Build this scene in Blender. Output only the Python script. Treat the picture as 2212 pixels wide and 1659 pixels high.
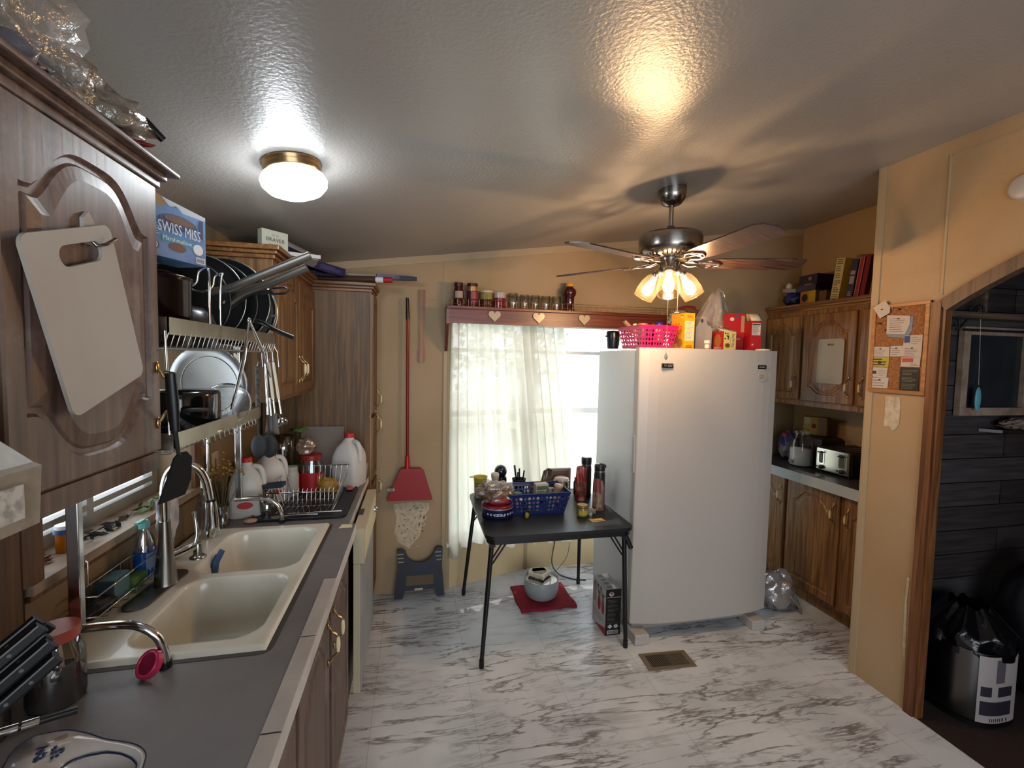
import bpy, math, random
from mathutils import Matrix, Vector, noise
PI = math.pi
for o in list(bpy.data.objects): bpy.data.objects.remove(o)
C = bpy.context.scene.collection
SC = bpy.context.scene
# ---------------------------------------------------------------- camera
FPX, YAW, PITCH, ROLL, EYE = 960.5, 12.350, -3.142, 1.150, 1.65
W_, H_ = 2212.0, 1659.0
def _axes():
    y, p, r = [math.radians(a) for a in (YAW, PITCH, ROLL)]
    f = Vector((math.sin(y)*math.cos(p), math.cos(y)*math.cos(p), math.sin(p)))
    rt = Vector((math.cos(y), -math.sin(y), 0)); up = rt.cross(f)
    return rt*math.cos(r)+up*math.sin(r), up*math.cos(r)-rt*math.sin(r), f
RT, UP, FW = _axes()
cam = bpy.data.cameras.new('camera'); co = bpy.data.objects.new('camera', cam); C.objects.link(co)
cam.sensor_width = 36; cam.lens = 36*FPX/W_; cam.clip_start = .02; cam.clip_end = 200
m = Matrix.Identity(4)
for i in range(3):
    m[i][0] = RT[i]; m[i][1] = UP[i]; m[i][2] = -FW[i]
m[2][3] = EYE; co.matrix_world = m
SC.camera = co
def at(px, py, **k):
    """where the line of sight of a photo pixel meets the plane x=, y= or z="""
    d = RT*((px-W_/2)/FPX) - UP*((py-H_/2)/FPX) + FW
    (a, v), = k.items(); i = 'xyz'.index(a)
    o = Vector((0, 0, EYE)); t = (v-o[i])/d[i]
    return o+d*t
CA, CB = 2.335, .140                       # ceiling height = CA + CB*x
def ceil_z(x): return CA+CB*x
# ---------------------------------------------------------------- world, lights, exposure
SC.view_settings.view_transform = 'Standard'; SC.view_settings.look = 'None'
SC.view_settings.exposure = 0.5; SC.view_settings.gamma = 1.0; SC.view_settings.use_curve_mapping = False
SC.cycles.use_denoising = True
SC.cycles.max_bounces = 8; SC.cycles.diffuse_bounces = 4; SC.cycles.glossy_bounces = 4
SC.cycles.transparent_max_bounces = 24; SC.cycles.transmission_bounces = 8
SC.cycles.sample_clamp_indirect = 4.0; SC.cycles.caustics_reflective = False; SC.cycles.caustics_refractive = False
wd = bpy.data.worlds.new('sky'); SC.world = wd; wd.use_nodes = True
nt = wd.node_tree; bg = nt.nodes['Background']
SKY = 4.2
bg.inputs[0].default_value = (.84, .92, 1.0, 1); bg.inputs[1].default_value = SKY
def light(name, kind, loc, power, color=(1, 1, 1), size=.1, rot=None, **k):
    l = bpy.data.lights.new(name, kind); l.energy = power; l.color = color
    if kind == 'AREA': l.size = size
    elif kind == 'SUN': l.angle = size
    else: l.shadow_soft_size = size
    for a, v in k.items(): setattr(l, a, v)
    o = bpy.data.objects.new(name, l); C.objects.link(o); o.location = loc
    if rot: o.rotation_euler = rot
    return o
# the low sun outside the bay window
sun = light('sun', 'SUN', (0, 6, 6), 1.6, (1, .95, .86), .02, (math.radians(-42), 0, math.radians(-8)))
# daylight enters through the bay, the sink window and an opening added behind the camera for fill
def portal(name, loc, rot, sx, sy):
    o = light(name, 'AREA', loc, 1, size=sx, rot=rot); l = o.data
    l.shape = 'RECTANGLE'; l.size = sx; l.size_y = sy; l.cycles.is_portal = True
portal('bay_portal', (1.25, 3.40, 1.12), (-PI/2, 0, 0), 1.8, 1.7)
portal('sink_portal', (-1.09, 1.64, 1.5), (0, -PI/2, 0), .9, .8)
portal('rear_portal', (.7, -1.86, 1.35), (PI/2, 0, 0), 2.4, 1.8)
DOME_P, FAN_P = 12.5, 9.5
# ---------------------------------------------------------------- materials
def lin(c):
    if isinstance(c, str): c = [int(c[i:i+2], 16)/255 for i in (0, 2, 4)]
    return tuple(x/12.92 if x <= .04045 else ((x+.055)/1.055)**2.4 for x in c)+(1,)
MT = {}
def mat(name, col='808080', rough=.5, metal=0, trans=0, emit=None, es=0, alpha=1, coat=0, noise=None, bump=None, ior=1.45, spec=.5, sheen=0):
    """noise=(scale, second colour, low, high[, stretch]); bump=(scale, strength)"""
    if name in MT: return MT[name]
    m = bpy.data.materials.new(name); m.use_nodes = True; t = m.node_tree; b = t.nodes['Principled BSDF']
    b.inputs['Base Color'].default_value = lin(col); b.inputs['Roughness'].default_value = rough
    b.inputs['Metallic'].default_value = metal; b.inputs['Transmission Weight'].default_value = trans
    b.inputs['IOR'].default_value = ior; b.inputs['Alpha'].default_value = alpha
    b.inputs['Specular IOR Level'].default_value = spec; b.inputs['Coat Weight'].default_value = coat
    if emit: b.inputs['Emission Color'].default_value = lin(emit); b.inputs['Emission Strength'].default_value = es
    tc = t.nodes.new('ShaderNodeTexCoord')
    if noise:
        n = t.nodes.new('ShaderNodeTexNoise'); n.inputs['Scale'].default_value = noise[0]; n.inputs['Detail'].default_value = 6
        mp = t.nodes.new('ShaderNodeMapping'); t.links.new(tc.outputs['Object'], mp.inputs[0])
        if len(noise) > 4: mp.inputs['Scale'].default_value = noise[4]
        t.links.new(mp.outputs[0], n.inputs['Vector'])
        r = t.nodes.new('ShaderNodeValToRGB'); r.color_ramp.elements[0].position = noise[2]; r.color_ramp.elements[1].position = noise[3]
        r.color_ramp.elements[0].color = lin(col); r.color_ramp.elements[1].color = lin(noise[1])
        t.links.new(n.outputs[0], r.inputs[0]); t.links.new(r.outputs[0], b.inputs['Base Color'])
    if bump:
        n = t.nodes.new('ShaderNodeTexNoise'); n.inputs['Scale'].default_value = bump[0]; n.inputs['Detail'].default_value = 3
        t.links.new(tc.outputs['Object'], n.inputs['Vector'])
        bp = t.nodes.new('ShaderNodeBump'); bp.inputs['Strength'].default_value = bump[1]; bp.inputs['Distance'].default_value = .004
        t.links.new(n.outputs[0], bp.inputs['Height']); t.links.new(bp.outputs[0], b.inputs['Normal'])
    MT[name] = m; return m
def mix_mat(name, build):
    if name in MT: return MT[name]
    m = bpy.data.materials.new(name); m.use_nodes = True; t = m.node_tree
    for n in list(t.nodes):
        if n.type != 'OUTPUT_MATERIAL': t.nodes.remove(n)
    out = [n for n in t.nodes][0]; t.links.new(build(t), out.inputs[0]); MT[name] = m; return m
def N(t, kind, **k):
    n = t.nodes.new('ShaderNode'+kind)
    for a, v in k.items():
        if isinstance(v, bpy.types.NodeSocket): t.links.new(v, n.inputs[a.replace('_', ' ')] if a.replace('_', ' ') in n.inputs else n.inputs[int(a[1:])])
        else: n.inputs[a.replace('_', ' ')].default_value = v
    return n
def film(name, tint='ffffff', amount=.12, rough=.06):
    """thin clear sheet: mostly lets light straight through, mirrors a little"""
    def f(t):
        a = t.nodes.new('ShaderNodeBsdfTransparent'); a.inputs[0].default_value = tuple(1-(1-q)*.3 for q in lin(tint))
        g = t.nodes.new('ShaderNodeBsdfGlossy'); g.inputs['Roughness'].default_value = rough
        fr = t.nodes.new('ShaderNodeLayerWeight'); fr.inputs[0].default_value = .25
        mr = t.nodes.new('ShaderNodeMath'); mr.operation = 'MULTIPLY_ADD'; mr.inputs[1].default_value = .5; mr.inputs[2].default_value = amount
        t.links.new(fr.outputs['Fresnel'], mr.inputs[0])
        x = t.nodes.new('ShaderNodeMixShader'); t.links.new(mr.outputs[0], x.inputs[0]); t.links.new(a.outputs[0], x.inputs[1]); t.links.new(g.outputs[0], x.inputs[2])
        return x.outputs[0]
    return mix_mat(name, f)
def veil(name, col, clear=.3, transl=.4, rough=.5):
    """thin fabric or milky plastic"""
    def f(t):
        a = t.nodes.new('ShaderNodeBsdfTransparent'); d = t.nodes.new('ShaderNodeBsdfDiffuse'); d.inputs[0].default_value = lin(col)
        l = t.nodes.new('ShaderNodeBsdfTranslucent'); l.inputs[0].default_value = lin(col)
        x = t.nodes.new('ShaderNodeMixShader'); x.inputs[0].default_value = transl
        t.links.new(d.outputs[0], x.inputs[1]); t.links.new(l.outputs[0], x.inputs[2])
        y = t.nodes.new('ShaderNodeMixShader'); y.inputs[0].default_value = clear
        t.links.new(x.outputs[0], y.inputs[1]); t.links.new(a.outputs[0], y.inputs[2]); return y.outputs[0]
    return mix_mat(name, f)
def crinkle(name, col, clear=.45, gloss=.3, scale=30):
    """crumpled clear plastic bag"""
    def f(t):
        tc = t.nodes.new('ShaderNodeTexCoord'); n = t.nodes.new('ShaderNodeTexNoise'); n.inputs['Scale'].default_value = scale; n.inputs['Detail'].default_value = 4
        t.links.new(tc.outputs['Object'], n.inputs['Vector'])
        bp = t.nodes.new('ShaderNodeBump'); bp.inputs['Strength'].default_value = .9; bp.inputs['Distance'].default_value = .01; t.links.new(n.outputs[0], bp.inputs['Height'])
        g = t.nodes.new('ShaderNodeBsdfGlossy'); g.inputs['Roughness'].default_value = .18; t.links.new(bp.outputs[0], g.inputs['Normal'])
        d = t.nodes.new('ShaderNodeBsdfDiffuse'); d.inputs[0].default_value = lin(col); t.links.new(bp.outputs[0], d.inputs['Normal'])
        x = t.nodes.new('ShaderNodeMixShader'); x.inputs[0].default_value = gloss; t.links.new(d.outputs[0], x.inputs[1]); t.links.new(g.outputs[0], x.inputs[2])
        a = t.nodes.new('ShaderNodeBsdfTransparent'); y = t.nodes.new('ShaderNodeMixShader'); y.inputs[0].default_value = clear
        t.links.new(x.outputs[0], y.inputs[1]); t.links.new(a.outputs[0], y.inputs[2]); return y.outputs[0]
    return mix_mat(name, f)
def wood(name, c1, c2, c3, axis='z', rough=.45, worn=None, freq=1.0):
    """oak-like grain along one axis; worn = colour of scuffed patches"""
    if name in MT: return MT[name]
    m = bpy.data.materials.new(name); m.use_nodes = True; t = m.node_tree; b = t.nodes['Principled BSDF']; b.inputs['Roughness'].default_value = rough
    tc = t.nodes.new('ShaderNodeTexCoord'); mp = t.nodes.new('ShaderNodeMapping'); t.links.new(tc.outputs['Object'], mp.inputs[0])
    s = {'x': (3, 60, 60), 'y': (60, 3, 60), 'z': (60, 60, 3)}[axis]; mp.inputs['Scale'].default_value = [q*freq for q in s]
    n = t.nodes.new('ShaderNodeTexNoise'); n.inputs['Scale'].default_value = 1; n.inputs['Detail'].default_value = 7; n.inputs['Distortion'].default_value = .6
    t.links.new(mp.outputs[0], n.inputs['Vector'])
    r = t.nodes.new('ShaderNodeValToRGB'); e = r.color_ramp.elements; e[0].position = .30; e[0].color = lin(c1); e[1].position = .68; e[1].color = lin(c3)
    k = e.new(.5); k.color = lin(c2); t.links.new(n.outputs[0], r.inputs[0]); last = r.outputs[0]
    if worn:
        n2 = t.nodes.new('ShaderNodeTexNoise'); n2.inputs['Scale'].default_value = 4.5; n2.inputs['Detail'].default_value = 10; n2.inputs['Roughness'].default_value = .75
        t.links.new(tc.outputs['Object'], n2.inputs['Vector'])
        r2 = t.nodes.new('ShaderNodeValToRGB'); r2.color_ramp.elements[0].position = .52; r2.color_ramp.elements[1].position = .66
        t.links.new(n2.outputs[0], r2.inputs[0]); mx = t.nodes.new('ShaderNodeMix'); mx.data_type = 'RGBA'
        q = t.nodes.new('ShaderNodeMath'); q.operation = 'MULTIPLY'; q.inputs[1].default_value = .55; t.links.new(r2.outputs[0], q.inputs[0])
        t.links.new(q.outputs[0], mx.inputs[0]); t.links.new(last, mx.inputs[6]); mx.inputs[7].default_value = lin(worn); last = mx.outputs[2]
    t.links.new(last, b.inputs['Base Color'])
    bp = t.nodes.new('ShaderNodeBump'); bp.inputs['Strength'].default_value = .18; bp.inputs['Distance'].default_value = .002
    t.links.new(n.outputs[0], bp.inputs['Height']); t.links.new(bp.outputs[0], b.inputs['Normal']); MT[name] = m; return m
def marble(name):
    m = bpy.data.materials.new(name); m.use_nodes = True; t = m.node_tree; b = t.nodes['Principled BSDF']
    tc = t.nodes.new('ShaderNodeTexCoord'); mp = t.nodes.new('ShaderNodeMapping'); t.links.new(tc.outputs['Object'], mp.inputs[0])
    mp.inputs['Rotation'].default_value = (0, 0, math.radians(-22)); mp.inputs['Scale'].default_value = (.9, 5.2, 1)
    def ridge(scale, dist, w, det=5):
        n = t.nodes.new('ShaderNodeTexNoise'); n.inputs['Scale'].default_value = scale; n.inputs['Detail'].default_value = det; n.inputs['Distortion'].default_value = dist
        n.inputs['Roughness'].default_value = .62
        t.links.new(mp.outputs[0], n.inputs['Vector'])
        a = t.nodes.new('ShaderNodeMath'); a.operation = 'SUBTRACT'; a.inputs[1].default_value = .5; t.links.new(n.outputs[0], a.inputs[0])
        a2 = t.nodes.new('ShaderNodeMath'); a2.operation = 'ABSOLUTE'; t.links.new(a.outputs[0], a2.inputs[0])
        r = t.nodes.new('ShaderNodeMapRange'); r.inputs[1].default_value = 0; r.inputs[2].default_value = w; r.inputs[3].default_value = 1; r.inputs[4].default_value = 0
        t.links.new(a2.outputs[0], r.inputs[0]); return r.outputs[0]
    def mask(scale, lo, hi):
        n = t.nodes.new('ShaderNodeTexNoise'); n.inputs['Scale'].default_value = scale; n.inputs['Detail'].default_value = 3
        t.links.new(tc.outputs['Object'], n.inputs['Vector'])
        r = t.nodes.new('ShaderNodeMapRange'); r.inputs[1].default_value = lo; r.inputs[2].default_value = hi; t.links.new(n.outputs[0], r.inputs[0]); return r.outputs[0]
    def mul(a, bb):
        q = t.nodes.new('ShaderNodeMath'); q.operation = 'MULTIPLY'; t.links.new(a, q.inputs[0])
        if isinstance(bb, float): q.inputs[1].default_value = bb
        else: t.links.new(bb, q.inputs[1])
        return q.outputs[0]
    def mixc(f, c1, c2):
        x = t.nodes.new('ShaderNodeMix'); x.data_type = 'RGBA'; t.links.new(f, x.inputs[0])
        for i, c in ((6, c1), (7, c2)):
            if isinstance(c, tuple): x.inputs[i].default_value = c
            else: t.links.new(c, x.inputs[i])
        return x.outputs[2]
    base = mixc(mask(3.0, .35, .7), lin('d8dade'), lin('c0c3c8'))
    c = mixc(mul(ridge(1.35, .35, .024), mask(2.4, .38, .54)), base, lin('6e6763'))
    c = mixc(mul(mul(ridge(2.6, .5, .03), mask(3.0, .44, .6)), .75), c, lin('7a736e'))
    c = mixc(mul(mul(ridge(.8, .6, .05), mask(1.7, .5, .68)), .45), c, lin('77706c'))
    # faint tile joints
    br = t.nodes.new('ShaderNodeTexBrick'); br.inputs['Scale'].default_value = 1; br.offset = 0.0
    br.inputs['Brick Width'].default_value = .46; br.inputs['Row Height'].default_value = .46; br.inputs['Mortar Size'].default_value = .0016; br.inputs['Mortar Smooth'].default_value = .4
    mp2 = t.nodes.new('ShaderNodeMapping'); mp2.inputs['Location'].default_value = (.18, .15, 0); t.links.new(tc.outputs['Object'], mp2.inputs[0]); t.links.new(mp2.outputs[0], br.inputs['Vector'])
    c = mixc(mul(br.outputs['Fac'], .45), c, lin('6f6a67'))
    t.links.new(c, b.inputs['Base Color']); b.inputs['Roughness'].default_value = .33
    n = t.nodes.new('ShaderNodeTexNoise'); n.inputs['Scale'].default_value = 160; t.links.new(tc.outputs['Object'], n.inputs['Vector'])
    bp = t.nodes.new('ShaderNodeBump'); bp.inputs['Strength'].default_value = .22; bp.inputs['Distance'].default_value = .002
    t.links.new(n.outputs[0], bp.inputs['Height']); t.links.new(bp.outputs[0], b.inputs['Normal']); return m
# ---------------------------------------------------------------- mesh builder
def plane(o, r, u):
    r = Vector(r).normalized(); u = Vector(u); u = (u-r*u.dot(r)).normalized(); n = r.cross(u); M = Matrix.Identity(4)
    for i in range(3): M[i][0] = r[i]; M[i][1] = u[i]; M[i][2] = n[i]; M[i][3] = o[i]
    return M
T = lambda x, y, z: Matrix.Translation((x, y, z))
Rx = lambda a: Matrix.Rotation(math.radians(a), 4, 'X'); Ry = lambda a: Matrix.Rotation(math.radians(a), 4, 'Y'); Rz = lambda a: Matrix.Rotation(math.radians(a), 4, 'Z')
I4 = Matrix.Identity(4)
class B:
    def __init__(s, M=None): s.v = []; s.f = []; s.mi = []; s.sm = []; s.M = M or I4
    def add(s, vs, fs, m=0, smooth=False, M=None):
        M = s.M @ M if M else s.M; k = len(s.v); s.v += [M @ Vector(v) for v in vs]
        for f in fs: s.f.append([i+k for i in f]); s.mi.append(m); s.sm.append(smooth)
        return s
    def box(s, x0, x1, y0, y1, z0, z1, m=0, M=None):
        v = [(x, y, z) for z in (z0, z1) for y in (y0, y1) for x in (x0, x1)]
        return s.add(v, [(0, 2, 3, 1), (4, 5, 7, 6), (0, 1, 5, 4), (2, 6, 7, 3), (0, 4, 6, 2), (1, 3, 7, 5)], m, False, M)
    def frame(s, x0, x1, y0, y1, f, z0, z1, m=0, M=None):
        for (a, b_, c, d) in ((x0, x1, y0, y0+f), (x0, x1, y1-f, y1), (x0, x0+f, y0+f, y1-f), (x1-f, x1, y0+f, y1-f)): s.box(a, b_, c, d, z0, z1, m, M)
        return s
    def taper(s, w0, d0, w1, d1, h, m=0, M=None, z0=0):
        v = [(sx*w, sy*d, z) for (w, d, z) in ((w0/2, d0/2, z0), (w1/2, d1/2, z0+h)) for sy in (-1, 1) for sx in (-1, 1)]
        return s.add(v, [(0, 2, 3, 1), (4, 5, 7, 6), (0, 1, 5, 4), (2, 6, 7, 3), (0, 4, 6, 2), (1, 3, 7, 5)], m, False, M)
    def rect(s, x0, x1, y0, y1, m=0, lift=.0008, M=None):
        return s.add([(x0, y0, lift), (x1, y0, lift), (x1, y1, lift), (x0, y1, lift)], [(0, 1, 2, 3)], m, False, M)
    def poly(s, pts, m=0, lift=0, M=None): return s.add([(p[0], p[1], lift) for p in pts], [tuple(range(len(pts)))], m, False, M)
    def prism(s, pts, d0, d1, m=0, M=None, smooth=False):
        n = len(pts); v = [(p[0], p[1], d0) for p in pts]+[(p[0], p[1], d1) for p in pts]
        s.add(v, [tuple(reversed(range(n))), tuple(range(n, 2*n))], m, False, M)
        return s.add(v, [(i, (i+1) % n, n+(i+1) % n, n+i) for i in range(n)], m, smooth, M)
    def disc(s, cx, cy, rx, ry, m=0, lift=.001, M=None, n=20): return s.poly([(cx+rx*math.cos(2*PI*i/n), cy+ry*math.sin(2*PI*i/n)) for i in range(n)], m, lift, M)
    def lathe(s, prof, m=0, M=None, n=24, sx=1, sy=1, caps=True, a0=0, a1=2*PI):
        full = abs(a1-a0-2*PI) < 1e-6; k = n if full else n+1; v = []
        for (r, z) in prof: v += [(r*math.cos(a0+(a1-a0)*i/n)*sx, r*math.sin(a0+(a1-a0)*i/n)*sy, z) for i in range(k)]
        f = [(j*k+i, j*k+(i+1) % k, (j+1)*k+(i+1) % k, (j+1)*k+i) for j in range(len(prof)-1) for i in range(n)]
        s.add(v, f, m, True, M)
        if caps and full:
            for j, rev in ((0, True), (len(prof)-1, False)):
                if prof[j][0] > 1e-5:
                    q = v[j*k:(j+1)*k]; s.add(q, [tuple(reversed(range(k))) if rev else tuple(range(k))], m, False, M)
        return s
    def cyl(s, r, z0, z1, m=0, M=None, n=20): return s.lathe([(r, z0), (r, z1)], m, M, n)
    def tube(s, pts, r, m=0, n=8, M=None, closed=False, flat=1.0):
        P = [Vector(p) for p in pts]; k = len(P); rr = r if isinstance(r, (list, tuple)) else [r]*k; v = []
        nrm = None
        for i in range(k):
            if closed: d = P[(i+1) % k]-P[i-1]
            else: d = P[min(i+1, k-1)]-P[max(i-1, 0)]
            d = d.normalized() if d.length > 1e-9 else Vector((0, 0, 1))
            if nrm is None: nrm = d.orthogonal().normalized() if abs(d.z) < .9 else Vector((1, 0, 0))
            nrm = (nrm-d*nrm.dot(d)); nrm = nrm.normalized() if nrm.length > 1e-6 else d.orthogonal().normalized()
            b = d.cross(nrm)
            v += [P[i]+(nrm*math.cos(2*PI*j/n)+b*math.sin(2*PI*j/n)*flat)*rr[i] for j in range(n)]
        f = [(i*n+j, i*n+(j+1) % n, ((i+1) % k)*n+(j+1) % n, ((i+1) % k)*n+j) for i in range(k if closed else k-1) for j in range(n)]
        s.add(v, f, m, True, M)
        if not closed: s.add(v[:n], [tuple(reversed(range(n)))], m, False, M); s.add(v[-n:], [tuple(range(n))], m, False, M)
        return s
    def grid(s, fn, nu, nv, m=0, M=None, smooth=True, closed_u=False):
        v = [fn(i/nu, j/nv) for j in range(nv+1) for i in range(nu+(0 if closed_u else 1))]; w = nu+(0 if closed_u else 1)
        return s.add(v, [(j*w+i, j*w+(i+1) % w, (j+1)*w+(i+1) % w, (j+1)*w+i) for j in range(nv) for i in range(nu)], m, smooth, M)
    def blob(s, r=(1, 1, 1), amp=.15, freq=3, m=0, M=None, n=20, seed=0, flat=None):
        def fn(u, w):
            a, b = 2*PI*u, PI*w-PI/2; p = Vector((math.cos(a)*math.cos(b), math.sin(a)*math.cos(b), math.sin(b)))
            q = 1+amp*noise.noise(p*freq+Vector((seed*7.3, seed, 0)))*1.6+amp*.4*noise.noise(p*freq*3+Vector((seed, 0, 5)))
            p = Vector((p.x*r[0]*q, p.y*r[1]*q, p.z*r[2]*q))
            if flat is not None and p.z < flat: p.z = flat
            return p
        return s.grid(fn, n, n//2+4, m, M, True, True)
    def text(s, txt, x, y, size, m=0, M=None, align='CENTER', lift=.0008, sx=1, sy=1):
        cu = bpy.data.curves.new('t', 'FONT'); cu.body = txt; cu.size = size; cu.align_x = align; cu.align_y = 'CENTER'; cu.resolution_u = 2
        o = bpy.data.objects.new('t', cu); C.objects.link(o); dg = bpy.context.evaluated_depsgraph_get(); me = bpy.data.meshes.new_from_object(o.evaluated_get(dg))
        vs = [(x+v.co.x*sx, y+v.co.y*sy, lift) for v in me.vertices]; fs = [tuple(p.vertices) for p in me.polygons]
        bpy.data.objects.remove(o); bpy.data.curves.remove(cu); bpy.data.meshes.remove(me)
        return s.add(vs, fs, m, False, M)
    def lines(s, x0, x1, y0, y1, n, m=0, M=None, lift=.0008, th=.45, seed=1):
        """rows of small print as broken bars"""
        rnd = random.Random(seed); h = (y1-y0)/n
        for i in range(n):
            e = x0+(x1-x0)*rnd.uniform(.6, 1); y = y1-h*(i+.5)
            s.rect(x0, e, y-h*th/2, y+h*th/2, m, lift, M)
        return s
PM = {}
def pm(o): return PM.get(o.name, I4) if o else I4
def obj(name, b, mats, parent=None, world=False, bevel=0, seg=2, solid=0, subd=0, label=None, cat=None, group=None, kind=None):
    me = bpy.data.meshes.new(name)
    vs = b.v
    if world and parent is not None: inv = pm(parent).inverted(); vs = [inv @ v for v in vs]
    me.from_pydata([tuple(v) for v in vs], [], b.f); mats = mats if isinstance(mats, (list, tuple)) else [mats]
    for q in mats: me.materials.append(q)
    for p, a, c in zip(me.polygons, b.mi, b.sm): p.material_index = a; p.use_smooth = c
    me.update(); o = bpy.data.objects.new(name, me); C.objects.link(o)
    if parent is not None: o.parent = parent; PM[o.name] = pm(parent)
    else: PM[o.name] = I4
    if solid: q = o.modifiers.new('solid', 'SOLIDIFY'); q.thickness = solid; q.offset = 0
    if bevel: q = o.modifiers.new('bevel', 'BEVEL'); q.width = bevel; q.segments = seg; q.limit_method = 'ANGLE'; q.angle_limit = math.radians(40)
    if subd: q = o.modifiers.new('sub', 'SUBSURF'); q.levels = subd; q.render_levels = subd
    tag(o, label, cat, group, kind); return o
def tag(o, label=None, cat=None, group=None, kind=None):
    if label: o['label'] = label
    if cat: o['category'] = cat
    if group: o['group'] = group
    if kind: o['kind'] = kind
    return o
def thing(name, label, cat, M=I4, group=None):
    o = bpy.data.objects.new(name, None); C.objects.link(o)
    if not isinstance(M, Matrix): M = T(*M)
    o.matrix_world = M; o.empty_display_size = .05; PM[o.name] = M.copy(); tag(o, label, cat, group); return o
def one(name, b, mats, label, cat, M=None, group=None, **k):
    """a thing that is a single mesh; local coordinates placed by M, or world coordinates"""
    o = obj(name, b, mats, None, label=label, cat=cat, group=group, **k)
    if M is not None: o.matrix_world = M; PM[o.name] = M.copy()
    return o
def struct(name, b, mats, parent=None, **k): return obj(name, b, mats, parent, kind='structure' if parent is None else None, **k)
def dup(root, M, label=None, group=None):
    inv = PM[root.name].inverted()
    def cp(o, par):
        c = o.copy(); C.objects.link(c)
        if par is not None: c.parent = par; PM[c.name] = M
        for ch in o.children: cp(ch, c)
        return c
    r = cp(root, None); r.matrix_world = M; PM[r.name] = M.copy()
    if label: r['label'] = label
    if group: r['group'] = group
    return r
def arc(cx, cy, r, a0, a1, n=8): return [(cx+r*math.cos(math.radians(a0+(a1-a0)*i/n)), cy+r*math.sin(math.radians(a0+(a1-a0)*i/n))) for i in range(n+1)]
def rrect(x0, x1, y0, y1, r, n=4): return arc(x1-r, y1-r, r, 0, 90, n)+arc(x0+r, y1-r, r, 90, 180, n)+arc(x0+r, y0+r, r, 180, 270, n)+arc(x1-r, y0+r, r, 270, 360, n)
def smoothpts(pts, k=4):
    P = [Vector(p) for p in pts]; out = []
    for i in range(len(P)-1):
        a, b, c, d = P[max(i-1, 0)], P[i], P[i+1], P[min(i+2, len(P)-1)]
        for j in range(k):
            t = j/k; out.append(.5*((2*b)+(c-a)*t+(2*a-5*b+4*c-d)*t*t+(3*b-a-3*c+d)*t**3))
    out.append(P[-1]); return out
# ---------------------------------------------------------------- shared materials
oak = wood('oak', '452d17', '654525', '7d5930', worn=None)
oakL = wood('oak_scuffed', '47342d', '5c463c', '6e5548', worn='8a7870', rough=.42)  # purplish grey reflection of the bluish dome lamp is mixed into this oak
oakR = wood('oak_right', '553519', '7d5630', '99713f', rough=.4)
oakd = wood('oak_dark', '38210f', '533318', '68441f', rough=.5)
oakx = wood('oak_long', '4a2d17', '6d4725', '86592f', axis='y', rough=.4)
oakxx = wood('oak_cross', '4a2d17', '6d4725', '86592f', axis='x', rough=.4)
cherry = wood('cherry', '4a1f14', '622c1c', '7a3a24', axis='x', rough=.35)
tan = mat('tan_panel', 'a38c6e', .6, bump=(220, .25), noise=(2.5, '98815f', .35, .7))
tan_t = mat('tan_trim', 'a89273', .5)
steel = mat('brushed_steel', 'b8b5ae', .28, 1); chrome = mat('chrome', 'd8d8d8', .08, 1)
nickel = mat('nickel', '8f8a84', .25, 1); brass = mat('brass', 'b89a6a', .25, 1); ceramic = mat('cream_ceramic', 'd8c79a', .3)
black = mat('black_plastic', '0d0d0f', .35); blackm = mat('black_matte', '17171a', .6); white = mat('white_plastic', 'd8d6d0', .4)
glassc = film('clear_glass'); darkmetal = mat('dark_enamel', '0a0b0f', .12, coat=.5)
ink = mat('ink', '1c1c20', .6); paper = mat('paper', 'ddd8d0', .7); red = mat('red_plastic', 'a3131c', .35)
# ================================================================ the room
LX, BY, RX = -.89, 3.13, 2.32
ceil_m = mat('stipple_ceiling', '948f8a', .30, bump=(95, .3), spec=.6)
# ceiling: broad slab sloping up to the right
b = B(); P = [(-1.02, ceil_z(-1.02)), (4.6, ceil_z(4.6)), (4.6, ceil_z(4.6)+.1), (-1.02, ceil_z(-1.02)+.1)]
XZ = lambda y: Matrix(((1, 0, 0, 0), (0, 0, 1, y), (0, 1, 0, 0), (0, 0, 0, 1)))     # (x,z,depth y)
YZ = lambda x: Matrix(((0, 0, 1, x), (1, 0, 0, 0), (0, 1, 0, 0), (0, 0, 0, 1)))     # (y,z,depth x)
b.prism(P, -1.9, BY+.1, M=XZ(0)); ceiling = struct('ceiling', b, ceil_m)
b = B(); b.prism([(.15, 1.95), (2.42, 1.95), (2.42, 2.0), (.15, 2.0)], BY+.005, 3.42, M=XZ(0)); struct('ceiling_bay', b, mat('bay_white', 'c9c2b4', .6))
b = B(); fl = [(LX-.1, -1.9), (RX, -1.9), (RX, BY), (2.3, BY), (1.9, 3.33), (.864, 3.33), (.22, BY), (LX-.1, BY)]
b.prism(fl, -.1, 0); struct('floor', b, marble('marble_vinyl'))
b = B(); b.box(RX, 4.6, -1.9, 1.80, -.1, -.002); struct('floor_living', b, mat('dark_carpet', '33211a', .9, noise=(60, '22150f', .3, .7), bump=(300, .6)))
b = B(); b.box(RX+.001, 3.12, 1.84, BY, -.1, 0); struct('floor_pantry', b, MT.get('marble_vinyl') or bpy.data.materials['marble_vinyl'])
# left wall with the sink window opening
wy0, wy1, wz0, wz1 = 1.27, 2.03, 1.09, 1.95
b = B()
for (y0, y1, z0, z1) in ((-1.9, wy0, 0, 2.3), (wy1, BY+.1, 0, 2.3), (wy0, wy1, 0, wz0), (wy0, wy1, wz1, 2.3)): b.box(LX-.17, LX, y0, y1, z0, z1)
wall_left = struct('wall_left', b, mat('dingy_panel', '8a7354', .55, noise=(3, '6d5a42', .3, .7)))
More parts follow.
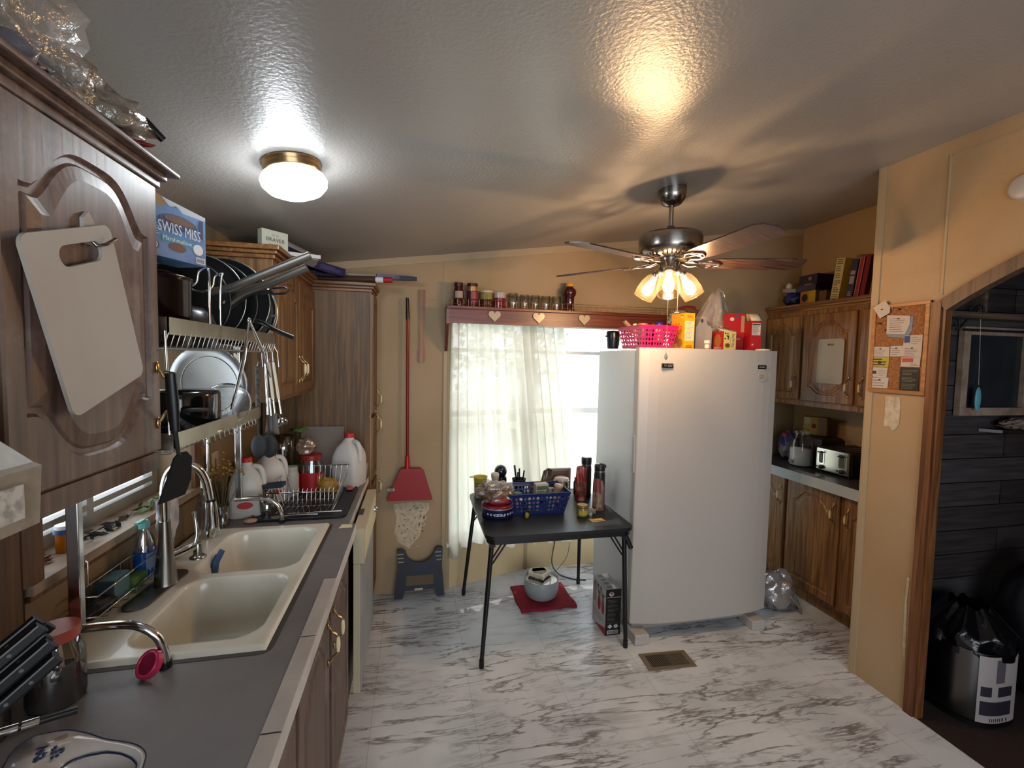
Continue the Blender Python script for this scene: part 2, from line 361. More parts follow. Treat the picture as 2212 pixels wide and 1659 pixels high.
# back wall and the bay below the valance
b = B(); zt = ceil_z
b.prism([(LX, 0), (.22, 0), (.22, zt(.22)+.02), (LX, zt(LX)+.02)], BY, BY+.1, M=XZ(0))
b.prism([(.22, 1.93), (2.3, 1.93), (2.3, zt(2.3)+.02), (.22, zt(.22)+.02)], BY, BY+.1, M=XZ(0))
b.prism([(2.3, 0), (3.2, 0), (3.2, zt(3.2)+.02), (2.3, zt(2.3)+.02)], BY, BY+.1, M=XZ(0))
wall_back = struct('wall_back', b, tan)
def seg(x0, y0, x1, y1, z0, z1, th=.08):
    L = math.hypot(x1-x0, y1-y0); M = plane((x0, y0, 0), (x1-x0, y1-y0, 0), (0, 0, 1)); return L, M
bayp = [(.22, BY), (.864, 3.33), (1.9, 3.33), (2.3, BY)]
b = B(); sill = .33
for (p, q) in zip(bayp, bayp[1:]):
    L, M = seg(*p, *q, 0, sill); b.box(0, L, 0, sill, -.09, 0, M=M)
bay = struct('wall_bay', b, mat('bay_tan', 'd0b88e', .55))
b = B(); L, M = seg(*bayp[1], *bayp[2], 0, 1); b.box(-.012, .012, 0, sill, 0, .012, M=M)
L, M = seg(*bayp[0], *bayp[1], 0, 1); b.box(.0, .03, 0, 1.9, 0, .010, M=M)
obj('trim_strip', b, tan_t, bay)
wm = mat('window_vinyl', 'e6e4df', .4)
for i, (p, q) in enumerate(zip(bayp, bayp[1:])):
    L, M = seg(*p, *q, 0, 1); b = B(); f = .045
    b.frame(0, L, sill, 1.95, f, -.07, -.015, 0, M)
    for (a0, a1, z0, z1) in ((f, L-f, 1.235, 1.275), (f, L-f, 1.70, 1.725)): b.box(a0, a1, z0, z1, -.07, -.015, M=M)
    b.box(-.0, L, sill-.02, sill+.006, -.09, .03, M=M)
    w = struct('window_%d' % (i+1), b, wm)
    g = B(); g.box(f, L-f, sill+f, 1.95-f, -.045, -.041, M=M); obj('pane', g, film('window_glass', amount=.04, rough=.02), w)
# sink window: deep ledge, sash and glass
b = B(); X = LX-.12
b.frame(wy0, wy1, wz0+.004, wz1, .037, X-.03, X, 0, YZ(0))
for (y0, y1, z0, z1) in ((1.635, 1.665, wz0+.041, wz1-.037), (wy0+.037, 1.635, wz0+.055, wz0+.075), (1.665, wy1-.037, wz0+.055, wz0+.075)): b.box(X-.03, X, y0, y1, z0, z1)
w4 = struct('window_4', b, mat('sash', '8d8a86', .4))
g = B(); g.box(X-.02, X-.016, wy0+.04, wy1-.04, wz0+.035, wz1-.04); obj('pane', g, MT['window_glass'], w4)
b = B(); b.box(X, LX-.0005, wy0+.0005, wy1-.0005, wz0+.0005, wz0+.004); b.box(LX, LX+.018, wy0-.04, wy1+.04, wz0-.0195, wz0+.006)
obj('ledge', b, mat('ledge_laminate', '9a8672', .5, noise=(9, '5d4d3e', .45, .7)), w4)
b = B()
for (y0, y1, z0, z1) in ((wy0-.06, wy0, wz0+.007, wz1), (wy1, wy1+.06, wz0+.007, wz1), (wy0-.06, wy1+.06, wz1+.0005, wz1+.06)): b.box(LX, LX+.014, y0, y1, z0, z1)
b.box(LX, LX+.012, wy0-.04, wy1+.04, wz0-.034, wz0-.022)
obj('casing', b, oakd, w4)
# half curtains inside the sink window: cream panels seen between the rack tiers
for k, (y0, y1) in enumerate(((1.30, 1.52), (1.80, 2.00))):
    b = B(); b.grid(lambda u, v: (X+.02+.012*math.sin(u*26), y0+(y1-y0)*u, 1.29+v*.6), 40, 6)
    one('window_curtain', b, veil('cream_curtain', 'c9bea6', .05, .6), ['short cream curtain at the near side of the sink window', 'short cream curtain at the far side of the sink window'][k], 'curtain')
# right wall with the arched opening
b = B(); ya, yb, zc, R_ = -.388, 1.562, .514, 1.731
a0 = math.degrees(math.atan2(1.936-zc, .975)); R_ = math.hypot(1.936-zc, .975); ar = arc(.587, zc, R_, 180-a0, a0, 24)
out = [(-1.9, 0), (ya, 0)]+ar+[(yb, 0), (1.875, 0), (1.875, zt(RX)+.02), (-1.9, zt(RX)+.02)]
b.prism(out, 0, .03, M=YZ(RX)); wall_right = struct('wall_right', b, mat('tan_panel_right', 'ab906f', .55, bump=(220, .25), noise=(2.2, 'a3835c', .35, .7)))
b = B(); arch_m = wood('arch_wood', '3a2a22', '57402f', '6c4f3c', rough=.5)
ri = arc(.587, zc, R_-.035, 180-a0, a0, 24)
ring = arc(.587, zc, R_+.02, 180-a0, a0, 24)
n = len(ring); v = []
for (d) in (-.012, .036): v += [(RX+d, y, z) for y, z in ring]+[(RX+d, y, z) for y, z in ri]
f = []
for i in range(n-1):
    f += [(i, i+1, n+i+1, n+i), (2*n+i, 3*n+i, 3*n+i+1, 2*n+i+1), (n+i, n+i+1, 3*n+i+1, 3*n+i), (i, 2*n+i, 2*n+i+1, i+1)]
b.add(v, f); struct('trim_1', b, arch_m)
b = B(); b.box(RX-.004, RX+.034, yb-.018, yb, 0, 1.93); b.box(RX-.014, RX, yb-.004, yb+.036, 0, 1.95); struct('trim_2', b, wood('jamb', '4a2a15', '683f20', '7f5230', rough=.45))
b = B(); b.box(RX-.008, RX, 1.845, 1.875, 0, zt(RX)-.0); b.box(RX-.004, RX, 1.553+.01, 1.56+.012, 1.98, 2.6)
b.box(RX-.004, RX, -1.9, 1.565, 2.588, 2.592); b.box(RX-.006, RX+.055, 1.875, 1.883, 0, 2.66); struct('trim_3', b, tan_t)
b = B(); rnd = random.Random(3)
def ragged(cx, cy, w, h, n, rnd, jit=.15): return [(cx+w*math.cos(2*PI*i/n)*(1+rnd.uniform(-jit, jit)), cy+h*math.sin(2*PI*i/n)*(1+rnd.uniform(-jit, jit))) for i in range(n)]
Mr = plane((RX-.001, 0, 0), (0, -1, 0), (0, 0, 1))
plaster = mat('bare_plaster', 'c5b59d', .8, noise=(40, '9a8a70', .4, .8), bump=(60, .6))
q = [at(x, y, x_=0) if 0 else at(x, y, x=RX) for x, y in ((1913, 856), (1944, 857), (1946, 880), (1943, 915), (1938, 925), (1928, 931), (1922, 921), (1909, 920), (1912, 890))]
b.poly([(-p.y, p.z) for p in q], 0, .001, Mr)
q = [at(x, y, x=RX) for x, y in ((1960, 1245), (1966, 1250), (1960, 1300), (1957, 1400), (1954, 1440), (1950, 1400), (1955, 1300))]
b.poly([(-p.y, p.z) for p in q], 0, .001, Mr); obj('bare_patch', b, plaster, wall_right)
# bare plaster patch below the dustpan
b = B(); Mb = plane((0, BY-.001, 0), (1, 0, 0), (0, 0, 1)); q = [at(x, y, y=BY) for x, y in ((850, 1090), (870, 1086), (900, 1084), (926, 1086), (927, 1100), (918, 1112), (914, 1135), (905, 1160), (893, 1172), (884, 1185), (872, 1178), (860, 1170), (852, 1150), (857, 1120))]
b.poly([(p.x, p.z) for p in q], 0, .001, Mb)
for (x, y, r) in ((918, 1118, 4), (916, 1132, 3), (902, 1180, 2)):
    p = at(x, y, y=BY); b.disc(p.x, p.z, r*.003, r*.004, 0, .001, Mb, 7)
rnd = random.Random(8)
for i in range(26):
    p = at(rnd.uniform(862, 915), rnd.uniform(1092, 1165), y=BY); b.poly(ragged(p.x, p.z, .005, .005, 6, rnd, .5), 1, .0018, Mb)
obj('bare_patch', b, [plaster, mat('plaster_speck', '6b5a44', .9)], wall_back)
# thin battens and joints of the back wall
b = B()
x = at(960, 640, y=BY).x; b.box(x-.003, x+.003, BY-.004, BY, 0, 2.33); b.box(.195, .222, BY-.012, BY, 0, 1.95)
b.prism([(LX, zt(LX)-.05), (2.3, zt(2.3)-.05), (3.12, zt(3.12)-.05), (3.12, zt(3.12)), (LX, zt(LX))], -.006, 0, M=XZ(BY)); struct('trim_4', b, tan_t)
# pantry alcove and the living room beyond the arch
b = B(); b.box(RX+.03, 4.6, 1.80, 1.875, 0, zt(4.6)); struct('wall_pantry_near', b, tan)
b = B(); b.box(3.12, 3.2, 1.875, BY, 0, zt(3.2)); struct('wall_pantry_side', b, mat('pantry_tan', 'a88a62', .6))
def planks(t):
    tc = t.nodes.new('ShaderNodeTexCoord'); mp = t.nodes.new('ShaderNodeMapping'); mp.inputs['Rotation'].default_value = (PI/2, 0, 0); t.links.new(tc.outputs['Object'], mp.inputs[0])
    br = t.nodes.new('ShaderNodeTexBrick'); br.inputs['Scale'].default_value = 1; br.inputs['Brick Width'].default_value = .9; br.inputs['Row Height'].default_value = .13
    br.inputs['Mortar Size'].default_value = .003; br.inputs['Color1'].default_value = lin('504b4c'); br.inputs['Color2'].default_value = lin('3b3535'); br.inputs['Mortar'].default_value = lin('121114')
    t.links.new(mp.outputs[0], br.inputs[0]); n = t.nodes.new('ShaderNodeTexNoise'); mp3 = t.nodes.new('ShaderNodeMapping'); mp3.inputs['Scale'].default_value = (4, 60, 60)
    t.links.new(tc.outputs['Object'], mp3.inputs[0]); t.links.new(mp3.outputs[0], n.inputs['Vector']); n.inputs['Detail'].default_value = 6; n.inputs['Scale'].default_value = 1
    mx = t.nodes.new('ShaderNodeMix'); mx.data_type = 'RGBA'; mx.blend_type = 'MULTIPLY'; mx.inputs[0].default_value = .8
    r = t.nodes.new('ShaderNodeValToRGB'); r.color_ramp.elements[0].color = (.4, .38, .39, 1); r.color_ramp.elements[0].position = .35; r.color_ramp.elements[1].position = .7; t.links.new(n.outputs[0], r.inputs[0])
    t.links.new(br.outputs[0], mx.inputs[6]); t.links.new(r.outputs[0], mx.inputs[7]); b = t.nodes.new('ShaderNodeBsdfPrincipled'); b.inputs['Roughness'].default_value = .38
    t.links.new(mx.outputs[2], b.inputs['Base Color']); return b.outputs[0]
b = B(); b.box(RX+.03, 4.6, 1.78, 1.80, 0, zt(4.6)); struct('wall_living', b, mix_mat('dark_planks', planks))
b = B(); b.box(4.6, 4.7, -1.9, 1.80, 0, zt(4.6)); struct('wall_living_side', b, mat('living_brown', '6b5540', .7))
b = B()
for (x0, x1, z0, z1) in ((LX-.1, -.5, 0, 3), (1.9, 4.7, 0, 3), (-.5, 1.9, 0, .45), (-.5, 1.9, 2.2, 3)): b.box(x0, x1, -1.98, -1.88, z0, z1)
struct('wall_rear', b, tan)  # opening added in this unseen wall to let in fill daylight
# ledge rail and strut above the living-room frame
b = B(); b.box(RX+.06, 4.5, 1.70, 1.78, 1.905, 1.935); p = at(2128, 620, y=1.76); b.box(p.x-.012, p.x+.012, 1.75, 1.78, 1.935, 2.5); struct('trim_5', b, wood('rail', '3e3128', '5a4a3c', '75614f', axis='x'))
# outdoors: grass and far trees, colours bleached as if overexposed; a porch rail
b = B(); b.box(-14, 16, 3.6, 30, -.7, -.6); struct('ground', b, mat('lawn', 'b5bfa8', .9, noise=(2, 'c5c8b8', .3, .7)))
rnd = random.Random(5)
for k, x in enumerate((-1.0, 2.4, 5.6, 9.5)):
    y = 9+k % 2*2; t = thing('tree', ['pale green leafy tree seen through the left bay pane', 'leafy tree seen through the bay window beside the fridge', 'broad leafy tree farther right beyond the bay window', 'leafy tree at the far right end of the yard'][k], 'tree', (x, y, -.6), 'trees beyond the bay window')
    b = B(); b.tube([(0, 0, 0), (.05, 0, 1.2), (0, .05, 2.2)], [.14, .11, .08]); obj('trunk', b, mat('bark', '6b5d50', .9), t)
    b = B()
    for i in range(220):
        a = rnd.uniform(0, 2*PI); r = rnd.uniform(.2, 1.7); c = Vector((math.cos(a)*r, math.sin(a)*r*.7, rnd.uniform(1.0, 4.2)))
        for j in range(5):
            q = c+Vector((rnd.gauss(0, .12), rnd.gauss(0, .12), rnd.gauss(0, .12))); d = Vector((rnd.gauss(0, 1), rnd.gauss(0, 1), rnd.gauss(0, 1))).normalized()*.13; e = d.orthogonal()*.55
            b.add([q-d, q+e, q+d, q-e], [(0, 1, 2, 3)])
    obj('foliage', b, mat('leaf', 'c9d2c4', .8), t)  # leaf colour paled so the foliage looks washed out by glare
t = thing('porch_rail', 'white porch railing outside behind the sheer curtain', 'railing', (1.4, 5.2, -.6)); b = B()
b.box(-2.2, 2.6, -.03, .03, 1.42, 1.5); obj('top_rail', b, wm, t); b = B(); b.box(-2.2, 2.6, -.02, .02, .7, .76); obj('lower_rail', b, wm, t)
for i in range(5): b = B(); b.box(-2.2+i*1.2, -2.12+i*1.2, -.04, .04, 0, 1.5); obj('post', b, wm, t)
# ================================================================ sheer curtain and valance shelf
def cpath(u):
    x = .235+u*1.06; return x, (3.085+min(1, max(0, (x-.22)/.64))*.15)
def cur(u, v):
    # v 0 top .. 1 bottom; gathered at the top, opening downwards
    x = .235+u*(.84+.24*v); y = 3.085+.13*min(1, max(0, (x-.25)/.6))
    a = .016+.018*v; ph = u*74+2.6*math.sin(u*9)+.8*math.sin(v*3+u*5)
    y += a*math.sin(ph)+.003*math.sin(u*151); zb = .225+.10*min(1, max(0, (u-.05)/.06))-.06*min(1, max(0, (u-.15)/.3))+.012*math.sin(u*40)
    return (x+.013*math.cos(ph*1.0+.6), y, 1.905+(zb-1.905)*v)
def sheer(t):
    tc = t.nodes.new('ShaderNodeTexCoord')
    a = t.nodes.new('ShaderNodeBsdfTransparent'); d = t.nodes.new('ShaderNodeBsdfDiffuse'); d.inputs[0].default_value = lin('dcd8cd'); l = t.nodes.new('ShaderNodeBsdfTranslucent'); l.inputs[0].default_value = lin('dcd8ce')
    x = t.nodes.new('ShaderNodeMixShader'); x.inputs[0].default_value = .62; t.links.new(d.outputs[0], x.inputs[1]); t.links.new(l.outputs[0], x.inputs[2])
    lw = t.nodes.new('ShaderNodeLayerWeight'); lw.inputs[0].default_value = .35; mr = t.nodes.new('ShaderNodeMapRange'); mr.inputs[1].default_value = 0; mr.inputs[2].default_value = 1; mr.inputs[3].default_value = .07; mr.inputs[4].default_value = .0
    t.links.new(lw.outputs['Facing'], mr.inputs[0]); y = t.nodes.new('ShaderNodeMixShader'); t.links.new(mr.outputs[0], y.inputs[0]); t.links.new(x.outputs[0], y.inputs[1]); t.links.new(a.outputs[0], y.inputs[2]); return y.outputs[0]
sh = mix_mat('sheer', sheer)
b = B(); b.grid(cur, 300, 24); one('sheer_curtain', b, sh, 'long gathered cream sheer curtain hanging over the bay window', 'curtain')
t = thing('valance_shelf', 'reddish-brown wooden valance shelf with wooden hearts above the curtain', 'shelf', (.2, 3.0, 1.88)); z0, z1 = 1.885, 2.0
b = B(); b.box(.2, 2.28, 2.965, 3.125, z1-.022, z1); obj('shelf_board', b, cherry, t, True, bevel=.004)
b = B(); b.box(.215, 2.26, 2.98, 2.995, z0, z1-.022); obj('valance_board', b, cherry, t, True)
Me = YZ(.2); b = B(); b.prism([(2.975, z1-.022), (3.125, z1-.022), (3.125, 1.70), (3.10, 1.70), (3.06, 1.76), (3.02, 1.82), (2.98, 1.88)], 0, .018, M=Me); obj('end_bracket', b, cherry, t, True)
hp = []
for i in range(32):
    a = 2*PI*i/32; hp.append((.0026*16*math.sin(a)**3, .0026*(13*math.cos(a)-5*math.cos(2*a)-2*math.cos(3*a)-math.cos(4*a))))
for i, px in enumerate((1068, 1163, 1261)):
    p = at(px, (690, 696, 700)[i], y=2.978); b = B(); b.prism(hp, 0, .012, M=plane((p.x, 2.98, 1.942), (1, 0, 0), (0, 0, 1))); obj('heart', b, mat('pearl_heart', 'b3a184', .25), t, True, bevel=.003)
b = B(); y = 2.975; b.tube([(.23, 3.12, 2.045), (.23, y, 2.045), (2.25, y, 2.045)], .0024, n=6); b.tube([(.23, 3.12, 2.012), (.23, y, 2.012), (2.25, y, 2.012)], .0017, n=6)
for i in range(56): b.tube([(.235+i*.0365, y, 2.0), (.235+i*.0365, y, 2.046)], .0018, n=5)
obj('wire_gallery', b, mat('copper_wire', '8a6848', .3, .8), t, True)
# jars along the valance shelf
def jar_at(px, w, h, y=3.04): p = at(px, 600, y=y); return (p.x, y, z1+.001), w, h
redglass = mat('dark_red_glass', '3a0a0c', .12, coat=.4); lidr = mat('maroon_lid', '3b0e12', .3); lab = mat('jar_label', '9a8f86', .6)
G = 'jars and glasses on the valance shelf'
(L, w, h) = jar_at(991, .038, .155); t = thing('sauce_jar', 'dark red sauce jar with a pale label, leftmost on the valance shelf', 'jar', L, G)
b = B(); b.lathe([(.036, 0), (.038, .01), (.034, .05), (.034, .10), (.028, .125), (.028, .135)]); obj('jar_body', b, redglass, t); b = B(); b.cyl(.030, .135, .158); obj('lid', b, lidr, t)
b = B(); b.lathe([(.0350, .055), (.0350, .10)], caps=False, a0=-2.4, a1=-.7); obj('label', b, lab, t)
(L, w, h) = jar_at(1021, 0, 0); t = thing('tall_jar', 'tall jar wrapped in a purple and pink label beside the dark red sauce jar', 'jar', L, G)
b = B(); b.cyl(.036, 0, .14); obj('jar_body', b, [mat('purple_label', '4a1830', .3)], t); b = B(); b.lathe([(.0365, .03), (.0365, .10)], caps=False, a0=-1.9, a1=-.4); b.lathe([(.0365, .105), (.0365, .135)], 1, caps=False); obj('label', b, [mat('pink_label', '8a3a44', .4), mat('gold_foil', 'a3855a', .3, .6)], t); b = B(); b.cyl(.037, .14, .157); obj('lid', b, lidr, t)
(L, w, h) = jar_at(1051, 0, 0); t = thing('candle_jar', 'squat candle jar with a white lid and a yellow and green fruit label', 'jar', L, G)
b = B(); b.cyl(.043, 0, .10); obj('jar_body', b, mat('amber_brown', '4a2a1c', .15), t); b = B(); b.cyl(.044, .10, .112); obj('lid', b, mat('lid_cream', 'b5ada0', .4), t); b = B(); b.lathe([(.0437, .055), (.0437, .098)], 0, caps=False); b.lathe([(.0442, .06), (.0442, .09)], 1, caps=False, a0=-1.9, a1=-1.2); obj('label', b, [mat('mustard', '8a7a3a', .4), mat('fruit_green', '5a6a2a', .4)], t)
(L, w, h) = jar_at(1080, 0, 0); t = thing('candle_jar', 'squat candle jar with a clear lid and red wax', 'jar', L, G)
b = B(); b.cyl(.042, 0, .068); obj('jar_body', b, mat('red_wax', '7a1520', .12, coat=.5), t); b = B(); b.lathe([(.042, .068), (.0425, .098)], caps=False); b.cyl(.043, .098, .105); obj('lid', b, mat('hazy_lid', 'a8a09a', .2), t)
def tumbler(name, label, L, r, h, col='clear_glass', facet=12, grp=G):
    t = thing(name, label, 'glass', L, grp); b = B()
    b.lathe([(r*.8, 0), (r*.95, h*.35), (r, h), (r*.94, h), (r*.88, h*.38), (r*.74, h*.12), (0, h*.12)], n=facet); obj('glass_wall', b, [film('tumbler_glass', 'f0f2ee', .14, .08)], t); return t
(L, _, _) = jar_at(1109, 0, 0); tumbler('drinking_glass', 'clear glass with a studded surface beside the red candle jar', L, .036, .105, facet=9)
for i, px in enumerate((1134, 1157, 1180, 1203)):
    (L, _, _) = jar_at(px, 0, 0); tumbler('drinking_glass', ['clear faceted tumbler right after the studded glass', 'clear faceted tumbler second after the studded glass', 'clear faceted tumbler second before the yellow-capped jar', 'clear faceted tumbler just before the yellow-capped jar'][i], L, .035, .098, facet=10)
(L, _, _) = jar_at(1231, 0, 0); t = thing('syrup_jar', 'dark red bulbous jar with a yellow cap at the end of the row', 'jar', L, G)
b = B(); b.lathe([(.040, 0), (.042, .01), (.036, .02), (.034, .03), (.036, .10), (.046, .115), (.050, .135), (.044, .155), (.026, .168), (.026, .176)]); obj('jar_body', b, mat('dark_syrup', '3b0f12', .12, coat=.4), t); b = B(); b.lathe([(.028, .174), (.028, .190), (.022, .196)]); obj('lid', b, mat('yellow_cap', 'd9a01c', .35), t)
# ================================================================ cabinets
def door(parent, M, w, h, mats, m=.048, drop=.07, dropb=0, t=.018, name='door', hnd=None, label=None):
    n = 28; b = B()
    def bump(u):
        q = max(0, 1-(abs(u)/.9)**2); return q*q*(3-2*q)
    def loop(ins, dr, drb, mm):
        a = w/2-mm-ins; yb = mm+ins; yt = h-mm-ins; P = []
        for i in range(n+1):
            x = -a+2*a*i/n; P.append((x, yb+drb*(1-bump(x/a)) if drb else yb))
        for i in range(n+1):
            x = a-2*a*i/n; P.append((x, yt-dr*(1-bump(x/a))))
        return P
    L = [(loop(0, 0, 0, 0), 0), (loop(0, 0, 0, 0), t-.003), (loop(.003, 0, 0, 0), t), (loop(0, drop, dropb, m), t), (loop(.005, drop, dropb, m), t-.007), (loop(.013, drop, dropb, m), t-.007),
         (loop(.017, drop, dropb, m), t-.003), (loop(.038, drop, dropb, m), t+.001)]
    k = 2*n+2; v = []; f = []
    for P, z in L: v += [(x, y, z) for x, y in P]
    for j in range(len(L)-1): f += [(j*k+i, j*k+(i+1) % k, (j+1)*k+(i+1) % k, (j+1)*k+i) for i in range(k)]
    f.append(tuple(range((len(L)-1)*k, len(L)*k))); f.append(tuple(reversed(range(k))))
    b.add(v, f, M=M); d = obj(name, b, mats, parent, True, label=label)
    if hnd: handle(d, M @ T(hnd[0], hnd[1], t))
    return d
def handle(parent, M, s=1.0):
    b = B(); P = smoothpts([(0, -.062, .003), (0, -.052, .010), (0, -.040, .016), (0, -.030, .029), (0, 0, .032), (0, .030, .029), (0, .040, .016), (0, .052, .010), (0, .062, .003)], 3)
    b.tube(P, .0034, 0, 7, M); b.blob((.006, .014, .004), .05, 1, 0, M @ T(0, -.062, .003), 8); b.blob((.006, .014, .004), .05, 1, 0, M @ T(0, .062, .003), 8)
    h = obj('handle', b, brass, parent, True)
    b = B(); b.lathe([(.0045, -.025), (.0068, -.012), (.0072, 0), (.0068, .012), (.0045, .025)], 0, M @ T(0, 0, .0315) @ Rx(-90), 10); obj('grip', b, ceramic, parent, True, label='cream ceramic grip'); return h
FL = lambda x, y, z: plane((x, y, z), (0, 1, 0), (0, 0, 1))      # door planes: facing +x
FR = lambda x, y, z: plane((x, y, z), (0, -1, 0), (0, 0, 1))     # facing -x
FF = lambda x, y, z: plane((x, y, z), (1, 0, 0), (0, 0, 1))      # facing the camera side (-y)
def crown(parent, x0, x1, y0, y1, z, sides, mats=None, hgt=.055, out=.035):
    """stepped crown moulding around the box top; sides: f(+x) g(-x) n(-y) p(+y)"""
    b = B()
    for (o, za, zb) in ((.012, 0, .018), (.022, .018, .034), (out, .034, hgt)):
        b.box(x0-(o if 'g' in sides else 0), x1+(o if 'f' in sides else 0), y0-(o if 'n' in sides else 0), y1+(o if 'p' in sides else 0), z-hgt+za, z-hgt+zb)
    return obj('crown_moulding', b, mats or oakx, parent, True, bevel=.004)
# near upper cabinet (its scuffed door fills the picture's left edge)
t = thing('upper_cabinet', 'scuffed purplish-brown wall cabinet nearest the camera, a cutting board hung on it', 'cabinet', (-.74, .78, 1.385))
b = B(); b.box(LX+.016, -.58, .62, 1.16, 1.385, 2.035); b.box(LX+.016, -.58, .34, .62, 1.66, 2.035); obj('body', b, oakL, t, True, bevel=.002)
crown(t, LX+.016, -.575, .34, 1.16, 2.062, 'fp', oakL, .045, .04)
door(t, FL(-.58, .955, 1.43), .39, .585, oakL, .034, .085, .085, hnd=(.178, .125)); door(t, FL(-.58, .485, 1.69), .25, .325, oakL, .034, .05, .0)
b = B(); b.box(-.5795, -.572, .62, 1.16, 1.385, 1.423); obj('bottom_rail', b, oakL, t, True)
# far upper cabinet
t = thing('upper_cabinet', 'oak wall cabinet beyond the sink with a pair of arched doors', 'cabinet', (-.74, 2.48, 1.44))
b = B(); b.box(LX+.016, -.60, 2.11, 2.845, 1.44, 2.08); obj('body', b, oak, t, True, bevel=.002); crown(t, LX+.016, -.60, 2.11, 2.842, 2.115, 'fn', oakx)
door(t, FL(-.60, 2.305, 1.46), .36, .57, oak, .045, .07, hnd=(.155, .12)); door(t, FL(-.60, 2.665, 1.46), .345, .57, oak, .045, .07, hnd=(-.148, .12))
# tall pantry cabinet against the back wall
t = thing('tall_cabinet', 'tall narrow oak pantry cabinet in the corner left of the dustpan', 'cabinet', (-.57, 2.99, 0))
b = B(); b.box(LX+.016, -.268, 2.85, 3.125, .0, 2.06); obj('body', b, wood('oak_side', '422c14', '5a4020', '70522c', rough=.5), t, True, bevel=.002); crown(t, LX+.016, -.268, 2.85, 3.125, 2.095, 'fn', oakxx)
door(t, FL(-.268, 2.99, 1.30), .25, .73, oak, .04, .04, hnd=(.09, .07)); door(t, FL(-.268, 2.99, .88), .25, .39, oak, .04, .0, hnd=(.09, .32)); door(t, FL(-.268, 2.99, .12), .25, .73, oak, .04, .04, hnd=(.09, .66))
b = B(); b.box(-.267, -.262, 2.85, 2.862, .06, 2.04); obj('edge_strip', b, wood('oak_pale', '84603a', '98754c', 'a98559'), t, True)
# left base cabinet run
t = thing('base_cabinet', 'scuffed oak base cabinet with arched doors under the sink', 'cabinet', (-.55, 1.0, 0))
b = B(); b.box(LX+.016, -.285, -.6, 2.03, .09, .70); b.box(-.32, -.285, -.6, 2.03, .70, .872); b.box(LX, -.32, 2.0, 2.03, .70, .872); b.box(LX, -.34, -.6, 2.03, 0, .09); obj('body', b, oakd, t, True)
for y, w, hx in ((1.735, .385, -.165), (1.31, .385, .165), (.89, .385, -.165), (.47, .385, .165), (.05, .385, -.165)):
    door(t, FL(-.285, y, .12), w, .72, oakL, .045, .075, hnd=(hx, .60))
# countertop with the sink opening
lam = mat('grey_laminate', '6d6867', .42, noise=(6, '625e5e', .3, .7), bump=(400, .1)); edge = mat('edge_band', 'cfccc8', .4, noise=(14, 'b5afa9', .4, .7))
b = B(); SX0, SX1, SY0, SY1 = -.868, -.365, 1.185, 2.035
for (x0, x1, y0, y1) in ((LX, -.25, -.6, SY0), (LX, SX0, SY0, SY1), (SX1, -.25, SY0, SY1), (LX, -.25, SY1, 2.037), (LX, -.277, 2.037, 2.85)): b.box(x0, x1, y0, y1, .874, .910)
b.box(-.2505, -.2485, -.6, 2.037, .868, .9105, 1); b.box(-.2775, -.2755, 2.037, 2.85, .872, .9105, 1)
b.box(LX, LX+.018, -.6, 1.2, .91, 1.0); b.box(LX, LX+.018, 2.06, 2.85, .91, 1.01); b.box(LX, -.45, 2.833, 2.85, .91, 1.0)
one('countertop', b, [lam, edge], 'long grey laminate countertop along the left wall', 'countertop')
b = B()
for y0, y1 in ((.2, .905), (.91, 1.215), (1.22, 1.53)): b.box(-.288, -.25, y0, y1, .9102, .9135, 0)
one('edge_tile_strip', b, mat('pale_strip', 'aba39c', .4, noise=(8, '9c938c', .4, .7)), 'loose pale laminate strip lying along the counter front edge', 'trim', bevel=.0008)
b = B(); b.prism([(0, 0), (.055, .004), (.05, .04), (.008, .045)], 0, .001); one('tape_scrap', b, mat('cream_tape', 'cfc6a4', .6), 'scrap of cream tape at the counter corner by the dishwasher', 'tape', T(-.315, 1.985, .911))
# ---------------- sink
t = thing('kitchen_sink', 'cream double-bowl sink set into the grey counter', 'sink', (-.62, 1.6, .91)); b = B()
def sdrr(x, y, x0, x1, y0, y1, r):
    dx = abs(x-(x0+x1)/2)-(x1-x0)/2+r; dy = abs(y-(y0+y1)/2)-(y1-y0)/2+r
    return min(max(dx, dy), 0)+math.hypot(max(dx, 0), max(dy, 0))-r
def sinkz(u, v):
    x = SX0-.006+(SX1-SX0+.012)*u; y = SY0-.006+(SY1-SY0+.012)*v; z = .922
    for (a0, a1, c0, c1) in ((-.705, -.392, 1.225, 1.580), (-.725, -.392, 1.615, 1.995)):
        d = -sdrr(x, y, a0, a1, c0, c1, .07)
        if d > 0: s = min(1, d/.045); z = .922-.165*(s*s*(3-2*s))-.012*min(1, d/.1)
    e = min(x-(SX0-.006), SX1+.006-x, y-(SY0-.006), SY1+.006-y)
    if e < .012: z -= .0105*(1-e/.012)**2
    return (x, y, z)
b.grid(sinkz, 90, 150); sinkm = mat('cream_enamel', 'c8c3b6', .25, noise=(5, 'b5ad9d', .5, .8), coat=.3); obj('basin', b, sinkm, t, True)
for y in (1.40, 1.80): b = B(); b.lathe([(.0, .003), (.028, .003), (.032, .006), (.042, .0), ], 0, T(-.56, y, .747), 20); obj('drain', b, nickel, t, True)
b = B(); M0 = plane((0, 0, .9103), (1, 0, 0), (0, 1, 0)); n = rrect(SX0-.02, SX1+.02, SY0-.02, SY1+.018, .03); k = rrect(SX0-.004, SX1+.004, SY0-.004, SY1+.004, .02)
b.add([(x, y, .0) for x, y in n]+[(x, y, .0) for x, y in k]+[(x, y, -.01) for x, y in n]+[(x, y, -.01) for x, y in k], [(i, (i+1) % 20, 20+(i+1) % 20, 20+i) for i in range(20)], M=M0)
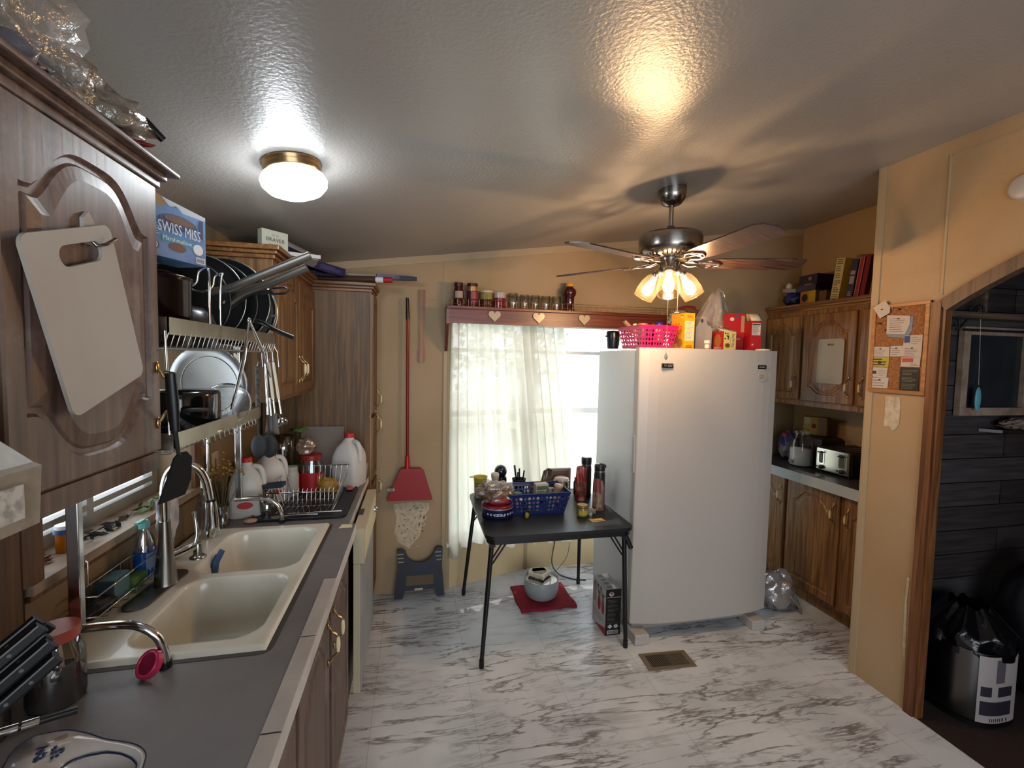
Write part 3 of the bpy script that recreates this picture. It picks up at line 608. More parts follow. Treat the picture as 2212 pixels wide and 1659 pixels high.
b = B(); b.add([(x, y, .9112) for x, y in n]+[(x, y, .9112) for x, y in k], [(i, (i+1) % len(n), len(n)+(i+1) % len(n), len(n)+i) for i in range(len(n))]); obj('caulk_seam', b, mat('dark_caulk', '3a332d', .6), t, True)
# faucet
t = thing('faucet', 'tall chrome gooseneck faucet with pull-down head behind the sink', 'faucet', (-.775, 1.55, .92))
b = B(); a = math.atan2(1.64-1.42, .03); M1 = T(-.768, 1.53, .921) @ Rz(math.degrees(a)-90+3)
b.prism(rrect(-.033, .033, -.125, .125, .032, 6), 0, .006, M=M1); obj('base_plate', b, mat('satin_metal', '77736e', .3, 1), t, True, bevel=.002)
b = B(); b.lathe([(.033, 0), (.031, .01), (.024, .08), (.017, .16), (.015, .20)], 0, T(-.760, 1.560, .926), 20); obj('body', b, nickel, t, True)
b = B(); P = smoothpts([(-.760, 1.560, 1.12), (-.76, 1.563, 1.22), (-.748, 1.572, 1.275), (-.72, 1.59, 1.297), (-.688, 1.607, 1.28), (-.668, 1.618, 1.235), (-.658, 1.624, 1.16)], 5); b.tube(P, .0125, n=12); obj('spout', b, chrome, t, True)
b = B(); b.lathe([(.014, .02), (.016, 0), (.021, -.07), (.021, -.10), (.012, -.104)], 0, T(-.655, 1.626, 1.145) @ Rx(3), 18); b.lathe([(.0155, .022), (.0155, .030)], 1, T(-.656, 1.625, 1.14), 16); obj('spray_head', b, [chrome, black], t, True)
b = B(); b.tube([(-.765, 1.575, 1.00), (-.735, 1.615, 1.005), (-.715, 1.64, 1.01)], [.016, .018, .014], n=12); b.tube(smoothpts([(-.715, 1.64, 1.01), (-.71, 1.65, 1.05), (-.72, 1.655, 1.12)], 3), [.006, .006, .006, .0055, .005, .005, .007], n=8); obj('lever', b, chrome, t, True)
t = thing('soap_dispenser', 'short steel soap dispenser stub on the sink deck beside the faucet', 'soap dispenser', (-.752, 1.753, .922)); b = B()
b.lathe([(.026, 0), (.026, .004), (.017, .010)], 0); obj('flange', b, nickel, t); b = B(); b.lathe([(.014, .008), (.014, .05), (.012, .054)], 0); obj('body', b, nickel, t)
# ---------------- dishwasher, slightly proud of the cabinets
bei = mat('beige_appliance', 'b3a78c', .4); dwf = mat('dishwasher_front', '9fa0a2', .4, noise=(5, '8e8c8a', .4, .7))
t = thing('dishwasher', 'beige built-in dishwasher with a grey front panel, door ajar', 'dishwasher', (-.24, 2.35, 0))
b = B(); b.box(LX+.1, -.285, 2.04, 2.64, .10, .868); obj('cabinet', b, black, t, True)
b = B(); b.box(-.262, -.214, 2.035, 2.645, .725, .885); b.box(-.264, -.24, 2.22, 2.30, .886, .889, 1); obj('control_panel', b, [bei, black], t, True, bevel=.004)
b = B(); b.box(-.2138, -.2125, 2.06, 2.62, .74, .87); obj('panel_face', b, mat('cream_face', 'd5cfb0', .4), t, True)
b = B(); b.lathe([(.016, 0), (.016, .012), (.010, .016)], 0, T(-.213, 2.52, .81) @ Ry(90), 14); obj('dial', b, chrome, t, True)
b = B(); b.box(-.262, -.232, 2.045, 2.635, .12, .72); b.box(-.231, -.228, 2.05, 2.63, .13, .715, 1); obj('door', b, [bei, dwf], t, True)
b = B(); b.box(-.32, -.30, 2.04, 2.64, 0, .12); obj('toe_kick', b, oakd, t, True)
t = thing('filler_cabinet', 'narrow oak filler panel between dishwasher and tall cabinet', 'cabinet', (-.3, 2.75, 0)); b = B(); b.box(LX, -.29, 2.66, 2.845, 0, .87); obj('body', b, oak, t, True)
door(t, FL(-.29, 2.753, .1), .17, .75, oak, .04, .0)
# ================================================================ pantry alcove cabinets
t = thing('upper_cabinet', 'oak wall cabinet in the pantry alcove with a white cutting board on its middle door', 'cabinet', (2.97, 2.5, 1.35))
xf = 2.81; b = B(); b.box(xf, 3.118, 1.885, 3.12, 1.355, 2.055); obj('body', b, oakR, t, True, bevel=.002); crown(t, xf, 3.118, 1.885, 3.12, 2.105, 'g', wood('oak_cornice', '5a3b20', '7b5632', '9a7244', axis='y'))
for y, w, hx in ((2.945, .33, .135), (2.555, .40, .17), (2.145, .36, -.145)): door(t, FR(xf, y, 1.395), w, .62, oakR, .05, .075, .05 if w == .40 else 0, hnd=(hx, .115))
b = B(); b.box(xf-.008, xf, 1.885, 3.12, 1.355, 1.385); obj('bottom_rail', b, oakR, t, True)
t = thing('base_cabinet', 'oak base cabinet in the pantry alcove right of the fridge', 'cabinet', (2.9, 2.5, 0)); xb = 2.64
b = B(); b.box(xb, 3.118, 1.885, 3.12, .09, .868); b.box(xb+.05, 3.118, 1.885, 3.12, 0, .09); obj('body', b, oakR, t, True)
for y, w, hx in ((2.86, .36, .15), (2.45, .40, .165), (2.055, .33, -.13)): door(t, FR(xb, y, .115), w, .72, oakR, .05, .07, hnd=(hx, .59))
b = B(); b.box(2.585, 3.118, 1.885, 3.12, .872, .912); b.box(2.583, 2.586, 1.885, 3.12, .845, .913, 1); b.box(3.10, 3.118, 1.885, 3.12, .912, 1.0); one('countertop', b, [mat('dark_laminate', '3d3a3d', .35), mat('pale_edge', 'aeb4b6', .4)], 'dark counter with a pale front edge in the pantry alcove', 'countertop')
# ================================================================ ceiling dome lamp
c = None
for k in range(60):
    p = at(630, 352, y=1.0+k*.02)
    if p.z >= ceil_z(p.x)-.0: c = p; break
DX, DY = p.x, p.y; Md = T(DX, DY, ceil_z(DX)-.001) @ Ry(-math.degrees(math.atan(CB))) @ Matrix.Scale(.84, 4)
t = thing('ceiling_light', 'round ceiling lamp with a frosted glass dome and brass rings', 'ceiling light', Md)
b = B(); b.lathe([(.108, 0), (.110, -.006), (.104, -.010), (.107, -.018), (.103, -.022), (.105, -.032), (.098, -.040), (.092, -.042)], 0, n=40); obj('canopy', b, mat('antique_brass', '9a7f5c', .25, .9), t)
b = B(); b.lathe([(.094, -.036), (.112, -.048), (.122, -.068), (.118, -.088), (.098, -.110), (.060, -.126), (.0, -.131)], 0, n=40)
def glowing(col, es, clear, body):
    def f(t_):
        a = t_.nodes.new('ShaderNodeBsdfTransparent'); d = t_.nodes.new('ShaderNodeBsdfTranslucent'); d.inputs[0].default_value = lin(body)
        x = t_.nodes.new('ShaderNodeMixShader'); x.inputs[0].default_value = clear; t_.links.new(d.outputs[0], x.inputs[1]); t_.links.new(a.outputs[0], x.inputs[2])
        e = t_.nodes.new('ShaderNodeEmission'); e.inputs[0].default_value = lin(col); e.inputs[1].default_value = es; s = t_.nodes.new('ShaderNodeAddShader'); t_.links.new(x.outputs[0], s.inputs[0]); t_.links.new(e.outputs[0], s.inputs[1]); return s.outputs[0]
    return f
dome = obj('glass_dome', b, mix_mat('dome_glass', glowing('e8f4ff', 1.6, .5, 'e8ecea')), t)
l = bpy.data.lights.new('bulb', 'POINT'); l.energy = DOME_P; l.color = (.86, .94, 1); l.shadow_soft_size = .045; lo = bpy.data.objects.new('bulb', l); C.objects.link(lo); lo.matrix_world = Md @ T(0, 0, -.085)
# ================================================================ ceiling fan
HX, HY = 1.235, 2.03; zc_ = ceil_z(HX)
t = thing('ceiling_fan', 'nickel ceiling fan with dark wood blades and three lit tulip shades', 'ceiling fan', (HX, HY, 0))
b = B(); b.lathe([(.068, .008), (.068, -.03), (.064, -.05), (.045, -.075), (.02, -.085)], 0, T(0, 0, zc_-.0), 28); obj('canopy', b, nickel, t)
b = B(); b.cyl(.011, 2.30, zc_-.08); b.lathe([(.03, 2.285), (.022, 2.31), (.018, 2.325)], 0); obj('downrod', b, nickel, t)
b = B(); b.lathe([(.03, 2.292), (.10, 2.29), (.148, 2.278), (.152, 2.265), (.152, 2.215), (.145, 2.19), (.12, 2.172), (.075, 2.165)], 0, n=40); obj('motor', b, nickel, t)
b = B()
for i in range(40):
    if i % 8 != 0: b.box(.085, .135, -.003, .003, 2.164, 2.170, 0, T(0, 0, 0) @ Rz(i*9) @ T(.0, 0, 0) @ Ry(0))
obj('vent_ring', b, mat('vent_bronze', '4d423a', .3, 1), t)
b = B(); b.lathe([(.055, 2.165), (.05, 2.13), (.058, 2.115), (.05, 2.09), (.02, 2.08)], 0, n=28); obj('light_hub', b, nickel, t)
bladem = wood('blade_wood', '2c1c18', '44302a', '5a423a', axis='x', rough=.3)
for i in range(5):
    a = 271+72*i+2; Mb_ = Rz(a); b = B(); P = [(.19, -.050), (.23, -.058), (.60, -.070), (.635, -.052), (.65, 0), (.635, .052), (.60, .070), (.23, .058), (.19, .050)]
    Mq = Mb_ @ T(0, 0, 2.146) @ Rx(-10); b.prism(P, -.003, .003, M=Mq); bl = obj('blade', b, bladem, t)
    b = B()
    for sgn in (-1, 1): b.tube(smoothpts([(.06, sgn*.012, .006), (.10, sgn*.03, -.004), (.14, sgn*.02, -.006), (.18, sgn*.042, -.006), (.225, sgn*.03, -.006), (.25, 0, -.006)], 3), .0055, 0, 6, Mq)
    b.tube([(.08, 0, .006), (.25, 0, -.007)], .005, 0, 6, Mq); b.cyl(.009, -.010, -.003, 0, Mq @ T(.21, .03, 0), 8); b.cyl(.009, -.010, -.003, 0, Mq @ T(.21, -.03, 0), 8); obj('blade_bracket', b, mat('bright_nickel', 'b8a898', .2, 1), bl, label='ornate nickel blade bracket')
camaz = math.degrees(math.atan2(-HY, -HX))
shade_m = film('shade_glass', 'fff0e0', .10, .1)
def shade(t_):
    a = t_.nodes.new('ShaderNodeBsdfTransparent'); a.inputs[0].default_value = lin('fbeede'); d = t_.nodes.new('ShaderNodeBsdfTranslucent'); d.inputs[0].default_value = lin('8a6c50')
    g = t_.nodes.new('ShaderNodeBsdfGlossy'); g.inputs['Roughness'].default_value = .15; x = t_.nodes.new('ShaderNodeMixShader'); x.inputs[0].default_value = .3; t_.links.new(d.outputs[0], x.inputs[1]); t_.links.new(g.outputs[0], x.inputs[2])
    y = t_.nodes.new('ShaderNodeMixShader'); y.inputs[0].default_value = .90; t_.links.new(x.outputs[0], y.inputs[1]); t_.links.new(a.outputs[0], y.inputs[2]); return y.outputs[0]
shm = mix_mat('tulip_glass', shade)
for i, (a, tl) in enumerate(((camaz, 24), (camaz+115, 33), (camaz-115, 33))):
    Ms = Rz(a) @ T(.066, 0, 2.095) @ Ry(-tl)       # local -z points down and outwards
    b = B(); b.tube([(.03, 0, 2.10), (.055, 0, 2.108)], .008, 0, 8, Rz(a)); b.lathe([(.008, .03), (.02, .02), (.024, .0), (.022, -.012)], 0, Ms, 16); arm = obj('lamp_arm', b, nickel, t)
    b = B(); b.lathe([(.024, -.006), (.038, -.022), (.049, -.055), (.053, -.095), (.050, -.130)], 0, Ms, 28, caps=False); b.tube([(.050*math.cos(q_), .050*math.sin(q_), -.130) for q_ in [2*PI*k_/28 for k_ in range(28)]], .0022, 0, 5, Ms, closed=True); b.tube([(.053*math.cos(q_), .053*math.sin(q_), -.095) for q_ in [2*PI*k_/28 for k_ in range(28)]], .0008, 0, 4, Ms, closed=True); obj('lamp_shade', b, shm, arm, label='tulip-shaped glass lamp shade')
    b = B(); b.lathe([(.013, -.012), (.014, -.035), (.023, -.06), (.027, -.085), (.022, -.108), (.0, -.118)], 0, Ms, 18); obj('bulb', b, mix_mat('lit_bulb', glowing('ffd9a0', 7, .8, 'ffe0b0')), arm)
    p_ = T(HX, HY, 0) @ Ms @ Vector((0, 0, -.085)); l = bpy.data.lights.new('fan_bulb', 'POINT'); l.energy = FAN_P; l.color = (1, .72, .44); l.shadow_soft_size = .018; lo = bpy.data.objects.new('fan_bulb', l); C.objects.link(lo); lo.location = p_
for (dx, dy, z0_, z1_) in ((-.045, -.075, 2.06, 1.70), (.035, -.03, 2.06, 1.90)):
    b = B(); b.tube([(dx, dy, z0_), (dx, dy, z1_)], .0012, n=5); ch = obj('pull_chain', b, mat('chain', 'c9b89c', .3, .8), t); b = B()
    if z1_ < 1.8: b.lathe([(.001, 0), (.006, -.012), (.009, -.024), (.005, -.034), (0, -.038)], 0, T(dx, dy, z1_), 10); obj('crystal_pull', b, mat('crystal', 'e0d6d0', .05, trans=.6), ch)
    else: b.lathe([(.006, .002), (.016, -.002), (.016, -.005), (0, -.006)], 0, T(dx, dy, z1_), 14); obj('disc_pull', b, nickel, ch)
# ================================================================ upright freezer
fx0, fx1, fy0, fy1, ft = 1.262, 2.200, 2.31, 2.95, 1.735
t = thing('refrigerator', 'tall white single-door upright freezer by the bay window', 'refrigerator', ((fx0+fx1)/2, (fy0+fy1)/2, 0)); fw = mat('fridge_white', 'b3aca6', .3, bump=(160, .12)); fsd = mat('fridge_side', 'dde1e6', .4, bump=(160, .15))  # one white finish: side colour paled like window daylight, front colour darkened
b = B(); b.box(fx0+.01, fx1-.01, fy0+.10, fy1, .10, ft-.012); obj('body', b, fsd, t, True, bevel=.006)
def fd(u, v):
    # bowed front
    return (fx0+(fx1-fx0)*u, fy0+.022*(2*u-1)**2*1.0, .095+(ft-.095)*v)
b = B(); n = 16; v = []
for i in range(n+1):
    u = i/n; v.append((fx0+(fx1-fx0)*u, fy0+.03*(2*u-1)**4+.012*(2*u-1)**2))
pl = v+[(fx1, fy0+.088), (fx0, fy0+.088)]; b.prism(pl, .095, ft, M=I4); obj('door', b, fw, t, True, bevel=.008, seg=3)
b = B(); b.box(fx0+.012, fx1-.012, fy0+.088, fy0+.10, .10, ft-.02); obj('gasket', b, mat('gasket', '8c8a88', .6), t, True)
b = B(); b.box(fx0-.010, fx0+.0, fy0+.045, fy0+.075, 1.0, 1.22); obj('side_grip', b, mat('grip_grey', 'a7a6a6', .4), t, True, bevel=.004)
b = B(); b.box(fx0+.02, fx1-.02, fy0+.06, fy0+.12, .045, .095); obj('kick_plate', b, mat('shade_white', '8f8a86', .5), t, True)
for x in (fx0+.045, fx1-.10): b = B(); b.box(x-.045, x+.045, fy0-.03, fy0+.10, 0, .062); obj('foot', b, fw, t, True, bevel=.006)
for x in (fx0+.06, fx1-.06): b = B(); b.cyl(.02, 0, .10, 0, T(x, fy1-.06, 0), 10); obj('rear_foot', b, black, t, True)
Mf = FF(0, fy0+.006, 0); p = at(1443, 790, y=fy0); b = B(); b.box(p.x-.034, p.x+.034, fy0-.001, fy0+.01, p.z-.013, p.z+.013, 0); b.text('70', p.x-.018, p.z, .017, 1, T(0, fy0-.001, 0) @ Rx(90)); b.rect(p.x-.002, p.x+.028, p.z+.002, p.z+.005, 1, .0008, FF(0, fy0-.001, 0)); b.rect(p.x-.002, p.x+.024, p.z-.006, p.z-.003, 1, .0008, FF(0, fy0-.001, 0)); obj('brand_badge', b, [black, mat('badge_grey', '8a8886', .5)], t, True)
p = at(1646, 793, y=fy0+.012); b = B(); b.box(p.x-.03, p.x+.03, fy0+.010, fy0+.03, p.z-.012, p.z+.012, 0); b.rect(p.x-.022, p.x+.02, p.z-.003, p.z+.003, 1, .0008, FF(0, fy0+.010, 0)); obj('brand_badge', b, [black, MT['badge_grey']], t, True)
p = at(1645, 814, y=fy0+.012); b = B(); b.lathe([(.027, -.008), (.027, .003)], 0, T(p.x, fy0+.012, p.z) @ Rx(90), 24); 
for k in range(4): b.rect(p.x-.016, p.x+.016, p.z+.010-k*.007, p.z+.012-k*.007, 1, .0035, FF(0, fy0+.012, 0))
obj('seal_sticker', b, [mat('sticker', 'a39f94', .5), mat('sticker_ink', '55524c', .6)], t, True)
# ================================================================ folding card table
tx0, tx1, ty0, ty1, tz = .375, 1.235, 2.27, 3.06, .71
t = thing('card_table', 'black square folding card table in front of the bay window', 'table', ((tx0+tx1)/2, (ty0+ty1)/2, 0)); tm = mat('table_black', '0e0f12', .36, bump=(260, .2)); lg = mat('leg_black', '0c0c0e', .3)
b = B(); b.prism(rrect(tx0, tx1, ty0, ty1, .055, 6), tz-.018, tz); obj('tabletop', b, tm, t, True, bevel=.005)
b = B(); a_, c_ = rrect(tx0+.012, tx1-.012, ty0+.012, ty1-.012, .05, 6), rrect(tx0+.03, tx1-.03, ty0+.03, ty1-.03, .04, 6); n = len(a_)
b.add([(x, y, tz-.018) for x, y in a_]+[(x, y, tz-.05) for x, y in a_]+[(x, y, tz-.05) for x, y in c_]+[(x, y, tz-.018) for x, y in c_], [(i+j*n, (i+1) % n+j*n, (i+1) % n+(j+1)*n, i+(j+1)*n) for j in range(3) for i in range(n)]); obj('apron', b, lg, t, True)
legs = [((.415, 2.315), (.361, 2.27)), ((.415, 3.0), (.345, 3.02)), ((1.185, 2.315), (1.203, 2.285)), ((1.185, 3.0), (1.196, 3.03))]
for (a_, c_) in legs:
    b = B(); b.tube([(a_[0], a_[1], tz-.02), (c_[0]*.5+a_[0]*.5, c_[1]*.5+a_[1]*.5, .36), (c_[0], c_[1], .03)], [.0135, .0135, .0115], n=12); L_ = obj('leg', b, lg, t, True)
    b = B(); b.lathe([(.013, 0), (.0145, .012), (.0135, .045)], 0, T(c_[0], c_[1], 0), 12); obj('foot_cap', b, black, L_, True)
    b = B(); sx = 1 if a_[0] < .8 else -1; b.tube([(a_[0]-(a_[0]-c_[0])*.25, a_[1], tz-.16), (a_[0]+sx*.07, a_[1]+.01, tz-.04)], .005, n=6); b.tube([(a_[0]-(a_[0]-c_[0])*.25, a_[1], tz-.19), (a_[0]+sx*.095, a_[1]+.01, tz-.04)], .005, n=6); b.box(a_[0]-.016, a_[0]+.016, a_[1]-.016, a_[1]+.016, tz-.07, tz-.02); obj('leg_brace', b, lg, L_, True)
b = B(); b.tube([(1.19, 2.31, .66), (1.225, 2.30, .58)], .014, n=10); obj('locking_brace', b, lg, t, True)
# ================================================================ left side clutter
# range hood
t = thing('range_hood', 'beige range hood with a pale light panel below the near wall cabinet', 'range hood', (-.6, .3, 1.47)); hm = mat('hood_beige', '8f8474', .45, noise=(60, '7d7263', .4, .7))
b = B(); Mh = Matrix(((1, 0, 0, 0), (0, 0, 1, 0), (0, 1, 0, 0), (0, 0, 0, 1)))
b.prism([(LX+.05, 1.50), (-.62, 1.468), (-.42, 1.452), (-.416, 1.519), (-.424, 1.523), (-.57, 1.64), (-.62, 1.64)], -.16, .605, M=Mh); hood = obj('hood_shell', b, hm, t, True)
for ch in [hood]: ch.data.update()
b = B(); b.box(-.4165, -.412, .33, .575, 1.468, 1.505); obj('light_panel', b, mat('hood_panel', 'b9b4ac', .35, noise=(70, '8f8b84', .45, .6)), t, True)
# items on top of the near cabinet
ztop = 2.063
t = thing('plastic_bag', 'clear plastic bag of packets on top of the near cabinet, at the picture corner', 'bag', (-.66, .80, ztop))
b = B(); b.blob((.10, .15, .10), .35, 2.5, M=T(-.66, .86, ztop+.085), n=36, seed=3); obj('bag_film', b, crinkle('bag_film', 'b9b0a8', .62, .22), t, True)
b = B(); b.blob((.05, .06, .04), .2, 2, M=T(-.64, .90, ztop+.05)); obj('blue_packet', b, mat('navy_packet', '1f2a5a', .3), t, True); b = B(); b.blob((.04, .05, .06), .2, 2, M=T(-.66, .78, ztop+.09), seed=4); obj('red_packet', b, mat('dull_red', '6b2226', .4), t, True)
t = thing('produce_bag', 'long crumpled clear bag with a red edge along the top of the near cabinet', 'bag', (-.62, 1.0, ztop))
b = B(); b.blob((.075, .115, .052), .4, 3, M=T(-.63, 1.005, ztop+.048) @ Rz(-8), n=40, seed=9, flat=-.04); obj('bag_film', b, crinkle('bag_beige', '8f8578', .3, .25, 45), t, True)
b = B(); b.blob((.045, .03, .028), .2, 2, M=T(-.62, 1.04, ztop+.045), seed=2); obj('green_packet', b, mat('leaf_green', '4c7a3a', .5), t, True); b = B(); b.blob((.06, .02, .010), .3, 3, M=T(-.60, 1.075, ztop+.012), seed=5); obj('red_edge', b, mat('crimson_edge', '7a2028', .4), t, True)
b = B(); b.tube([(-.60, 1.095+.0, ztop+.004)]+[(-.60+.018*math.sin(a/10*2*PI), 1.10, ztop+.028-.026*math.cos(a/10*2*PI)) for a in range(11)], .0016, n=6); one('wire_loop', b, chrome, 'thin wire loop at the end of the crumpled bag', 'wire')
b = B(); b.box(-.68, -.60, 1.10, 1.135, ztop, ztop+.05); b.tube([(-.60, 1.07, ztop+.08), (-.565, 1.12, ztop+.075), (-.54, 1.14, ztop+.05)], [.012, .012, .008], n=8); b.box(-.64, -.585, 1.09, 1.125, ztop+.045, ztop+.09); one('black_tool', b, black, 'black handled tool lying at the end of the near cabinet top', 'tool', bevel=.003)
# cutting board on its hook
p = at(197, 490, x=-.552); t = thing('wall_hook', 'clear adhesive hook holding the big cutting board', 'hook', p); Mk = plane((-.561, p.y, p.z), (0, 1, 0), (0, 0, 1))
b = B(); b.prism([(-.013, -.03), (.013, -.03), (.013, .012), (.0, .026), (-.013, .012)], 0, .006, M=Mk); obj('adhesive_plate', b, mat('clear_plastic_hook', 'b0aaa6', .15), t, True); b = B(); b.tube([(0, -.02, .006), (.0, -.032, .016), (.012, -.026, .024), (.028, -.012, .03)], .003, M=Mk, n=8); obj('prong', b, nickel, t, True)
def cutting_board(name, label, quad, th, hole, mt, out):
    """quad: four world corners tl,tr,br,bl in one plane; hole = centre u,v and half sizes"""
    tl, tr, br, bl = quad; r = (tr-tl); u = (tl-bl); w, h = r.length, u.length; M = plane(bl, r, u); n = 7
    o = rrect(0, w, 0, h, .018, n); hx, hy, hw, hh = hole; hb = [(hx*w+x, hy*h+y) for x, y in rrect(-hw, hw, -hh, hh, hh*.99, n)]; k = len(o); b = B()
    # align hole points to the outline by angle
    for z, rev in ((0, 0), (th, 1)):
        f = [(i, (i+1) % k, k+(i+1) % k, k+i) for i in range(k)]; b.add([(x, y, z) for x, y in o]+[(x, y, z) for x, y in hb], f, M=M)
    b.add([(x, y, 0) for x, y in o]+[(x, y, th) for x, y in o], [(i, (i+1) % k, k+(i+1) % k, k+i) for i in range(k)], 0, False, M); b.add([(x, y, 0) for x, y in hb]+[(x, y, th) for x, y in hb], [(i, k+i, k+(i+1) % k, (i+1) % k) for i in range(k)], 0, False, M)
    return one(name, b, mt, label, 'cutting board')
bw = mat('board_white', 'a9a29a', .45, noise=(5, 'a0988f', .4, .7))
X_ = -.551; q = [at(40, 503, x=X_), at(236, 484, x=X_), at(306, 828, x=X_), at(153, 905, x=X_)]
cutting_board('cutting_board', 'large worn white cutting board hanging crooked on the near cabinet door', q, .006, (.57, .86, .052, .017), bw, 0)
# ---------------- over-the-sink rack
t = thing('dish_rack', 'steel two-tier over-sink dish rack standing on curved feet', 'dish rack', (-.66, 1.6, .91))
st = mat('band_steel', 'a9a395', .3, 1, noise=(8, '8f877a', .4, .7))
for (ya_, yb_, z, xf_, dep) in ((1.168, 1.965, 1.692, -.552, .25), (1.185, 1.775, 1.420, -.552, .25)):
    b = B(); x0 = xf_-dep; hgt = .04
    b.box(xf_-.003, xf_, ya_, yb_, z, z+hgt); b.box(x0, x0+.003, ya_, yb_, z, z+hgt); b.box(x0, xf_, ya_, ya_+.003, z, z+hgt); b.box(x0, xf_, yb_-.003, yb_, z, z+hgt); obj('shelf_band', b, st, t, True)
    b = B(); n = int((yb_-ya_)/.026)
    for i in range(n+1): y = ya_+(yb_-ya_)*i/n; w_ = .030 if z > 1.5 else .008; b.tube([(x0, y, z+.004), (x0+.01, y, z-w_), (xf_-.01, y, z-w_), (xf_, y, z+.004)], .0018, n=5)
    for x in (x0+.04, (x0+xf_)/2, xf_-.04): b.tube([(x, ya_, z-w_-.002), (x, yb_, z-w_-.002)], .0025, n=6)
    obj('shelf_wires', b, steel, t, True)
for y, sg in ((1.15, 1), (2.09, -1)):
    b = B()
    for x in (-.735,): b.box(x-.012, x+.012, y-.008, y+.008, 1.03, 1.38 if y < 1.5 else 1.72)
    obj('post', b, mat('post_chrome', 'c5c7c9', .14, 1), t, True, bevel=.002)
    b = B(); b.tube(smoothpts([(-.75, y, 1.025), (-.68, y, 1.027), (-.625, y, 1.022), (-.585, y+.0*sg, .995), (-.570, y+.004, .955), (-.568, y+.006, .918)], 4), .0095, n=12); ft_ = obj('curved_foot', b, chrome, t, True)
    b = B(); b.cyl(.013, .911, .926, 0, T(-.568, y+.006, 0), 12); obj('foot_cap', b, black, ft_, True)
for P_, r_ in (([(-.556, 1.16, 1.70), (-.556, 1.165, 1.62), (-.556, 1.17, 1.46)], .003), ([(-.80, 1.18, 1.70), (-.80, 1.18, 1.40)], .005), ([(-.80, 1.96, 1.70), (-.80, 1.96, .95)], .005), ([(-.735, 2.09, 1.65), (-.735, 1.96, 1.70)], .006), ([(-.735, 1.775, 1.43), (-.735, 2.09, 1.43)], .005)): b = B(); b.tube(P_, r_, n=6); obj('tie_rod', b, chrome, t, True)
for i in range(13): y = 1.33+i*.033; b = B(); b.tube([(-.552, y, 1.422), (-.549, y, 1.408), (-.553, y+.004, 1.398), (-.560, y+.006, 1.404)], .0012, n=5); obj('hook', b, nickel, t, True)
# upper-tier contents
zs = 1.666
def pot(name, label, M, r, h, mt, lid=None, handles=True):
    t = thing(name, label, 'pot', M, None); b = B(); b.lathe([(r*.9, 0), (r, .012), (r, h-.004), (r+.004, h), (r-.003, h), (r-.004, .01), (0, .01)], 0, n=36); obj('pot_body', b, mt, t)
    if lid: b = B(); b.lathe([(r+.003, h), (r+.004, h+.006), (r*.6, h+.018), (0, h+.024)], 0, n=36); obj('lid', b, lid, t); b = B(); b.lathe([(.006, h+.022), (.006, h+.035), (.02, h+.038), (.02, h+.05), (0, h+.052)], 0, n=16); obj('knob', b, black, t)
    return t
brownpot = mat('bronze_pot', '2a1c16', .18, .7)
pot('stock_pot', 'dark bronze stock pot with a lid under the cocoa box', T(-.662, 1.315, zs), .088, .172, brownpot, brownpot)
t = thing('saucepan', 'upside-down dark grey saucepan beside the stock pot', 'pot', T(-.655, 1.47, zs)); b = B(); b.lathe([(.082, 0), (.085, .01), (.083, .06), (.070, .10), (.045, .118), (0, .122)], 0, n=36); obj('pan_body', b, mat('grey_anodised', '2f3031', .25, .4), t); b = B(); b.tube([(.03, -.08, .02), (.04, -.10, .02), (.04, -.12, .03)], .007, n=8); obj('pan_handle', b, black, t)
G = 'frying pans standing in the upper rack'
def pan(label, y, x, z, r, rim, hnd, tilt=0, m_=blackm):
    Mp = T(x, y, z) @ Rz(tilt) @ Rx(90)
    t = thing('frying_pan', label, 'pan', Mp, G); b = B(); b.lathe([(0, -.035), (r*.8, -.035), (r-.004, 0), (r, .001), (r-.006, .001), (r*.78, -.030), (0, -.030)], 0, n=44); obj('pan_dish', b, mat('pan_black', '050506', .6, spec=.15), t)
    b = B(); b.tube([(r*math.cos(a), r*math.sin(a), 0) for a in [2*PI*i/44 for i in range(44)]], .0016, 0, 5, closed=True); obj('rim', b, rim, t)
    inv = Mp.inverted(); b = B(); P = [inv @ Vector(q) for q in hnd[0]]; b.tube(smoothpts(P, 3), hnd[1], 0, 8, flat=hnd[3] if len(hnd) > 3 else .6); obj('pan_handle', b, hnd[2], t)
    return t
sr = mat('pan_rim', '55524e', .35, 1)
pan('black frying pan at the front of the standing pans, steel handle with a hole', 1.58, -.70, zs+.146, .128, sr, ([(-.62, 1.56, 1.84), (-.56, 1.555, 1.855), (-.50, 1.55, 1.885), (-.33, 1.55, 1.97)], .015, mat('handle_steel', '8f8b84', .35, 1)))
pan('second black frying pan with a steel handle below the first one', 1.66, -.70, zs+.163, .145, steel, ([(-.60, 1.62, 1.81), (-.54, 1.60, 1.85), (-.46, 1.585, 1.88), (-.345, 1.57, 1.935)], .0145, MT['handle_steel']))
pan('cast-iron skillet with a looped black handle', 1.73, -.685, zs+.161, .143, sr, ([(-.60, 1.66, 1.80), (-.54, 1.63, 1.845), (-.50, 1.62, 1.853), (-.46, 1.61, 1.858)], .008, mat('cast_iron', '15151a', .45)))
b = B(); b.tube([(-.47+.0, 1.61, 1.858), (-.46, 1.61, 1.868), (-.42, 1.60, 1.872), (-.405, 1.60, 1.863), (-.42, 1.60, 1.852), (-.46, 1.61, 1.848)], .004, closed=True, n=6); k = [o for o in bpy.data.objects if o.name.startswith('frying_pan')][-1]; obj('handle_loop', b, MT['cast_iron'], k, True)
pan('large thin-rimmed black pan behind the cast-iron skillet', 1.81, -.68, zs+.173, .155, steel, ([(-.62, 1.80, 1.76), (-.56, 1.80, 1.77), (-.50, 1.79, 1.74), (-.44, 1.79, 1.715)], .012, black))
pan('rearmost pan with a broad shining steel rim', 1.90, -.668, zs+.153, .138, steel, ([(-.55, 1.90, 1.80), (-.53, 1.90, 1.80)], .006, steel), m_=steel)
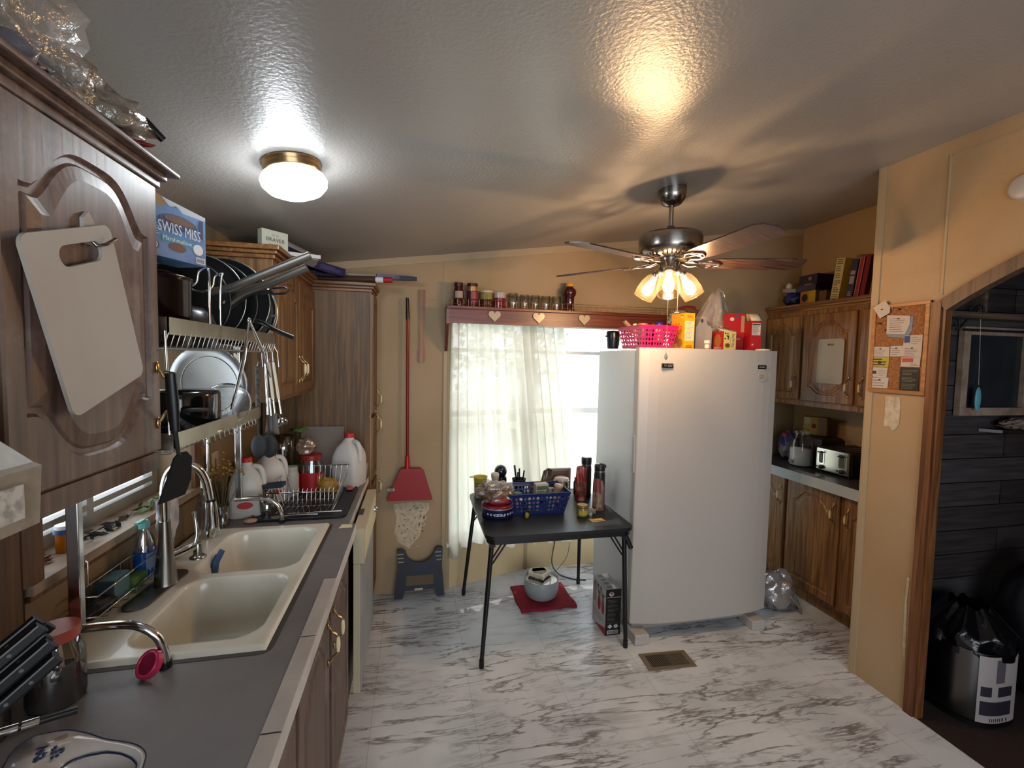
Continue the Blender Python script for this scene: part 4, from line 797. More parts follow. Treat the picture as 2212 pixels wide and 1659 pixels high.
k = [o for o in bpy.data.objects if o.name.startswith('frying_pan')][-1]; b = B(); b.lathe([(.140, -.03), (.141, .0), (.127, -.004)], 0, n=44); obj('steel_wall', b, steel, k)
t = thing('lid_rack', 'bent chrome wire lid holder in front of the pans', 'wire holder', (-.6, 1.5, zs)); b = B()
for dx, dy in ((0, 0), (.012, .07)): b.tube(smoothpts([(-.66+dx, 1.40+dy, 1.86), (-.645+dx, 1.40+dy, 1.835), (-.615+dx, 1.40+dy, 1.83), (-.592+dx, 1.40+dy, 1.845), (-.585+dx, 1.40+dy, 1.875), (-.565+dx, 1.40+dy, 1.885), (-.560+dx*.3, 1.40+dy, 1.87), (-.560, 1.40+dy, 1.80), (-.560, 1.40+dy, 1.70)], 4), .0028, n=7)
b.tube([(-.560, 1.40, 1.70), (-.560, 1.47, 1.70)], .0028, n=6); obj('wire', b, chrome, t, True)
# cocoa box
A = Vector((-.612, 1.187, 1.880)); Bq = Vector((-.548, 1.352, 1.880)); rr = (Bq-A); w = rr.length; h = .138; Mb_ = plane(A, rr, (0, 0, 1)); d = .085
t = thing('cocoa_box', 'open blue cocoa mix box resting on the stock pot', 'box', A); blue = mat('cocoa_blue', '3d6fa5', .45, noise=(9, '6a95c4', .4, .75)); b = B()
b.box(0, w, 0, h*.86, -d, 0, 0, Mb_); b.poly([(w*.30, h*.86), (w*.62, h*.86), (w*.56, h*.92), (w*.36, h*.92)], 0, 0, Mb_)
for z_ in (0, -d): b.prism([(0, h*.86), (w*.10, h*.86), (w*.16, h*1.02), (w*.0, h*1.04)] if z_ == 0 else [(0, h*.86), (w, h*.86), (w, h*.95), (0, h*1.03)], z_-.001, z_, 0, Mb_)
b.prism([(w*.30, h*1.03), (w, h*.93), (w, h*.86), (w*.62, h*.86), (w*.52, h*.95), (w*.42, h*.90)], -.002, 0, 5, Mb_)
b.rect(.004, w-.004, .002, h*.50, 1, .0006, Mb_); b.disc(w*.55, h*.66, w*.30, h*.13, 2, .0012, Mb_); b.disc(w*.56, h*.70, w*.24, h*.07, 3, .0018, Mb_)
b.text('SWISS MISS', w*.56, h*.52, .030, 4, Mb_, lift=.0026, sx=.82, sy=1.25); b.text('Marshmallow', w*.52, h*.34, .015, 4, Mb_, lift=.0022); b.rect(w*.28, w*.80, h*.28, h*.40, 6, .0014, Mb_)
b.disc(w*.52, h*.22, w*.14, h*.08, 3, .0015, Mb_); b.disc(w*.86, h*.28, w*.085, h*.10, 4, .0015, Mb_); b.text('30', w*.16, h*.18, .022, 4, Mb_, lift=.002); b.disc(w*.15, h*.18, w*.10, h*.09, 7, .0014, Mb_)
b.rect(w*.82, w*.98, h*.03, h*.14, 4, .0014, Mb_)
for i in range(9): b.rect(w*(.835+i*.015), w*(.835+i*.015+.007), h*.045, h*.125, 8, .002, Mb_)
b.rect(w*.88, w*.95, h*.50, h*.84, 7, .0014, Mb_); b.lines(w*.05, w*.30, h*.36, h*.56, 5, 4, Mb_, .002, .18)
obj('carton', b, [blue, mat('cocoa_blue_low', '2f5f98', .4, noise=(12, '5486ba', .4, .7)), mat('mug_blue', '27406e', .4), mat('cocoa_brown', '5c4038', .5), mat('print_white', 'd8dbe0', .5), mat('flap_white', 'b5c2d0', .5), mat('teal_banner', '3a86a8', .5), mat('navy_dot', '1c3564', .4), ink], t, True)
# lower-tier contents
zl = 1.418
t = thing('roasting_pot', 'large black enamel pot lying on the lower rack tier', 'pot', T(-.665, 1.44, zl)); b = B(); b.lathe([(.10, .012), (.108, .018), (.108, .115), (.104, .126), (0, .13)], 0, n=40); obj('pot_body', b, darkmetal, t)
b = B(); b.lathe([(.112, .0), (.116, .008), (.112, .016), (.0, .012)], 0, n=40); obj('rim', b, steel, t); b = B(); b.tube(smoothpts([(.06, -.094, .075), (.075, -.112, .08), (.095, -.10, .08), (.10, -.055, .075)], 3), .006, n=8); obj('side_handle', b, blackm, t)
t = thing('platter', 'large round aluminium platter standing behind the black pot', 'platter', T(-.672, 1.66, zl+.128) @ Rz(-12) @ Rx(94)); b = B(); b.lathe([(0, -.006), (.095, -.006), (.108, .0), (.128, .004), (.132, .0), (.128, .001), (.108, -.004), (.095, -.010), (0, -.010)], 0, n=48); obj('disc', b, mat('aluminium', '9fa3a8', .35, .85, noise=(6, '868a90', .4, .7)), t)
b = B(); b.tube([(.094*math.cos(a), .094*math.sin(a), -.006) for a in [2*PI*i/40 for i in range(40)]], .002, closed=True, n=5); obj('ring_step', b, nickel, t)
t = thing('pan_cover', 'glass pan lid with a chrome rim at the end of the lower tier', 'lid', T(-.60, 1.60, zl+.07) @ Rz(10) @ Rx(60)); b = B(); b.lathe([(0, .02), (.05, .012), (.072, 0)], 0, n=32); obj('glass', b, glassc, t); b = B(); b.tube([(.073*math.cos(a), .073*math.sin(a), 0) for a in [2*PI*i/32 for i in range(32)]], .0025, closed=True, n=6); obj('rim', b, chrome, t)
# black spatula hanging at the near end
t = thing('spatula', 'long black spatula hanging from the near end of the rack', 'spatula', (-.53, 1.13, 1.5)); q = lambda x, y: at(x, y, x=-.522)
p0, p1, p2, p3 = q(368, 806), q(378, 930), q(386, 982), q(392, 1000); b = B(); b.tube([p0, p0*.5+p1*.5, p1], [.011, .013, .010], n=10, flat=.7); obj('grip', b, black, t, True); b = B(); b.tube([p1, p2], [.0055, .004], n=8); obj('shaft', b, blackm, t, True)
P = [q(376, 990), q(387, 978), q(402, 975), q(413, 987), q(411, 1035), q(398, 1068), q(343, 1090)]; Ms = plane((-.522, 0, 0), (0, 1, 0), (0, 0, 1)); b = B(); b.prism([(v.y, v.z) for v in P], -.002, .002, M=Ms); obj('blade', b, mat('nylon_grey', '1c1d20', .8, spec=.1), t, True); b = B(); b.tube([p0+Vector((0, .0, -.02)), p0+Vector((.004, .01, .0)), p0+Vector((-.02, .018, .004))], .0022, n=6); obj('hanging_hook', b, chrome, t, True)
# tongs
t = thing('tongs', 'open steel tongs hooked over the rack front', 'tongs', (-.53, 1.53, 1.6)); b = B(); tp = q(527, 692)+Vector((.015, 0, 0))
for e in (q(500, 885), q(585, 815)): b.tube([tp, tp*.55+e*.45+Vector((.006, 0, 0)), e], [.004, .006, .004], n=6, flat=.5)
b.blob((.006, .012, .010), .05, 1, M=T(tp.x, tp.y, tp.z), n=10); obj('arms', b, chrome, t, True)
# utensils at the far end
G = 'kitchen utensils hanging from the far end of the rack'
def utensil(name, label, px, ptop, pbot, y, mt_h, mt_b, kind, r=.006):
    a, c = at(ptop[0], ptop[1], y=y), at(pbot[0], pbot[1], y=y); t = thing(name, label, 'utensil', a, G); b = B(); mid = a*.45+c*.55
    b.tube([a, mid], r, n=8); obj('grip', b, mt_h, t, True); b = B(); b.tube([mid, c+(a-c)*.22], [.004, .0035], n=7); obj('shaft', b, chrome if kind != 'spoon' else blackm, t, True); b = B(); b.tube([a, a+Vector((0, 0, .012)), a+Vector((0, .008, .018)), a+Vector((0, .014, .008))], .0015, n=5); obj('hanging_loop', b, chrome, t, True)
    b = B(); cc = c+(a-c)*.11; L = (a-c).length*.13
    if kind == 'spoon': b.blob((.03, .010, L), .02, 1, M=T(cc.x, cc.y, cc.z), n=18)
    elif kind == 'turner': b.taper(.055, .003, .035, .003, L*2, M=T(cc.x, cc.y, cc.z-L))
    elif kind == 'whisk':
        for i in range(6):
            an = PI*i/6; b.tube([cc+Vector((.022*math.sin(PI*j/10)*math.cos(an), .022*math.sin(PI*j/10)*math.sin(an), L-2*L*j/10)) for j in range(11)], .001, n=4)
    else: b.blob((.022, .022, .022), .02, 1, M=T(cc.x, cc.y, cc.z), n=14)
    obj('head', b, mt_b, t, True); return t
utensil('serving_spoon', 'black solid spoon nearest the sink among the hanging utensils', 0, (556, 790), (560, 985), 1.90, mat('ribbed_grip', '55524a', .6, noise=(80, '2e2c28', .4, .6)), blackm, 'spoon', .010)
utensil('serving_spoon', 'black spoon hanging beside the ribbed-handle spoon', 0, (573, 785), (583, 985), 1.93, chrome, blackm, 'spoon', .005)
utensil('turner', 'slotted turner with a red-tipped black handle', 0, (572, 765), (590, 935), 1.96, black, nickel, 'turner')
utensil('masher', 'white-handled masher among the hanging utensils', 0, (580, 783), (598, 925), 1.99, mat('ivory', 'c4c0ae', .4), nickel, 'whisk', .006)
utensil('ladle', 'white-handled ladle at the far end of the hanging row', 0, (590, 783), (612, 925), 2.02, MT['ivory'], nickel, 'ladle', .006)
b = B()
for i, x in enumerate((-.56, -.58, -.60, -.62)): b.tube([(x, 1.965, 1.73), (x, 1.98, 1.73), (x, 1.985, 1.68), (x+.01, 1.99, 1.66), (x+.012, 1.995, 1.60)], .0018, n=5)
one('rack_hooks', b, chrome, 'row of thin chrome hooks at the far end of the upper tier', 'hook')
# ---------------- items on the window ledge and behind the sink
zl = wz0+.005
t = thing('pill_bottle', 'orange pill bottle with a blue and white cap on the window ledge', 'bottle', at(138, 1183, x=-.945).x and (-.945, 1.445, zl)); b = B(); b.cyl(.021, 0, .052); obj('bottle_body', b, mat('amber_plastic', '9a5410', .25), t); b = B(); b.cyl(.025, .052, .064); b.cyl(.022, .064, .074, 1); obj('cap', b, [mat('cap_blue', '2b4a86', .4), white], t)
rnd = random.Random(12)
for k, (y, x, s, c, nm, lb) in enumerate(((1.35, -.95, .016, '6b2a22', 'scrap', 'crumpled red and white scrap at the near end of the window ledge'), (1.55, -.93, .022, '17140f', 'dried_leaf', 'dark shrivelled leaf pile on the ledge beside the pill bottle'), (1.68, -.94, .014, '3b2d20', 'dried_leaf', 'brown dried leaf in the middle of the window ledge'), (1.80, -.93, .028, '5e6b45', 'plant_sprig', 'limp green sprig near the far end of the ledge'), (1.90, -.94, .022, '7f8a5a', 'plant_sprig', 'yellow-green sprig beneath the hanging spatula'))):
    b = B()
    for i in range(14):
        c_ = Vector((x+rnd.gauss(0, s*.5), y+rnd.gauss(0, s*1.6), zl+.003+abs(rnd.gauss(0, s*.35)))); d = Vector((rnd.gauss(0, 1), rnd.gauss(0, 1.4), rnd.gauss(0, .4))).normalized()*s*.8; e = d.orthogonal().normalized()*s*.35; b.add([c_-d, c_+e, c_+d, c_-e], [(0, 1, 2, 3)]); b.tube([c_-d, c_+d], .0008, n=4)
    one(nm, b, mat('debris'+c, c, .8), lb, 'plant' if 'plant' in nm or 'leaf' in nm else 'paper')
# chrome wire caddy with sponges and bottles
t = thing('sink_caddy', 'chrome wire caddy on the wall behind the sink holding sponges and soap', 'caddy', (-.83, 1.5, .93)); b = B(); ya_, yb_, x0, x1, z0_, z1_ = 1.33, 1.66, -.868, -.805, .935, 1.01
for z in (z0_+.02, z1_): b.tube([(x0, ya_, z), (x1, ya_, z), (x1, yb_, z), (x0, yb_, z)], .0022, n=6, closed=True)
for i in range(9): y = ya_+(yb_-ya_)*i/8; b.tube([(x0, y, z1_), (x0, y, z0_), (x1, y, z0_), (x1, y, z0_+.02)], .0014, n=5)
b.tube([(x0, 1.40, z1_), (x0, 1.40, 1.075), (-.872, 1.40, 1.08)], .002, n=6); obj('wire_basket', b, chrome, t, True)
t = thing('sponge', 'blue-grey scouring sponge standing in the wire caddy', 'sponge', (-.838, 1.455, .94)); b = B(); b.box(-.02, .02, -.035, .035, 0, .07); b.box(-.021, .021, -.045, -.035, 0, .07, 1); obj('foam', b, [mat('sponge_blue', '4f6d78', .9, bump=(200, .6)), mat('scour_dark', '22303a', .9)], t, bevel=.003)
b = B(); b.box(-.015, .018, -.04, .03, 0, .035); one('sponge', b, mat('scour_green', '53713a', .9, bump=(200, .6)), 'green scouring pad lying in the wire caddy', 'sponge', T(-.830, 1.54, .937), bevel=.004)
t = thing('soap_bottle', 'blue dish soap bottle with a teal cap in the caddy', 'bottle', T(-.836, 1.60, .938)); b = B(); b.lathe([(.026, 0), (.028, .02), (.027, .085)], 0, sy=1.3); obj('liquid', b, mat('blue_soap', '123f8a', .15, coat=.3), t); b = B(); b.lathe([(.0275, .086), (.024, .12), (.013, .15), (.012, .156)], 0, sy=1.2, caps=False); obj('clear_shoulder', b, film('soap_clear', 'c0dcd8', .25), t)
b = B(); b.lathe([(.015, .155), (.015, .175), (.010, .18)], 0); b.box(-.006, .006, -.04, .0, .178, .185); obj('cap', b, mat('teal_cap', '5fa39a', .35), t); b = B(); b.lathe([(.0285, .03), (.0280, .08)], 0, caps=False, a0=-.9, a1=.9, sy=1.3); obj('label', b, mat('soap_label', '6f8296', .5), t)
b = B(); b.tube([(-.80, 1.64, .95), (-.80, 1.64, 1.035), (-.80, 1.69, 1.035), (-.80, 1.69, .95)], .003, closed=True, n=6); b.box(-.803, -.797, 1.642, 1.688, .952, 1.03, 1); one('yellow_scrubber', b, [mat('yellow_plastic', 'b5952a', .4), mat('scrub_brown', '5a4a14', .8)], 'yellow framed scrubber at the far end of the wire caddy', 'scrubber')
b = B(); b.blob((.03, .05, .022), .25, 2.5, M=T(0, 0, .02), n=20, seed=6, flat=-.02); one('steel_scourer', b, mat('scourer_dark', '191817', .5), 'dark steel scourer in the near end of the wire caddy', 'scourer', T(-.838, 1.385, .937))
# blue brush inside the sink
P = [at(x, y, x=-.70) for x, y in ((505, 1186), (488, 1205), (483, 1240))]
t = thing('scrub_brush', 'blue scrub brush leaning inside the far sink bowl', 'brush', (-.7, 1.7, .85)); b = B(); b.tube([(-.690, 1.795, .925), (-.700, 1.765, .895), (-.702, 1.75, .83)], [.012, .014, .012], n=8, flat=.6); obj('brush_back', b, mat('brush_blue', '2b4c74', .45), t, True); b = B(); b.tube([(-.704, 1.79, .91), (-.712, 1.755, .88)], .008, n=6); obj('bristles', b, mat('bristle', '1c2530', .8), t, True)
# dry board leaning on the tall cabinet, bottles and jugs behind the rack
milk = veil('milky_plastic', 'cfcac6', .0, .35); milkm = mat('milky', 'b9b5b0', .35, trans=.0); redcap = mat('red_cap', 'a81e22', .4)
def jug(label, M, grp='milk jugs behind the drying rack', labl=True, big=1.0):
    t = thing('milk_jug', label, 'jug', M, grp); s = big; b = B(); w = .070*s
    lv = [(w*.94, 0), (w, .008*s), (w, .13*s), (w*.96, .16*s), (w*.80, .195*s), (w*.45, .225*s), (.022*s, .238*s), (.020*s, .248*s)]; v = []; n = 28
    for r, z in lv:
        k = min(1, max(0, (z/s-.14)/.09)); 
        for i in range(n):
            a = 2*PI*i/n; c_, s_ = math.cos(a), math.sin(a); e = 2/(5-3*k); v.append((r*math.copysign(abs(c_)**e, c_), r*math.copysign(abs(s_)**e, s_), z))
    b.add(v, [(j*n+i, j*n+(i+1) % n, (j+1)*n+(i+1) % n, (j+1)*n+i) for j in range(len(lv)-1) for i in range(n)], 0, True); obj('jug_body', b, mat('jug_milky', 'bdb9b4', .4), t)
    b = B(); b.tube(smoothpts([(.03*s, -.01*s, .225*s), (.055*s, -.02*s, .218*s), (.069*s, -.025*s, .185*s), (.072*s, -.028*s, .13*s)], 4), .012*s, n=10); obj('jug_handle', b, MT['jug_milky'], t)
    b = B(); b.lathe([(.023*s, .244*s), (.023*s, .264*s), (.020*s, .266*s)], 0, n=20); obj('cap', b, redcap, t)
    if labl: b = B(); b.box(-.05, .05, -.0712, -.0705, .03, .085); b.disc(0, .06, .032, .016, 1, .0725, M=Rx(90)); b.box(.0705, .0712, -.04, .04, .05, .11, 1); obj('label', b, [mat('label_pale', 'b0aaa6', .5), mat('label_red', 'a3282a', .5)], t)
    return t
jug('milk jug with a red cap and red label nearest the rack post', T(-.755, 2.24, .911) @ Rz(12)); jug('second milk jug just behind the red-labelled one, its handle facing out', T(-.715, 2.42, .911) @ Rz(35))
jug('tall milky gallon jug with a red cap at the far end of the counter', T(-.365, 2.67, .911) @ Rz(-20), None, False, 1.13)
t = thing('supplement_bottle', 'plain white screw-top bottle between the milk jugs and the red jar', 'bottle', T(-.63, 2.50, .911)); b = B(); b.lathe([(.035, 0), (.037, .01), (.037, .11), (.030, .13)], 0); obj('bottle_body', b, mat('dull_white', 'a8a39e', .5), t); b = B(); b.cyl(.030, .13, .155); obj('cap', b, MT['dull_white'], t)
t = thing('snack_jar', 'big clear jar with a red label and red lid on the far counter', 'jar', T(-.545, 2.56, .911)); b = B(); b.lathe([(.058, 0), (.062, .01), (.062, .14), (.05, .17), (.05, .18)], 0, caps=False, n=28); obj('jar_wall', b, film('jar_plastic', 'b9a9a0', .18), t); b = B(); b.lathe([(.0625, .015), (.0625, .115)], 0, caps=False, n=28); b.lathe([(.0632, .03), (.0632, .10)], 1, caps=False, a0=-.9, a1=.1); obj('label', b, [mat('label_crimson', '8f1218', .4), mat('label_tan', '8a6a50', .5)], t); b = B(); b.cyl(.054, .18, .205, n=28); obj('lid', b, mat('lid_crimson', '86161c', .4), t)
b = B(); b.blob((.05, .045, .045), .25, 2.5, n=26, seed=4, flat=-.04); one('bread_bag', b, crinkle('bread_film', '8f7462', .2, .35), 'crumpled bag resting on the lid of the red-labelled jar', 'bag', T(-.575, 2.57, .911+.245))
b = B(); b.blob((.045, .045, .012), .3, 3, n=20, seed=5); one('green_leaf_top', b, mat('leafy_green', '3f5a26', .6), 'bit of green leaf above the crumpled bag on the far counter', 'plant', T(-.63, 2.66, 1.235))
b = B(); b.blob((.055, .035, .045), .12, 2, n=22, seed=8, flat=-.04); one('yellow_bag', b, mat('mustard_film', '8f6a22', .4), 'mustard yellow bag behind the chrome drying rack', 'bag', T(-.455, 2.52, .911+.04))
t = thing('cutting_board', 'pale cutting board leaning against the tall cabinet', 'cutting board', (-.53, 2.83, .91)); b = B(); b.box(-.655, -.415, 0, .008, 0, .318, 0); o = obj('board', b, mat('board_grey', '6b6058', .5), None); o.parent = t; PM[o.name] = T(-.53, 2.83, .91); o.data.transform(T(.53, -.075, .001) @ Rx(-8) if 0 else T(.53, -.055, .003) @ Rx(-9)); 
b = B(); b.prism(rrect(-.05, .05, 0, .10, .012), -.006, .006, M=plane((0, 0, 0), (0, 1, 0), (0, 0, 1))); b.box(-.006, .004, -.045, .045, .0, .015); one('switch_plate_stand', b, mat('pale_panel', '9a9a92', .45), 'small pale panel standing at the counter edge behind the gallon jug', 'panel', T(-.290, 2.765, .911) @ Ry(6))
# drying mat, wire rack, cutlery
t = thing('drying_mat', 'black drying mat under the chrome dish drainer', 'mat', (-.51, 2.33, .911)); b = B(); b.prism(rrect(-.715, -.305, 2.11, 2.60, .03), 0, .006, M=plane((0, 0, .9105), (1, 0, 0), (0, 1, 0))); obj('mat_sheet', b, mat('mat_black', '0e0d10', .5), t, True)
b = B(); P = rrect(-.71, -.31, 2.115, 2.595, .028); b.tube([(x, y, .9195) for x, y in P], .004, closed=True, n=6); obj('raised_lip', b, MT['mat_black'], t, True)
t = thing('dish_drainer', 'empty chrome wire dish drainer on the black mat', 'dish drainer', (-.5, 2.3, .917)); b = B(); X0, X1, Y0, Y1, Z0, Z1 = -.615, -.375, 2.17, 2.50, .925, 1.03
b.tube([(X0-.03, Y0-.03, Z1), (X1+.03, Y0-.03, Z1), (X1+.03, Y1+.03, Z1+.03), (X0-.03, Y1+.03, Z1+.03)], .0028, closed=True, n=6); b.tube([(X0, Y0, Z0), (X1, Y0, Z0), (X1, Y1, Z0), (X0, Y1, Z0)], .0025, closed=True, n=6); obj('frame', b, chrome, t, True)
b = B()
for i in range(11):
    x = X0+(X1-X0)*i/10; b.tube([(x-.02+.004*i, Y0-.03, Z1), (x, Y0, Z0), (x, Y1, Z0), (x-.02+.004*i, Y1+.03, Z1+.03)], .0016, n=5)
for y in (Y0+.10, Y0+.20): b.tube([(X0, y, Z0), (X1, y, Z0)], .002, n=5)
for j in range(9):
    y = Y0+(Y1-Y0)*j/8
    for s in (0, 1): b.tube([((X0, X1)[s], y, Z0), ((X0-.03, X1+.03)[s], y, Z1+.03*j/8)], .0014, n=5)
obj('wires', b, chrome, t, True); b = B()
for i in range(12): x = X0+.01+(X1-X0-.02)*i/11; b.tube([(x, Y0+.10, Z0), (x, Y0+.105, Z0+.075), (x+.003, Y0+.11, Z0+.085)], .0016, n=5)
obj('plate_prongs', b, chrome, t, True)
t = thing('cutlery_cup', 'dark glass cutlery holder at the left of the dish drainer', 'holder', T(-.665, 2.215, .917)); b = B(); b.lathe([(.03, 0), (.04, .10), (.037, .10), (.028, .004)], 0, n=20); obj('cup', b, film('grey_glass', '6d7a80', .25), t)
b = B(); b.prism([(0, 0), (.10, .02), (.11, .05), (.02, .035)], 0, .02, M=T(-.70, 2.20, 1.03) @ Rx(10)); one('blue_tray', b, mat('slate_blue', '26313c', .3), 'dark blue plastic piece propped on the dish drainer', 'tray')
for k, (x, y, a) in enumerate(((-.60, 2.135, 3), (-.50, 2.16, 4))):
    t = thing('spoon', ['steel spoon lying at the near edge of the black mat', 'steel spoon just beyond the first one on the black mat'][k], 'spoon', T(x, y, .921) @ Rz(a)); b = B(); b.blob((.026, .016, .004), .02, 1, n=14, M=T(0, 0, .003)); obj('bowl', b, steel, t); b = B(); b.tube([(.022, 0, .003), (.05, 0, .008), (.17, .002, .004)], [.0025, .0025, .004], n=6, flat=.5); obj('handle', b, steel, t)
b = B(); b.blob((.02, .026, .008), .05, 2, n=14, flat=-.007); one('soap_bar', b, mat('pink_soap', 'b04a50', .5), 'pink piece of soap on the far corner of the black mat', 'soap', T(-.345, 2.545, .925))
b = B(); b.blob((.028, .02, .010), .05, 2, n=14, flat=-.009); one('soap_bar', b, mat('peach_soap', 'b08a74', .5), 'peach soap bar behind the sink near the far rack foot', 'soap', T(-.70, 2.115, .92))
# clear squeeze bottle, flowers, small things by the far rack post
t = thing('squeeze_bottle', 'clear squeeze bottle with a white flip cap left of the flowers', 'bottle', T(-.80, 1.94, .925)); b = B(); b.lathe([(.028, 0), (.032, .06), (.028, .14), (.014, .19), (.013, .20)], 0, n=20, caps=False); obj('bottle_body', b, film('soap_bottle', 'b8bcc0', .2), t); b = B(); b.cyl(.018, .20, .228); b.box(-.03, .0, -.006, .006, .236, .243, 0, Ry(-25) @ T(0.05, 0, .02)); obj('cap', b, mat('cap_white', 'b5b5ae', .4), t)
t = thing('dried_flowers', 'bunch of small dried yellow flowers by the far rack post', 'flowers', T(-.80, 2.09, .95)); rnd = random.Random(4); b = B()
for i in range(16): e = Vector((rnd.gauss(0, .03), rnd.gauss(0, .025), .19+rnd.gauss(0, .02))); b.tube([(0, 0, 0), e*.5, e], .0012, n=4)
obj('stems', b, mat('dry_stem', '5a4a2a', .8), t); b = B()
for i in range(40): e = Vector((rnd.gauss(0, .032), rnd.gauss(0, .026), .205+rnd.gauss(0, .022))); b.blob((.007, .007, .006), .2, 3, M=T(*e), n=6)
obj('blossoms', b, mat('dry_yellow', '7f5f22', .8), t)
t = thing('glass_vase', 'narrow clear glass holding the dried yellow flowers', 'vase', T(-.80, 2.09, .912)); b = B(); b.lathe([(.022, 0), (.026, .09), (.024, .09), (.020, .004)], 0, n=18); obj('glass', b, glassc, t)
t = thing('clear_canister', 'stacked clear plastic container behind the black hanging spoons', 'container', T(-.70, 2.62, .911)); b = B(); b.lathe([(.045, 0), (.048, .20), (.052, .21), (.052, .30), (.049, .30)], 0, n=22, caps=False); obj('wall', b, film('canister', '9a9490', .2), t)
b = B(); b.box(-.86, -.855, 2.14, 2.20, 1.12, 1.22); b.box(-.8549, -.8535, 2.165, 2.175, 1.15, 1.19, 1); one('outlet_plate', b, [mat('almond', 'a38c74', .5), mat('outlet_dark', '4d4034', .6)], 'almond switch plate on the wall beyond the far rack post', 'switch plate', bevel=.001)
# white tube and hand towel behind the faucet
b = B(); b.blob((.02, .05, .09), .25, 2.4, n=26, seed=11); one('dish_cloth', b, mat('cloth_blue', '8a8f9c', .8, noise=(12, 'c2bfc0', .4, .6)), 'pale blue and white dish cloth hanging behind the faucet', 'cloth', T(-.80, 1.66, 1.10))
# near counter: jars, knife block, cup, ceramic dish
t = thing('storage_jar', 'clear glass jar with a red lid beside the near rack foot', 'jar', T(-.735, 1.085, .911)); b = B(); b.lathe([(.045, 0), (.048, .01), (.048, .10), (.038, .125), (.036, .135)], 0, n=28, caps=False); b.cyl(.045, .0, .004); obj('glass', b, film('jar_glass', 'a8a39c', .2), t); b = B(); b.cyl(.046, .005, .06); obj('contents', b, mat('dark_contents', '3a3230', .7), t); b = B(); b.cyl(.040, .135, .158, n=26); obj('lid', b, mat('coral_lid', '9a4636', .45), t)
t = thing('storage_jar', 'second glass jar with a red lid at the picture edge behind the knives', 'jar', T(-.80, .985, .911)); b = B(); b.lathe([(.045, 0), (.048, .01), (.048, .10), (.038, .125), (.036, .135)], 0, n=28, caps=False); b.cyl(.045, .0, .004); obj('glass', b, MT['jar_glass'], t); b = B(); b.cyl(.046, .005, .05); obj('contents', b, MT['dark_contents'], t); b = B(); b.cyl(.040, .135, .158, n=26); obj('lid', b, mat('rust_lid', '80382c', .45), t)
b = B(); b.cyl(.03, 0, .012); b.lathe([(.022, .012), (.024, .016), (.026, .012)], 0); o = one('bottle_cap', b, mat('pink_cap', 'a8284a', .35), 'pinkish-red screw cap leaning on the sink rim', 'cap', T(-.585, 1.135, .935) @ Rz(-30) @ Rx(55))
# knife block
kb = at(104, 1375, z=1.14)-Vector((.184, .129, .175)); kb.z = .966; t = thing('knife_block', 'wooden knife block full of black-handled knives at the picture corner', 'knife block', kb)
Mk = T(*kb) @ Rz(35) @ Ry(52); b = B(); b.box(-.05, .055, -.055, .055, 0.0, .19, 0, Mk @ T(0, 0, -.03)); obj('block', b, wood('block_wood', '5b3d1e', '7c5a30', '96713f'), t, True, bevel=.004)
k = 0
for i, (u, v, L) in enumerate(((-.03, -.03, .13), (-.03, .012, .125), (.0, -.038, .12), (.0, .0, .115), (.0, .038, .12), (.03, -.03, .105), (.03, .0, .10), (.03, .034, .10))):
    tk = thing('knife', ['black-handled chef knife topmost in the block', 'black-handled carving knife beside the topmost one', 'black-handled bread knife at one end of the middle row', 'black-handled knife in the centre of the block', 'black-handled knife at the other end of the middle row', 'black-handled steak knife low in the block, nearest the glass jar', 'black-handled steak knife in the middle of the lowest row', 'black-handled steak knife at the end of the lowest row'][i], 'knife', Mk @ T(u, v, .16), 'knives in the wooden block')
    b = B(); b.prism(rrect(-.011, .011, -.007, .007, .005, 3), 0, L); obj('handle', b, black, tk, bevel=.002); b = B(); b.prism(rrect(-.0115, .0115, -.0075, .0075, .005, 3), L, L+.010); obj('end_cap', b, black, tk)
    for s_ in (.35, .7): b = B(); b.cyl(.003, -.0078, .0078, 0, T(0, 0, L*s_) @ Rx(90)); obj('rivet', b, mat('dull_rivet', '55555a', .5), tk); b = B(); b.box(-.010, .010, -.001, .001, -.14, 0); obj('blade', b, chrome, tk)
b = B(); b.cyl(.007, -.05, .05, 0); b.cyl(.0075, .0, .022, 1); b.cyl(.0075, .026, .048, 1); one('knife_sharpener', b, [black, chrome], 'black rod with two shiny silver bands lying before the knives', 'tool', T(-.655, .925, .985) @ Rz(-52) @ Rx(80))
# ceramic dish with blue trim, at the bottom left
t = thing('ceramic_dish', 'scalloped white ceramic dish with a blue rim and flower sprig, bottom left', 'dish', T(-.60, .862, .911)); 
def closed_resample(P, n, c):
    k = max(range(len(P)), key=lambda i: (P[i]-c).normalized().x); P = P[k:]+P[:k]; L = [0]
    for i in range(len(P)): L.append(L[-1]+(P[(i+1) % len(P)]-P[i]).length)
    out = []; i = 0
    for q in range(n):
        d = L[-1]*q/n
        while L[i+1] < d: i += 1
        out.append(P[i].lerp(P[(i+1) % len(P)], (d-L[i])/(L[i+1]-L[i])))
    return [(out[q-1]+out[q]*2+out[(q+1) % n])/4 for q in range(n)]
po = [at(x, y, z=.940) for x, y in ((25, 1625), (60, 1598), (100, 1585), (150, 1578), (190, 1585), (225, 1598), (262, 1603), (290, 1608), (310, 1618), (318, 1632), (312, 1650), (300, 1690), (240, 1740), (130, 1770), (40, 1730), (0, 1670))]
pi_ = [at(x, y, z=.932) for x, y in ((128, 1665), (150, 1648), (190, 1634), (230, 1627), (262, 1630), (285, 1640), (298, 1654), (288, 1685), (235, 1715), (170, 1725), (130, 1705))]
